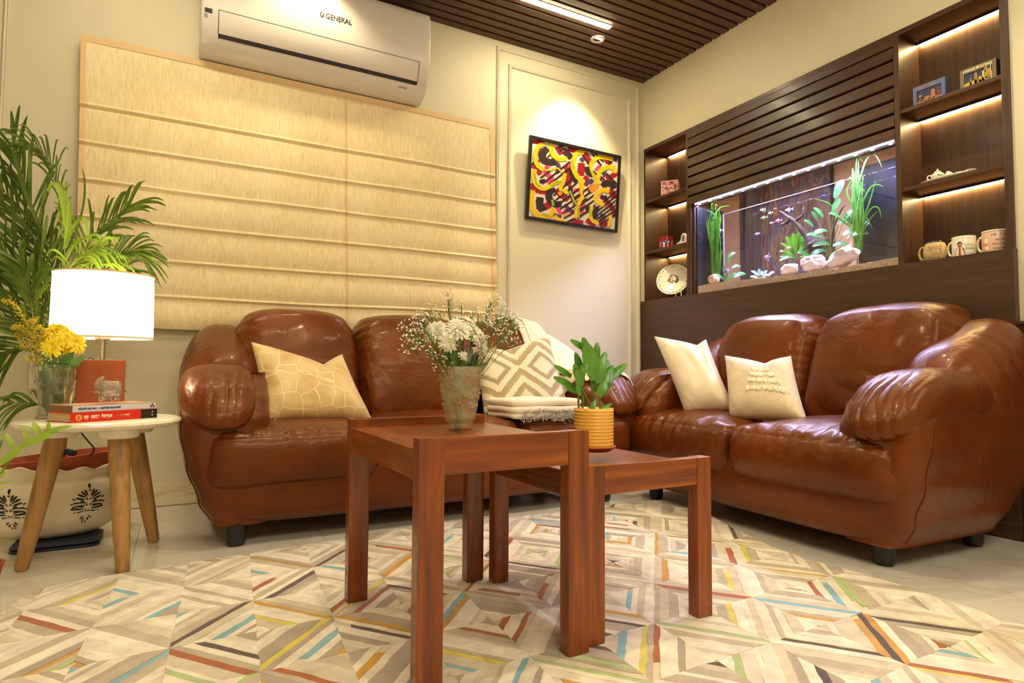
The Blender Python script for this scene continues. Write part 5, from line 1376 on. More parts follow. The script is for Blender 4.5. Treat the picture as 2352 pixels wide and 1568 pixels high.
def leafz(root, base, tip, w_, mat='zz_leaf', bend=.12, nrm=None, name='leaf'):
    g = G(); b, t_ = Vector(base), Vector(tip); L_ = (t_-b).length
    v_ = (b+t_)/2-CAM; n_ = nrm or -v_.normalized()
    blade(g, [b, b.lerp(t_, .35)+n_*L_*bend*.6, b.lerp(t_, .7)+n_*L_*bend*.5, t_], L_*w_, nrm=n_+Vector((.25, 0, .2)), taper='leaf')
    return g.build(name, mat, root, True, loc=-root.location)
g = G()
stems = [([(1366, 945), (1362, 910), (1352, 850), (1345, 800), (1342, 780)], .0), ([(1364, 945), (1345, 910), (1330, 870), (1335, 840)], -.02), ([(1330, 945), (1329, 915), (1337, 870), (1340, 835)], .01), ([(1380, 945), (1377, 910), (1375, 870), (1372, 830)], .02), ([(1338, 945), (1340, 890), (1341, 860)], .02), ([(1359, 945), (1350, 925), (1343, 905)], -.01)]
for pts, dy in stems: g.tube(catmull([zat(a, b, dy) for a, b in pts], 5), .0028, 8, False)
g.build('stem', 'stem_green', zz, True, loc=ZL_)
for (bx_, by_, tx_, ty_, w_, dy) in [(1346, 803, 1309, 780, .30, 0), (1352, 830, 1339, 774, .40, -.01), (1366, 872, 1345, 785, .42, -.02), (1368, 830, 1372, 786, .40, .01), (1373, 850, 1392, 808, .42, 0), (1374, 880, 1384, 822, .44, -.02), (1378, 885, 1440, 835, .24, .02), (1380, 905, 1408, 838, .36, .01), (1378, 895, 1402, 848, .34, -.01), (1375, 912, 1392, 870, .44, -.02), (1366, 900, 1355, 842, .26, .03),
        (1338, 870, 1321, 808, .30, .01), (1337, 885, 1318, 835, .40, 0), (1334, 870, 1347, 825, .34, -.02), (1334, 890, 1325, 848, .46, -.02), (1312, 865, 1271, 838, .26, .02), (1320, 890, 1270, 865, .26, .01), (1330, 902, 1296, 887, .30, 0), (1333, 908, 1324, 882, .44, -.02), (1374, 945, 1406, 926, .22, -.03), (1355, 946, 1368, 918, .38, -.03), (1365, 860, 1352, 800, .34, .02), (1383, 870, 1398, 826, .34, .02)]:
    leafz(zz, zat(bx_, by_, dy), zat(tx_, ty_, dy), w_)

# ------------------------------------------------------------------ frosted vase with white flowers on the tall table
vp = at(1057, 988, z=.483-.022)
VZ = .463
vase = thing('glass_vase', 'frosted amber-flecked glass vase on the taller wooden table', 'vase', (*back_along(vp, .03).to_2d(), VZ))
vs_ = depth(vase.location)/FPX; VH = 142*vs_
rp = [(0, 26), (.06, 28), (.2, 36), (.4, 40), (.55, 43), (.75, 46), (.9, 48), (1.0, 48)]
g = G()
def vr(a, z):
    u = z/VH; return 1+(.05 if u > .25 else .02)*max(0, noise.noise(Vector((cos(a)*3.2, sin(a)*3.2, u*9))))+.03*noise.noise(Vector((cos(a)*7, sin(a)*7, u*18)))*(u > .2)
prof = [(0.001, .001)]+[(interp(rp, k/44)*vs_, VH*k/44) for k in range(45)]
g.lathe(prof, 90, rfun=vr); g.f = g.f[:-1]; g.m = g.m[:-1]
prof2 = [(r_*.9, z) for r_, z in reversed(prof[3:])]+[(0.001, VH*.06)]
g.lathe(prof2, 60); g.f = [f for f in g.f if len(f) < 10]; g.m = [0]*len(g.f)
g.build('vase_body', 'frosted_glass', vase, True)
g = G(); rq = random.Random(3)
for k in range(170):
    a = rq.uniform(0, 2*pi); u = rq.uniform(.32, .97); r_ = interp(rp, u)*vs_*1.02
    g.ico((cos(a)*r_, sin(a)*r_, u*VH), rq.uniform(.0022, .0048), 1, (1, 1, .8))
o = g.build('raised_beads', 'frosted_glass', vase, True); o['kind'] = 'stuff'
vy = vase.location.y
def vat(px, py, dy=0): return at(px, py, y=vy+dy)
def bloom(root, c, r, nrm, mat, cmat, seed, layers=5, n=22, wid=.34, cup=.5, name='petals'):
    rq = random.Random(seed); g = G(); nrm = Vector(nrm).normalized(); a0 = nrm.orthogonal().normalized(); b0 = nrm.cross(a0)
    for L_ in range(layers):
        f = L_/(max(1, layers-1)); rad = r*(1-.62*f); lift = (.05+f*1.15)*cup+.05
        for k in range(n-2*L_):
            a = 2*pi*(k+rq.uniform(-.3, .3))/(n-2*L_)+L_*.4; d = a0*cos(a)+b0*sin(a); rr_ = rad*rq.uniform(.86, 1.08)
            up = lift+rq.uniform(-.08, .08); base = c+nrm*r*.10*f
            dirv = (d*cos(up)+nrm*sin(up)); tip = base+dirv*rr_-nrm*rr_*.10*(1-f); mid_ = base+dirv*rr_*.5+nrm*rr_*.12
            t_ = (tip-base).normalized(); s_ = t_.cross(nrm).normalized() if abs(t_.dot(nrm)) < .98 else a0; w_ = rr_*wid*.5
            g.add([base-s_*w_*.35, base+s_*w_*.35, mid_+s_*w_, mid_-s_*w_, mid_.lerp(tip, .7)+s_*w_*.8, mid_.lerp(tip, .7)-s_*w_*.8, tip],
                  [(0, 1, 2, 3), (3, 2, 4, 5), (5, 4, 6)])
    o = g.build(name, mat, root, True, loc=-root.location)
    if cmat: G().ico(c+nrm*r*.10, r*.2, 2, (1, 1, .7)).build('flower_centre', cmat, root, True, loc=-root.location)
    return o
def flower(px, py, dy, rpx, mat, cmat, seed, label, name, foot, fy, upn, group, layers=5, n=22, wid=.34, cup=.5, atf=None, footz=None):
    c = atf(px, py, dy); root = thing(name, label, 'flower', footz if footz is not None else c, 0, group)
    r_ = rpx*depth(c)/FPX
    bloom(root, c, r_, upn, mat, cmat, seed, layers, n, wid, cup)
    f = foot; g = G(); g.tube(catmull([f, f.lerp(c, .5)+Vector((0, 0, .01)), c-Vector(upn).normalized()*r_*.1], 6), .0022, 6, False); g.build('stem', 'stem_green', root, True, loc=-root.location)
    return root
WF = [(1003, 762, -.02, 33, (-.5, -.7, .5), 'leftmost white chrysanthemum of the bunch, low and facing left'),
      (1030, 785, -.05, 27, (-.2, -1, .1), 'white chrysanthemum with a yellow-green heart at the lower left of the bunch'),
      (1052, 758, -.04, 38, (-.1, -.7, .7), 'large white chrysanthemum in the centre of the bunch'),
      (1068, 742, 0, 34, (.2, -.5, .9), 'topmost white chrysanthemum of the bunch'),
      (1088, 768, -.02, 38, (.4, -.7, .6), 'large white chrysanthemum right of the centre of the bunch'),
      (1102, 790, -.03, 32, (.7, -.8, -.1), 'rightmost white chrysanthemum drooping over the vase rim'),
      (1063, 817, -.05, 15, (0, -.8, .5), 'small half-open white chrysanthemum just above the vase rim')]
for k, (px, py, dy, r_, n_, lab) in enumerate(WF):
    fz = Vector((vase.location.x+RND.uniform(-.012, .012), vy+RND.uniform(-.01, .01), VZ+.02))
    flower(px, py, dy, r_, 'white_petal', 'flower_centre' if k == 1 else None, 40+k, lab, 'chrysanthemum', fz, 0, n_, 'white chrysanthemums in the frosted vase', 5 if r_ > 20 else 3, 19 if r_ > 20 else 11, .25, .6 if k != 1 else .35, vat)
vl = thing('foliage', 'dark green chrysanthemum leaves between the white flowers and inside the frosted vase', 'leaves', (vase.location.x, vy, VZ+.05))
for (a, b, c, d, w_, dy) in [(1045, 845, 1038, 795, .34, -.03), (1060, 845, 1085, 800, .3, -.03), (1085, 848, 1120, 835, .34, -.02), (1040, 845, 1020, 800, .36, 0), (1090, 845, 1108, 838, .3, -.04), (1070, 850, 1060, 800, .3, -.02), (1035, 850, 1050, 805, .34, .01), (1080, 845, 1100, 805, .3, .01), (1075, 785, 1085, 770, .6, -.06), (1048, 790, 1058, 780, .5, -.06),
        (1052, 955, 1040, 920, .4, 0), (1055, 945, 1068, 930, .4, 0), (1050, 985, 1044, 962, .5, 0), (1056, 985, 1062, 960, .5, 0), (1048, 900, 1036, 870, .4, 0), (1062, 900, 1075, 870, .4, 0), (1055, 880, 1050, 850, .4, 0)]:
    leafz(vl, vat(a, b, dy), vat(c, d, dy), w_, 'flower_leaf')
def breath(name, label, foot, tips, atf, seed, n_per=26, spread=26, br=.0022, group=None, cat='flower', bmat='breath_white'):
    rq = random.Random(seed); root = thing(name, label, cat, foot, 0, group); L_ = -root.location
    gs = G(); gb = G()
    for (tx, ty, dy) in tips:
        tp = atf(tx, ty, dy); fk = foot.lerp(tp, .62)+Vector((0, 0, .01)); gs.tube(catmull([foot, fk, tp], 4), .0009, 4, False)
        s_ = depth(tp)/FPX
        for k in range(n_per):
            a = rq.uniform(0, 2*pi); rr_ = spread*s_*sqrt(rq.random()); q = tp+CR*cos(a)*rr_+CU*sin(a)*rr_*1.0+CF*rq.uniform(-.025, .025)
            j = fk.lerp(tp, rq.uniform(.35, 1.0)); gs.tube([j, j.lerp(q, .6)+Vector((0, 0, .004)), q], .00045, 3, False)
            gb.ico(q, br*rq.uniform(.6, 1.35), 1, (1, 1, .85), .3, k)
    gs.build('stems', 'stem_green', root, True, loc=L_); o = gb.build('blossoms', bmat, root, True, loc=L_); o['kind'] = 'stuff'
    return root
vf = Vector((vase.location.x, vy, VZ+.06))
breath('babys_breath', "left spray of baby's breath leaning out over the vase of white flowers", vf, [(950, 760, 0), (935, 790, -.02), (965, 735, .02), (985, 715, .02), (960, 780, -.03), (990, 790, -.03), (1000, 815, -.02), (935, 755, .03), (975, 755, -.04), (1010, 830, -.03)], vat, 1, 26, 24, .0024)
breath('babys_breath', "tallest upright spray of baby's breath in the middle of the white bunch", vf, [(1027, 672, .02), (1028, 700, .02), (1060, 705, .03), (1085, 715, .02), (1010, 720, 0), (1045, 725, .04)], vat, 2, 12, 17, .0022)
breath('babys_breath', "right spray of baby's breath arching beside the draped throw", vf, [(1130, 690, .02), (1155, 715, .02), (1120, 720, .03), (1145, 740, 0), (1170, 730, .03), (1175, 760, .02), (1160, 765, -.02), (1125, 750, .01), (1185, 740, .02), (1115, 790, 0), (1178, 785, .01), (1100, 730, .03)], vat, 3, 26, 22, .0025)
breath('babys_breath', "small sprig of baby's breath hanging just over the right rim of the frosted vase", vf, [(1115, 820, -.02), (1100, 830, 0), (1125, 800, -.02), (1030, 830, -.04)], vat, 4, 16, 16, .0016)

# ------------------------------------------------------------------ cut-glass vase with yellow flowers on the round table
gp = at(122, 962, z=RTZ)
gv = thing('cut_glass_vase', 'flared cut-glass vase of yellow flowers on the round side table', 'vase', (*back_along(gp, .035).to_2d(), RTZ+.0003))
gs_ = depth(gv.location)/FPX; GH = 122*gs_
g = G(); rp2 = [(0, 34), (.08, 32), (.3, 29), (.6, 34), (.85, 41), (1, 47)]
def cutr(a, z): return 1+.025*abs(sin(a*9+z*90))-.02*abs(sin(a*9-z*90))
prof = [(interp(rp2, k/30)*gs_, GH*k/30) for k in range(31)]
g.lathe(prof, 108, rfun=cutr); g.f = [f for f in g.f if len(f) == 4]; g.m = [0]*len(g.f)
n0 = len(g.f); g.lathe([(r_*.88, z) for r_, z in reversed(prof[2:])]+[(.001, GH*.07)], 60); g.f = [f for f in g.f if len(f) < 10]; g.m = [0]*len(g.f)
g.build('vase_body', 'cut_glass', gv, True)
G().lathe([(.001, 0), (34*gs_, 0), (33*gs_, GH*.05), (.001, GH*.06)], 48).build('base', 'cut_glass', gv, True)
g = G()
for (a_, b_) in ((-2.2, .68), (-1.5, .74), (-.8, .68), (-2.9, .7)):
    rr_ = interp(rp2, b_)*gs_*1.015; c_ = Vector((cos(a_)*rr_, sin(a_)*rr_, b_*GH)); t1 = Vector((-sin(a_), cos(a_), 0))
    for k in range(12):
        q = 2*pi*k/12; d = t1*cos(q)+Vector((0, 0, 1))*sin(q); g.tube([c_+d*.002, c_+d*.017], [.0012, .0004], 4)
g.build('star_cuts', 'crystal', gv, True)
gy = gv.location.y
def gat(px, py, dy=0): return at(px, py, y=gy+dy)
gf = Vector((gv.location.x, gy, RTZ+.03))
YF_ = [(128, 758, 0, 32, (-.3, -.6, .8), 'highest yellow chrysanthemum of the bunch by the lamp'), (163, 762, 0, 30, (.5, -.6, .6), 'yellow chrysanthemum overlapping the lower left of the lamp shade'),
       (145, 776, -.03, 30, (0, -.8, .6), 'yellow chrysanthemum in the middle of the bunch by the lamp'), (120, 797, -.04, 29, (-.3, -.9, .3), 'lowest yellow chrysanthemum, facing front above the cut-glass vase'),
       (176, 788, -.02, 30, (.8, -.7, .2), 'rightmost yellow chrysanthemum of the bunch by the lamp'), (104, 776, .01, 24, (-.8, -.4, .3), 'leftmost yellow chrysanthemum half hidden beside the goldenrod'), (153, 800, .0, 20, (.3, -.8, 0), 'small yellow chrysanthemum low between two larger ones')]
for k, (px, py, dy, r_, n_, lab) in enumerate(YF_):
    flower(px, py, dy, r_, 'yellow_petal', None, 60+k, lab, 'chrysanthemum', gf+Vector((RND.uniform(-.008, .008), RND.uniform(-.008, .008), 0)), 0, n_, 'yellow chrysanthemums by the lamp', 3, 15, .25, .30, gat)
# goldenrod plumes
gr = thing('goldenrod', 'yellow goldenrod plumes rising left of the yellow chrysanthemums', 'flower', gf, 0); GL = -gr.location
g = G(); rq = random.Random(5); gst = G()
plumes = [[(90, 800), (60, 745), (35, 700), (6, 690)], [(90, 810), (70, 770), (45, 752), (28, 754)], [(95, 810), (80, 760), (72, 738), (84, 735)], [(90, 820), (62, 790), (36, 768)], [(95, 830), (75, 800), (48, 795)], [(95, 800), (100, 765), (88, 748)], [(98, 830), (80, 825), (62, 822)]]
for P_ in plumes:
    C_ = catmull([gat(a, b, rq.uniform(-.02, .02)) for a, b in P_], 10); gst.tube([gf]+C_, .0012, 5, False)
    for i, c in enumerate(C_):
        u = i/len(C_)
        for k in range(11):
            q = c+Vector((rq.gauss(0, 1), rq.gauss(0, 1), rq.gauss(0, 1)))*(.0075*(1-u*.55)); g.ico(q, rq.uniform(.0012, .0026), 1, (1, 1, .7))
gst.build('stems', 'stem_green', gr, True, loc=GL); o = g.build('florets', 'goldenrod', gr, True, loc=GL); o['kind'] = 'stuff'
breath('babys_breath', "baby's breath sprig at the left rim of the cut-glass vase", gf, [(88, 795, 0), (75, 800, .01), (95, 812, -.03), (90, 830, -.03), (122, 830, -.03), (70, 815, 0), (145, 830, -.03)], gat, 7, 16, 17, .0017)
gl_ = thing('foliage', 'dark green serrated leaves under the yellow flowers and in the cut-glass vase', 'leaves', gf); 
for (a, b, c, d, w_, dy) in [(150, 845, 195, 818, .42, -.02), (140, 840, 165, 808, .45, -.02), (120, 845, 100, 815, .4, .0), (130, 840, 135, 805, .4, .02), (160, 845, 186, 830, .4, .01), (115, 950, 100, 900, .36, 0), (125, 950, 140, 890, .36, 0), (120, 930, 118, 870, .4, 0), (135, 900, 148, 850, .36, 0), (105, 900, 95, 850, .4, 0), (118, 950, 125, 900, .5, .01), (128, 945, 118, 905, .5, -.01)]:
    leafz(gl_, gat(a, b, dy), gat(c, d, dy), w_, 'flower_leaf')
g = G()
for k in range(14):
    a = rq.uniform(0, 2*pi); r_ = rq.uniform(.004, .018); g.tube([gf+Vector((cos(a)*r_, sin(a)*r_, -.02)), gf+Vector((cos(a)*r_*1.3, sin(a)*r_*1.3, .13))], .0016, 5, False)
g.build('stems', 'stem_green', gl_, True, loc=-gl_.location)

# ------------------------------------------------------------------ cream planter with the areca palm
PX_, PY_ = -3.120, -0.455
po = thing('ceramic_planter', 'oval cream ceramic planter with frilled rim and black damask motifs on the floor', 'planter', (PX_, PY_, 0.024))
def ell(a, r, z, k=.62): return (r*cos(a), r*k*sin(a), z)
pprof = [(.10, 0), (.14, .004), (.175, .025), (.205, .07), (.222, .12), (.226, .16), (.220, .192), (.209, .206), (.206, .214), (.214, .232), (.222, .250)]
g = G(); NA2 = 120
vs = []; 
for (r_, z) in pprof:
    for i in range(NA2):
        a = 2*pi*i/NA2; fr = max(0, (z-.2)/.05); rr_ = r_*(1+.02*fr*sin(a*16)); vs.append(ell(a, rr_, z+.006*fr*sin(a*16+.7)+.010*fr*sin(a*2+.5)))
inner = [(.214, .248), (.200, .215), (.19, .15), (.10, .02)]
for (r_, z) in inner:
    for i in range(NA2):
        a = 2*pi*i/NA2; fr = max(0, (z-.2)/.05); vs.append(ell(a, r_*(1+.02*fr*sin(a*16)), z+.006*fr*sin(a*16+.7)+.010*fr*sin(a*2+.5)))
K = len(pprof)+len(inner); fs = [(j*NA2+i, j*NA2+(i+1) % NA2, (j+1)*NA2+(i+1) % NA2, (j+1)*NA2+i) for j in range(K-1) for i in range(NA2)]
fs.append(tuple(range(NA2-1, -1, -1))); g.add(vs, fs); g.build('bowl', 'cream_ceramic', po, True)
def on_bowl(a, z, off=.0012):
    r_ = interp(pprof and [(zz_, rr_) for rr_, zz_ in pprof], z)+off; return Vector(ell(a, r_, z))
# damask motif from small tear-drop petals
def motif(ac, name):
    g = G(); zc, hh, ww = .112, .070, .34
    def drop(x0, y0, ang, ln, wd):
        n_ = 10; P_ = []
        for k in range(n_):
            t_ = 2*pi*k/n_; lx = ln*.5*(1-cos(t_)); ly = 1.35*wd*sin(t_)*(0.35+.65*(1-cos(t_))/2)
            x = x0+lx*cos(ang)-ly*sin(ang); y = y0+lx*sin(ang)+ly*cos(ang); P_.append((x, y))
        base = len(g.v)
        g.v += [tuple(on_bowl(ac+x*ww, zc+y*hh)) for x, y in P_]; g.f.append(tuple(range(base, base+n_))); g.m.append(0)
    drop(0, .78, pi/2, .28, .07); drop(-.05, .72, .0, .12, .05)
    for s_ in (-1, 1):
        def D(x, y, an, l_, w_): drop(s_*x, y, an if s_ > 0 else pi-an, l_, w_)
        for (x, y, an, l_, w_) in [(.06, .45, 1.15, .36, .05), (.08, .40, .85, .42, .055), (.10, .34, .55, .46, .055), (.12, .26, .28, .46, .05), (.10, .10, .25, .30, .05), (.18, .16, .7, .24, .04), (.12, .0, -.1, .36, .05), (.34, .12, .1, .3, .045), (.44, .02, -.5, .26, .045), (.14, -.12, .35, .34, .045), (.12, -.2, .05, .40, .045),
                                    (.10, -.3, -.2, .36, .045), (.40, -.12, -.3, .24, .05), (.30, -.30, -.9, .28, .045), (.08, -.42, -.35, .28, .045), (.10, -.52, -.8, .22, .04), (.05, -.62, -1.0, .2, .035), (.04, -.78, -1.2, .14, .03), (.05, .22, 1.3, .14, .035), (.05, -.05, 1.2, .14, .04), (.04, -.34, 1.3, .12, .035), (.55, .28, .6, .16, .04), (.60, .10, -.1, .14, .04), (.60, -.10, -.6, .14, .045), (.48, -.3, -.7, .14, .04)]: D(x, y, an, l_, w_)
    g.build(name, 'emblem_black', po)
motif(-1.02, 'damask_motif'); motif(-2.05, 'damask_motif'); motif(-.05, 'damask_motif'); motif(-3.05, 'damask_motif')
G().box(-.06, .075, -.135, -.02, -.0235, -.0125, .002).build('tmp', 'navy_cloth', po)
bpy.data.objects.remove(po.children[-1]) if False else None
for ch in list(po.children):
    if ch.name.startswith('tmp'): bpy.data.objects.remove(ch)
mt = thing('folded_mat', 'folded navy blue mat under the cream planter', 'mat', (PX_+.03, PY_-.07, 0.0))
for k in range(2):
    puff('layer', (.125, .095, .0055), (0, 0, .0058+k*.0115), (10, 10, 3), None, lambda a, b, c, p: .001*nz(p.x*12, p.y*12, k), 'navy_cloth', mt, 14)
tp_ = thing('terracotta_pot', 'terracotta pot tilted inside the cream planter', 'pot', (PX_-.005, PY_, .20))
g = G(); vs = []; tpf = [(.10, -.14), (.165, .0), (.185, .062), (.198, .075), (.200, .098), (.190, .100), (.182, .075), (.12, .06)]; NA3 = 72
for (r_, z) in tpf:
    for i in range(NA3): a = 2*pi*i/NA3; x, y, z_ = ell(a, r_, z, .60); vs.append((x, y, z_+x*.09))
g.add(vs, [(j*NA3+i, j*NA3+(i+1) % NA3, (j+1)*NA3+(i+1) % NA3, (j+1)*NA3+i) for j in range(len(tpf)-1) for i in range(NA3)]+[tuple((len(tpf)-1)*NA3+i for i in range(NA3))])
g.build('pot', 'terracotta', tp_, True, sharp=50)
G().grid(lambda u, v: ell(2*pi*u, .172*v, .066+.006*noise.noise(Vector((cos(u*6)*v*3, sin(u*6)*v*3, 2)))+.172*v*cos(2*pi*u)*.09, .6), 40, 8, True).build('soil', 'soil', tp_, True)

palm = thing('areca_palm', 'tall areca palm with arching feather fronds growing from the cream planter', 'plant', (PX_+.02, PY_, .27)); PLo = -palm.location
rq = random.Random(8)
def pat(px, py, dy=0): return at(px, py, y=PY_+dy)
for (a, b, c, d, dy, r_) in [(126, 1085, 130, 930, -.02, .0085), (138, 1085, 142, 920, .0, .009), (118, 1085, 110, 900, .02, .008), (130, 1080, 150, 880, .03, .008), (142, 1080, 165, 900, .02, .007)]:
    p0_, p1_ = pat(a, b, dy), pat(c, d, dy); p0_.z = .265
    G().tube([p0_, p0_.lerp(p1_, .33), p0_.lerp(p1_, .66), p1_], [r_, r_*.9, r_*.85, r_*.6], 12).build('cane', 'cane', palm, True, loc=PLo)
def frond(pts, dy0, dy1, n, ln, wpx, mat, droop=.5, side=(1, -1), start=.25, ang=.9, seed=0):
    n = int(n*1.25); ln *= 1.15; wpx *= 0.86; joined = G() if seed > 20 or seed == 12 else None
    k = len(pts); C_ = catmull([pat(a, b, dy0+(dy1-dy0)*i/(k-1)) for i, (a, b) in enumerate(pts)], 10)
    G_ = G(); G_.tube(C_, [.0032*(1-.8*i/len(C_)) for i in range(len(C_))], 6, False); fr = G_.build('frond', mat, palm, True, loc=PLo)
    rl = random.Random(seed); m_ = len(C_)
    for i in range(n):
        u = start+(1-start)*(i+.5)/n; idx = min(m_-2, int(u*(m_-1))); p = C_[idx]; t_ = (C_[idx+1]-C_[max(0, idx-1)]).normalized()
        for s_ in side:
            sv = t_.cross(CF).normalized()*s_
            sp_ = ang*(1-.45*u)*rl.uniform(.85, 1.15); d = (t_*cos(sp_)+sv*sin(sp_)+CF*rl.uniform(-.35, .25)).normalized()
            L_ = ln*(1-.5*abs(u-.45))*rl.uniform(.8, 1.1); wv = wpx*rl.uniform(.8, 1.15)
            q1 = p+d*L_*.4; q2 = p+d*L_*.75+Vector((0, 0, -1))*L_*droop*.12; q3 = p+d*L_+Vector((0, 0, -1))*L_*droop*.38
            g = joined or G(); blade(g, [p, q1, q2, q3], wv, nrm=(-CF+Vector((rl.uniform(-.5, .5), 0, rl.uniform(-.2, .5)))), n=3, taper='leaf')
            if joined: continue
            lf = g.build('leaflet', mat, fr, True)
            # parent fr sits at PLo in the palm frame
            lf.location = (0, 0, 0)
    if joined: tag(joined.build('leaflets', mat, fr, True), kind='stuff')
    return fr
D_, Y_ = 'palm_leaf', 'lamplit_and_sprig_leaf'  # Y_ has the lamp's light painted into the green
frond([(140, 900), (120, 740), (95, 590), (72, 470), (48, 385), (30, 335)], .0, .05, 15, .21, .014, D_, .35, start=.35, ang=.62, seed=1)
frond([(145, 890), (140, 700), (140, 520), (125, 400), (95, 350), (62, 332)], .02, .0, 13, .15, .008, D_, 1.1, start=.5, ang=.6, seed=2)
frond([(150, 880), (160, 720), (185, 610), (215, 540), (262, 500), (300, 470)], .03, .02, 13, .17, .013, D_, .7, start=.4, ang=.7, seed=3)
frond([(155, 880), (180, 740), (220, 640), (262, 590), (300, 575), (318, 580)], .02, -.03, 13, .15, .011, D_, .8, start=.4, ang=.7, seed=4)
frond([(130, 900), (90, 760), (45, 660), (5, 600), (-40, 560)], -.02, -.02, 13, .20, .014, D_, .5, start=.3, ang=.7, seed=5)
frond([(135, 900), (110, 770), (70, 650), (20, 520), (-20, 430)], .03, .06, 13, .20, .013, D_, .4, start=.35, ang=.6, seed=6)
frond([(130, 920), (100, 830), (60, 760), (10, 730), (-40, 740)], -.03, -.05, 12, .17, .013, D_, .8, start=.25, ang=.8, seed=7)
frond([(90, 860), (80, 780), (72, 700), (62, 640), (45, 600)], -.14, -.17, 8, .13, .016, D_, .5, start=.45, ang=.9, seed=8)
frond([(150, 840), (150, 700), (149, 600), (148, 500), (148, 440)], -.05, -.06, 7, .08, .012, Y_, 1.0, start=.6, ang=.5, seed=9)
frond([(150, 760), (152, 660), (170, 600), (200, 575), (238, 565)], -.06, -.10, 8, .11, .010, Y_, 1.6, start=.35, ang=.9, seed=10)
frond([(150, 770), (158, 690), (190, 640), (225, 610), (262, 600)], -.05, -.10, 8, .10, .009, Y_, 1.6, start=.35, ang=.8, seed=11)
frond([(160, 890), (172, 870), (188, 850), (205, 860), (215, 890)], .06, .04, 6, .09, .011, D_, 1.5, start=.2, ang=.9, seed=12)
frond([(165, 930), (180, 900), (205, 880), (240, 875)], .08, .06, 6, .10, .013, D_, .8, start=.3, ang=.7, seed=13)
frond([(120, 960), (95, 930), (60, 925), (20, 925)], .08, .10, 7, .10, .011, D_, 1.6, start=.35, ang=.9, seed=14)
frond([(150, 900), (130, 780), (100, 700), (60, 640), (10, 610)], .05, .03, 12, .19, .016, D_, .5, start=.25, ang=.8, seed=21)
frond([(150, 900), (140, 760), (130, 660), (118, 590), (108, 540)], .06, .08, 12, .18, .016, D_, .5, start=.3, ang=.75, seed=22)
frond([(150, 900), (120, 820), (80, 790), (30, 800), (-20, 830)], .04, .05, 10, .15, .014, D_, .9, start=.25, ang=.8, seed=23)
frond([(160, 880), (175, 760), (200, 690), (240, 640), (280, 620)], .06, .06, 11, .15, .013, D_, .7, start=.3, ang=.75, seed=24)
frond([(130, 880), (70, 740), (20, 690), (-40, 680)], .02, .0, 12, .17, .015, D_, .6, start=.25, ang=.8, seed=25)
frond([(140, 880), (100, 640), (60, 520), (10, 440), (-30, 400)], .08, .09, 13, .18, .013, D_, .4, start=.3, ang=.6, seed=26)
for (pts, w_) in [([(178, 640), (208, 590), (245, 545), (285, 480), (308, 443)], .012), ([(165, 560), (190, 480), (195, 420), (188, 385)], .008), ([(110, 560), (70, 470), (40, 380), (28, 330)], .014)]:
    g = G(); blade(g, [pat(a, b, .0) for a, b in pts], w_, nrm=-CF+Vector((.2, 0, .2)), taper='leaf'); g.build('spear_leaf', D_, palm, True, loc=PLo)
for (pts, w_) in [([(149, 520), (146, 470), (135, 430), (118, 424), (112, 445)], .018), ([(150, 560), (158, 510), (160, 470), (156, 455)], .018), ([(152, 570), (165, 530), (190, 500), (200, 530), (203, 545)], .014), ([(152, 600), (175, 560), (215, 540), (232, 550), (238, 590)], .013), ([(152, 625), (190, 590), (235, 585), (247, 600), (243, 622)], .012), ([(152, 640), (205, 605), (260, 598), (274, 610), (273, 622)], .011)]:
    g = G(); blade(g, [pat(a, b, -.10) for a, b in pts], w_, nrm=-CF+Vector((.3, 0, .5)), taper='leaf'); g.build('lamplit_leaf', Y_, palm, True, loc=PLo)  # leaves by the lamp, its light painted in as yellow-green

# ------------------------------------------------------------------ small plant at the left edge in front of the round table
sp2 = thing('leafy_sprig', 'bright green plant sprig reaching in at the left edge before the round table', 'plant', at(-60, 1180, y=-1.12))
SL = -sp2.location
def sat(px, py, dy=0): return at(px, py, y=-1.12+dy)
g = G(); g.tube(catmull([sat(-70, 1300), sat(-50, 1180), sat(-10, 1110), sat(20, 1060), sat(60, 1020), sat(110, 998)], 6), .0028, 8); g.tube(catmull([sat(-50, 1180), sat(-20, 1090), sat(-5, 1040), sat(5, 1010)], 6), .0022, 8); g.build('stem', 'stem_green', sp2, True, loc=SL)
for (a, b, c, d, w_) in [(45, 1025, 138, 985, .22), (0, 1065, 58, 1020, .28), (100, 992, 166, 978, .2), (30, 1030, 14, 994, .3), (62, 1012, 55, 985, .34), (92, 998, 74, 968, .4), (110, 992, 112, 968, .4), (90, 990, 40, 976, .14), (-10, 1010, 12, 1002, .4), (-20, 1080, 5, 1060, .4), (-10, 1100, 25, 1078, .2), (-5, 1110, 28, 1104, .18), (-8, 1090, 12, 1070, .2), (-10, 1130, 10, 1120, .2), (-12, 1075, 8, 1062, .3)]:
    leafz(sp2, sat(a, b), sat(c, d), w_, 'lamplit_and_sprig_leaf')
pp_ = thing('small_pot', 'small pot of the foreground plant, outside the left edge of the frame', 'pot', at(-75, 1330, y=-1.12))
pp_.location.z = 0.0
hz_ = max(.05, sat(-70, 1300).z)
G().lathe([(.0, 0), (.05, 0), (.07, hz_-.01), (.074, hz_), (.066, hz_), (.06, hz_-.02), (0, hz_-.02)], 32).build('pot', 'terracotta', pp_, True, sharp=50)
# ------------------------------------------------------------------ things in the niches
def facing(root_loc, px_dir=None): pass
XS = 0.045
def ypx(px, z_px, x): return at(px, z_px, x=x).y
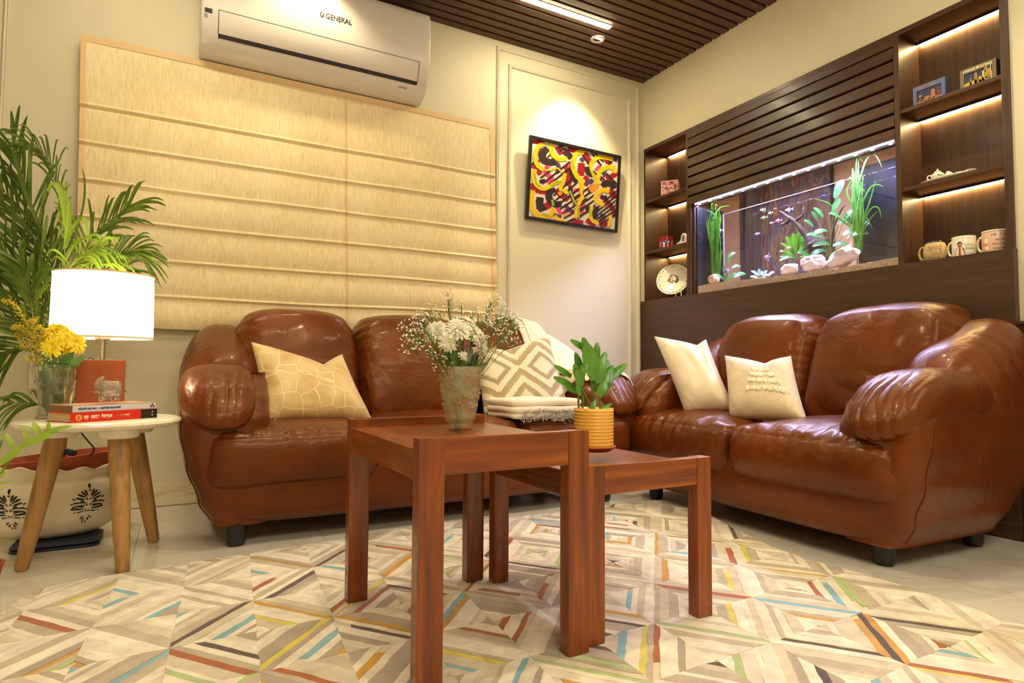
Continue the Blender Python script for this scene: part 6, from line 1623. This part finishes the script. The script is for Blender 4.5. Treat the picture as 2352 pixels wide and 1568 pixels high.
# gift box, left niche top shelf
def pattern(name, base, blots, scale=40):
    t = NT(name); v = t.coords(); f = t.noise(v, scale, 3)
    t.l(t.ramp(f, [(0.42, hexc(*base)), (0.5, hexc(*blots)), (.58, hexc(*base))]), t.b.inputs['Base Color']); t.set(Roughness=.35); return t.m
pattern('gift_print', (168, 40, 62), (230, 190, 186), 28)
bx = thing('gift_box', 'small red and pink patterned box on the top shelf of the left niche', 'box', (.062, -.190, 1.754), radians(38))
G().box(-.045, .045, -.040, .040, 0, .082, .001).build('box_body', 'gift_print', bx)
for (a, b) in ((-.0455, -.043), (.043, .0455)):
    for (c, d) in ((-.0405, -.038), (.038, .0405)): G().box(a, b, c, d, 0, .0825).build('edge', 'print_white', bx)
G().box(-.046, .046, -.041, .041, .081, .085, .001).build('lid_edge', 'print_white', bx); G().box(-.043, .043, -.038, .038, .0835, .0855).build('lid', 'gift_print', bx)
text_mesh('Merry', .026, 'print_white', frame_matrix((-.0458, .026, .045), (0, -1, 0), (0, 0, 1)), bx, width=.05); text_mesh('Xmas', .026, 'print_white', frame_matrix((-.0458, .026, .018), (0, -1, 0), (0, 0, 1)), bx, width=.05)
bx.scale = (1.3, 1.3, 1.12); bx.location.x = .07
# mugs
def mug(name, label, x, y, z, r, h, mat, handle_ang, inner='white_porcelain', prof=None, rim=None, hmat=None):
    root = thing(name, label, 'mug', (x, y, z), 0)
    P_ = prof or [(r*.9, 0), (r*.98, .003), (r, .010), (r, h-.002), (r*.985, h)]
    G().lathe(P_, 48).build('body', mat, root, True, sharp=50)
    Q_ = [(P_[-1][0], h), (P_[-1][0]-.003, h), (P_[-1][0]-.0035, h*.5), (r*.8, .006), (0, .005)]
    G().lathe(Q_, 48).build('inside', inner, root, True)
    if rim: G().lathe([(P_[-1][0]+.0004, h-.008), (P_[-1][0]+.001, h-.004), (P_[-1][0]+.0006, h+.0008), (P_[-1][0]-.003, h+.001)], 48).build('rim', rim, root, True)
    d = Vector((cos(handle_ang), sin(handle_ang), 0)); hp = [d*r*.96+Vector((0, 0, h*.80)), d*(r+.016)+Vector((0, 0, h*.82)), d*(r+.026)+Vector((0, 0, h*.55)), d*(r+.018)+Vector((0, 0, h*.24)), d*r*.95+Vector((0, 0, h*.2))]
    G().tube(catmull(hp, 6), .0048, 10).build('handle', hmat or inner, root, True); return root
def decal(root, r, a0, a1, z0, z1, mat, name='print', off=.0006):
    G().grid(lambda u, v: ((r+off)*cos(a0+(a1-a0)*u), (r+off)*sin(a0+(a1-a0)*u), z0+(z1-z0)*v), 14, 2).build(name, mat, root, True)
def wrap_text(root, txt, size, mat, r, ac, z, width, off=.0012):
    o = text_mesh(txt, size, mat, Matrix.Identity(4), root, width=width, extrude=.0001)
    for v in o.data.vertices:
        x, y = v.co.x-width/2, v.co.y; a = ac+x/r; v.co = ((r+off)*cos(a), (r+off)*sin(a), z+y)
    return o
def wrap_poly(root, pts, mat, r, ac, name, off=.0010):
    G().add([((r+off)*cos(ac+x/r), (r+off)*sin(ac+x/r), z) for x, z in pts], [tuple(range(len(pts)))]).build(name, mat, root)
flat('mug_maroon', (112, 22, 34), .2); flat('stone_beige', (206, 182, 134), .45); flat('dark_rim', (44, 34, 34), .25); flat('mug_pink', (226, 190, 168), .25); flat('skin_tone', (190, 140, 104), .6); flat('hair_black', (30, 22, 20), .6); flat('coat_grey', (66, 56, 58), .7); flat('shirt_red', (170, 52, 32), .7); flat('print_navy', (34, 44, 92), .5); flat('motif_orange', (224, 130, 50), .4); flat('motif_blue', (60, 110, 170), .4)
# 0 angle +x is into the wall; camera looks from (-x, -y): facing angle about -130 degrees
FA = radians(-128)
m1 = mug('mug', 'maroon mug with orange and blue print in the left niche', .050, -.150, 1.411, .040, .082, 'mug_maroon', radians(80))
m1.scale = (1.22, 1.22, 1.02); m1.location.x = .06
for k, (da, zz_, c_, w_, h_) in enumerate([(-.9, .015, 'motif_orange', .10, .03), (-.65, .03, 'motif_blue', .12, .02), (-.4, .012, 'print_white', .10, .03), (-.15, .03, 'motif_blue', .13, .025), (.1, .010, 'motif_orange', .12, .02), (.35, .034, 'motif_blue', .10, .02), (.6, .012, 'shirt_red', .10, .03), (.8, .02, 'motif_orange', .08, .04), (-.55, .008, 'motif_blue', .1, .012), (.2, .035, 'print_white', .07, .015)]):
    decal(m1, .040, FA+da, FA+da+w_*1.6, zz_, zz_+h_, c_, 'print_patch')
# porcelain spoon rest shaped like a paddle
sr = thing('porcelain_paddle', 'white porcelain paddle with blue flower motif beside the maroon mug', 'ornament', (.06, -.300, 1.411), radians(-20))
P_ = [(-.005, .070), (-.005, .10), (-.005, 0)]
pts = [(.0, 0), (.10, 0), (.10, .050), (.085, .070), (.060, .078), (.035, .066), (.022, .042), (.0, .036), (-.035, .032), (-.042, .018), (-.036, .0)]
C_ = catmull([(a, b, 0) for a, b in pts+[pts[0]]], 5)[:-1]
G().prism([(p.x, p.y) for p in C_], lambda p: (-.004, -p[0]+.04, p[1]), lambda p: (.004, -p[0]+.04, p[1])).build('paddle', 'white_porcelain', sr)
for k in range(9):
    a = 2*pi*k/9; G().lathe([(0, 0), (.0055, 0), (.0055, .0006)], 10, (-.0043, -.024+.015*cos(a), .045+.015*sin(a)), Matrix.Rotation(-pi/2, 3, 'Y')).build('motif', 'print_navy', sr)
G().lathe([(0, 0), (.006, 0), (.006, .0006)], 10, (-.0043, -.024, .045), Matrix.Rotation(-pi/2, 3, 'Y')).build('motif', 'print_blue', sr)
# decorative plate on a stand
dp = thing('decorative_plate', 'white plate with floral rim and bird motif on a stand in the left niche', 'plate', (.072, -.205, 1.0768), 0)
nrm_ = Vector((-.80, -.50, .30)).normalized(); exu = Vector((0, 0, 1)).cross(nrm_).normalized(); eyu = nrm_.cross(exu)
PM = Matrix((exu, eyu, nrm_)).transposed(); pc = Vector((0, 0, .128))
G().lathe([(0, 0), (.058, 0), (.066, .004), (.084, .010), (.104, .014), (.1075, .016), (.104, .0175), (.084, .0135), (.066, .0075), (.058, .0045), (0, .0045)], 72, pc, PM).build('plate', 'white_porcelain', dp, True, sharp=60)
for a_ in range(26):
    a = 2*pi*a_/26; r_ = .094+.004*sin(a_*2.4); c_ = pc+PM @ Vector((r_*cos(a), r_*sin(a), .0168))
    g = G(); blade(g, [c_-PM @ Vector((-sin(a), cos(a), 0))*.008, c_+PM @ Vector((cos(a), sin(a), 0))*.003*sin(a_*1.9), c_+PM @ Vector((-sin(a), cos(a), 0))*.008], .0055, nrm=nrm_, n=3, taper='leaf'); g.build('rim_motif', ['flower_leaf', 'motif_blue', 'motif_orange'][a_ % 3], dp)
rq = random.Random(2)
for k in range(34):
    a = rq.uniform(0, 2*pi); r_ = .034*sqrt(rq.random()); c_ = pc+PM @ Vector((r_*cos(a), r_*sin(a), .0058)); q = PM @ Vector((cos(a*2.3), sin(a*2.3), 0))*rq.uniform(.005, .012)
    g = G(); blade(g, [c_-q, c_, c_+q], .006, nrm=nrm_, n=3, taper='leaf'); g.build('centre_motif', ['flower_leaf', 'driftwood', 'motif_orange', 'hair_black'][k % 4], dp)
G().tube([(-.03, .03, .003), (.015, .0, .012), (.03, -.01, .09)], .003, 8).build('stand', 'white_porcelain', dp, True); G().tube([(-.005, -.06, .003), (.02, -.05, .012), (.035, -.03, .08)], .003, 8).build('stand', 'white_porcelain', dp, True)
G().tube([(-.03, .03, .003), (-.035, -.02, .004), (-.005, -.06, .003)], .004, 8).build('stand', 'white_porcelain', dp, True)
sd2 = thing('small_dish', 'small white dish mostly hidden behind the decorative plate', 'dish', (.11, -.355, 1.0768))
G().lathe([(0, 0), (.024, 0), (.030, .004), (.044, .016), (.045, .018), (.040, .016), (.02, .005), (0, .005)], 40).build('dish', 'white_porcelain', sd2, True)
# souvenir frames on the upper right shelf
flat('frame_blue', (88, 104, 150), .5); flat('frame_side_blue', (54, 66, 104), .5); flat('frame_taupe', (118, 104, 80), .5); flat('frame_side_dark', (50, 50, 48), .5); flat('night_blue', (40, 42, 82), .5); flat('relief_gold', (206, 176, 80), .35, .3); flat('relief_copper', (172, 124, 92), .4, .3); flat('bright_gold', (250, 240, 190), .25)
def souvenir(label, corners, z, fm, sm, relief, words, kind, xs):
    tl, tr_, bl_, br_ = corners
    w_ = abs(bl_.y-br_.y)*1.0; h_ = tl.z-bl_.z
    root = thing('souvenir_frame', label, 'souvenir', (xs, (bl_.y+br_.y)/2, z), 0)
    d = .030
    G().box(0, d, -w_/2, w_/2, 0, h_, .001).build('box_side', sm, root)
    b_ = .014; tb_ = .021
    for q in ((-w_/2, -w_/2+b_, 0, h_), (w_/2-b_, w_/2, 0, h_), (-w_/2+b_, w_/2-b_, 0, b_*.7), (-w_/2+b_, w_/2-b_, h_-tb_, h_)): G().box(-.004, .001, *q).build('border', fm, root)
    G().box(-.001, .0, -w_/2+b_, w_/2-b_, b_*.7, h_-tb_).build('sky', 'night_blue', root)
    # +y is left in view
    def P(u, v): return (w_/2-b_-u*(w_-2*b_), b_*.7+v*(h_-tb_-b_*.7))
    r = random.Random(3 if kind else 8)
    def blk(u0, u1, v1, taper=0, mat=relief, nm='skyline_block'):
        y0, z0 = P(u0, 0); y1, z1 = P(u1, v1); G().prism([(y0, z0), (y1, z0), (y1+ (y0-y1)*taper, z1), (y0-(y0-y1)*taper, z1)], lambda p: (-.0035, *p), lambda p: (-.001, *p)).build(nm, mat, root)
    if kind == 1:
        for k in range(9): blk(k*.09, k*.09+.085, r.uniform(.22, .38))
        blk(.20, .27, .62, .4); blk(.37, .48, .82, .15); blk(.41, .44, .95, .3); blk(.52, .62, .46); blk(.64, .74, .80, .1)
        for k in range(7): blk(.74+k*.035, .80+k*.035, r.uniform(.5, .95), .2, 'relief_gold', 'seal_relief')
        y0, z0 = P(.86, .5); pts = catmull([(-.0045, y0+.004, z0+.030), (-.0045, y0+.015, z0+.010), (-.0045, y0+.014, z0-.014), (-.0045, y0+.002, z0-.026), (-.0045, y0-.011, z0-.026), (-.0045, y0-.009, z0), (-.0045, y0-.009, z0+.034)], 6)
        G().tube(pts, .0013, 6).build('bright_line', 'bright_gold', root, True)
    else:
        for k in range(12): blk(k*.083, k*.083+.08, r.uniform(.10, .26))
        blk(.13, .17, .5); g = G(); y0, z0 = P(.15, .55); g.lathe([(0, 0), (.007, 0), (.007, .002)], 8, (-.0015, y0, z0), Matrix.Rotation(-pi/2, 3, 'Y')); g.build('tower_top', relief, root)
        blk(.3, .55, .40, .1); blk(.56, .74, .56, .1); y0, z0 = P(.66, .66); G().lathe([(0, 0), (.0075, 0), (.0075, .002)], 14, (-.0015, y0, z0), Matrix.Rotation(-pi/2, 3, 'Y')).build('monument_head', relief, root)
        y0, z0 = P(.88, .42); G().tube([(-.002, y0+.015*cos(2*pi*k/20), z0+.018*sin(2*pi*k/20)) for k in range(21)], .0009, 5).build('wheel', relief, root)
        for k in range(6): a = pi*k/6; G().tube([(-.002, y0+.015*cos(a), z0+.018*sin(a)), (-.002, y0-.015*cos(a), z0-.018*sin(a))], .0006, 4).build('spoke', relief, root)
    for (s_, a, wd) in words:
        text_mesh(s_, .0125, 'bright_gold' if kind == 1 else 'relief_copper', frame_matrix((-.0046, w_/2-a*w_, h_-.0155), (0, -1, 0), (0, 0, 1)), root, width=wd*w_, bold=.0003)
    if kind == 1:
        g = G(); cy, cz = w_/2-.5*w_, h_-.0105; pts = []
        for k in range(10): a = pi/2+2*pi*k/10; r_ = .0075 if k % 2 == 0 else .0032; pts.append((-.0047, cy+r_*cos(a), cz+r_*sin(a)))
        g.add(pts, [tuple(range(10))]); g.build('star', 'bright_gold', root)
    else:
        text_mesh('SINGAPORE', .009, 'relief_copper', frame_matrix((-.004, w_/2-b_-.003, b_*.7+.001), (0, -1, 0), (0, 0, 1)), root, width=w_-2*b_-.01, bold=.0003)
    return root
XA = .022
c_ = [at(2101, 193, x=XA), at(2173, 166, x=XA), at(2099, 240, x=XA), at(2172, 214, x=XA)]
souvenir('blue souvenir frame with a copper skyline relief on the upper right shelf', c_, 1.754, 'frame_blue', 'frame_side_blue', 'relief_copper', [('LANDMARKS', .12, .62)], 0, XA)
c_ = [at(2209, 155, x=XA), at(2293, 125, x=XA), at(2207, 203, x=XA), at(2290, 172, x=XA)]
souvenir('taupe souvenir frame reading HONG KONG with a gold skyline on the upper right shelf', c_, 1.754, 'frame_taupe', 'frame_side_dark', 'relief_gold', [('HONG', .10, .33), ('KONG', .57, .33)], 1, XA)
# miniature tea set on a tray
ty_ = (-1.739-1.958)/2
tt = thing('tea_tray', 'oval white tray of the miniature tea set on the middle right shelf', 'tray', (.030, ty_-.0, 1.4105))
def oval(rx, ry, prof, name, mat, root, c=(0, 0, 0)):
    g = G(); n = 48; vs = []
    for (k, z) in prof:
        for i in range(n): a = 2*pi*i/n; vs.append((c[0]+rx*k*cos(a), c[1]+ry*k*sin(a), c[2]+z))
    g.add(vs, [(j*n+i, j*n+(i+1) % n, (j+1)*n+(i+1) % n, (j+1)*n+i) for j in range(len(prof)-1) for i in range(n)]+[tuple(range(n-1, -1, -1)), tuple((len(prof)-1)*n+i for i in range(n))]); return g.build(name, mat, root, True, sharp=50)
oval(.045, .110, [(.85, 0), (.97, .004), (1.0, .007), (.98, .008), (.93, .0055), (.6, .005)], 'tray_body', 'white_porcelain', tt)
tpot = thing('miniature_teapot', 'tiny white teapot with looped handle on the porcelain tray', 'teapot', (.022, -1.815, 1.4165))
G().lathe([(.010, 0), (.020, .006), (.025, .015), (.022, .024), (.012, .031), (.011, .033)], 32).build('pot_body', 'white_porcelain', tpot, True)
G().lathe([(.013, .032), (.011, .036), (.004, .040), (.002, .042), (.004, .045), (0, .048)], 24).build('lid', 'white_porcelain', tpot, True)
G().tube(catmull([(0, .022, .024), (0, .036, .027), (0, .040, .016), (0, .030, .006), (0, .020, .008)], 6), .0026, 8).build('handle', 'white_porcelain', tpot, True)
G().tube(catmull([(0, -.022, .010), (0, -.032, .016), (0, -.037, .027)], 5), [.004]*5+[.003]*5+[.0022], 8).build('spout', 'white_porcelain', tpot, True)
for k in range(5):
    a = radians(-150+k*14); g = G(); c0 = Vector((.0252*cos(a), .0252*sin(a), .014)); blade(g, [c0-Vector((0, .003, .003)), c0+Vector((-.0005, 0, .001)), c0+Vector((0, .003, .004))], .004, nrm=(cos(a), sin(a), 0), n=3, taper='leaf'); g.build('flower_print', 'flower_leaf', tpot)
for (yy, lab) in ((-1.858, 'tiny lidded sugar bowl beside the miniature teapot'), ):
    sb = thing('miniature_sugar_bowl', lab, 'bowl', (.022, yy, 1.4165))
    G().lathe([(.007, 0), (.014, .005), (.015, .013), (.010, .018), (.004, .021), (.003, .024), (0, .026)], 24).build('bowl', 'white_porcelain', sb, True); G().tube(catmull([(0, .013, .013), (0, .020, .012), (0, .013, .005)], 5), .0016, 6).build('handle', 'white_porcelain', sb, True)
for (yy, lab) in ((-1.900, 'tiny flat saucer nearest the sugar bowl on the porcelain tray'), (-1.936, 'tiny flat saucer at the right end of the porcelain tray')):
    sb = thing('miniature_saucer', lab, 'saucer', (.020, yy, 1.4165), group='saucers of the miniature tea set'); G().lathe([(0, 0), (.012, 0), (.019, .005), (.0195, .007), (.012, .004), (0, .003)], 28).build('saucer', 'white_porcelain', sb, True)
# mugs on the right niche floor
FB = radians(-150)
mb = mug('mug', 'beige stoneware beer mug with embossed letters and dark rim in the right niche', .045, -1.785, 1.077, .040, .084, 'stone_beige', radians(85), 'stone_beige', prof=[(.030, 0), (.034, .003), (.041, .020), (.043, .040), (.041, .060), (.035, .078), (.034, .084)], rim='dark_rim')
flat('emboss', (186, 156, 102), .45)
for k, (da, z0, dz) in enumerate([(-.55, .015, .050), (-.28, .045, .018), (-.28, .015, .022), (0, .013, .026), (.05, .048, .016), (.35, .012, .030), (.40, .047, .018)]):
    G().tube([(.0435*cos(FB+da+.11*cos(t_)), .0435*sin(FB+da+.11*cos(t_)), z0+dz/2+dz/2*sin(t_)) for t_ in [2*pi*i/14 for i in range(15)]], .0012, 6).build('embossed_mark', 'emboss', mb, True)
m2 = mug('mug', 'white mug printed with a man in a dark coat and green words', .046, -1.893, 1.077, .041, .086, 'white_porcelain', radians(78))
wrap_poly(m2, [(-.036, .006), (.000, .006), (-.003, .030), (-.008, .038), (-.028, .038), (-.034, .028)], 'coat_grey', .041, FB, 'figure_coat', .0006)
wrap_poly(m2, [(-.021, .006), (-.014, .006), (-.015, .038), (-.020, .038)], 'shirt_red', .041, FB, 'figure_shirt', .0010)
wrap_poly(m2, [(-.0175+.0078*cos(2*pi*i/16), .048+.0105*sin(2*pi*i/16)) for i in range(16)], 'skin_tone', .041, FB, 'figure_face', .0010)
wrap_poly(m2, [(-.0175+.0088*cos(pi*i/10), .050+.0125*sin(pi*i/10)) for i in range(11)], 'hair_black', .041, FB, 'figure_hair', .0014)
wrap_poly(m2, [(-.0215, .0445), (-.0135, .0445), (-.0135, .0425), (-.0215, .0425)], 'hair_black', .041, FB, 'figure_moustache', .0014)
wrap_text(m2, 'Liver', .017, 'print_green', .041, FB+.38, .044, .030); wrap_text(m2, 'Health', .017, 'print_green', .041, FB+.42, .029, .034); wrap_text(m2, 'and Wellness', .006, 'motif_blue', .041, FB+.38, .012, .026)
G().lathe([(.0413, .0745), (.0413, .0755)], 48).build('line', 'print_green', m2, True)
m3 = mug('mug', 'pink mug with a greeting in dark script, rightmost in the right niche', .047, -2.002, 1.077, .043, .088, 'mug_pink', radians(78))
G().lathe([(.0434, .082), (.0436, .089), (.040, .0895)], 48).build('rim', 'white_porcelain', m3, True)
for k, (x, z, s_, c_) in enumerate([(-.045, .030, .020, 'motif_orange'), (-.037, .048, .015, 'print_white'), (-.050, .055, .014, 'stone_beige'), (-.034, .020, .012, 'print_white'), (-.048, .012, .013, 'stone_beige')]):
    wrap_poly(m3, [(x+s_*.6*cos(2*pi*i/12), z+s_*.7*sin(2*pi*i/12)) for i in range(12)], c_, .043, FB, 'blossom_print', .0006+k*.0002)
for (s_, z, ac_, wd) in (('Hi  !', .066, .05, .030), ('Dear', .066, .85, .020), ('Good Morning', .046, .55, .048), ('Have a nice day', .030, .40, .056), ('Keep Smiling', .013, .42, .050)):
    wrap_text(m3, s_, .0115, 'print_navy', .043, FB+ac_-.1, z, wd)
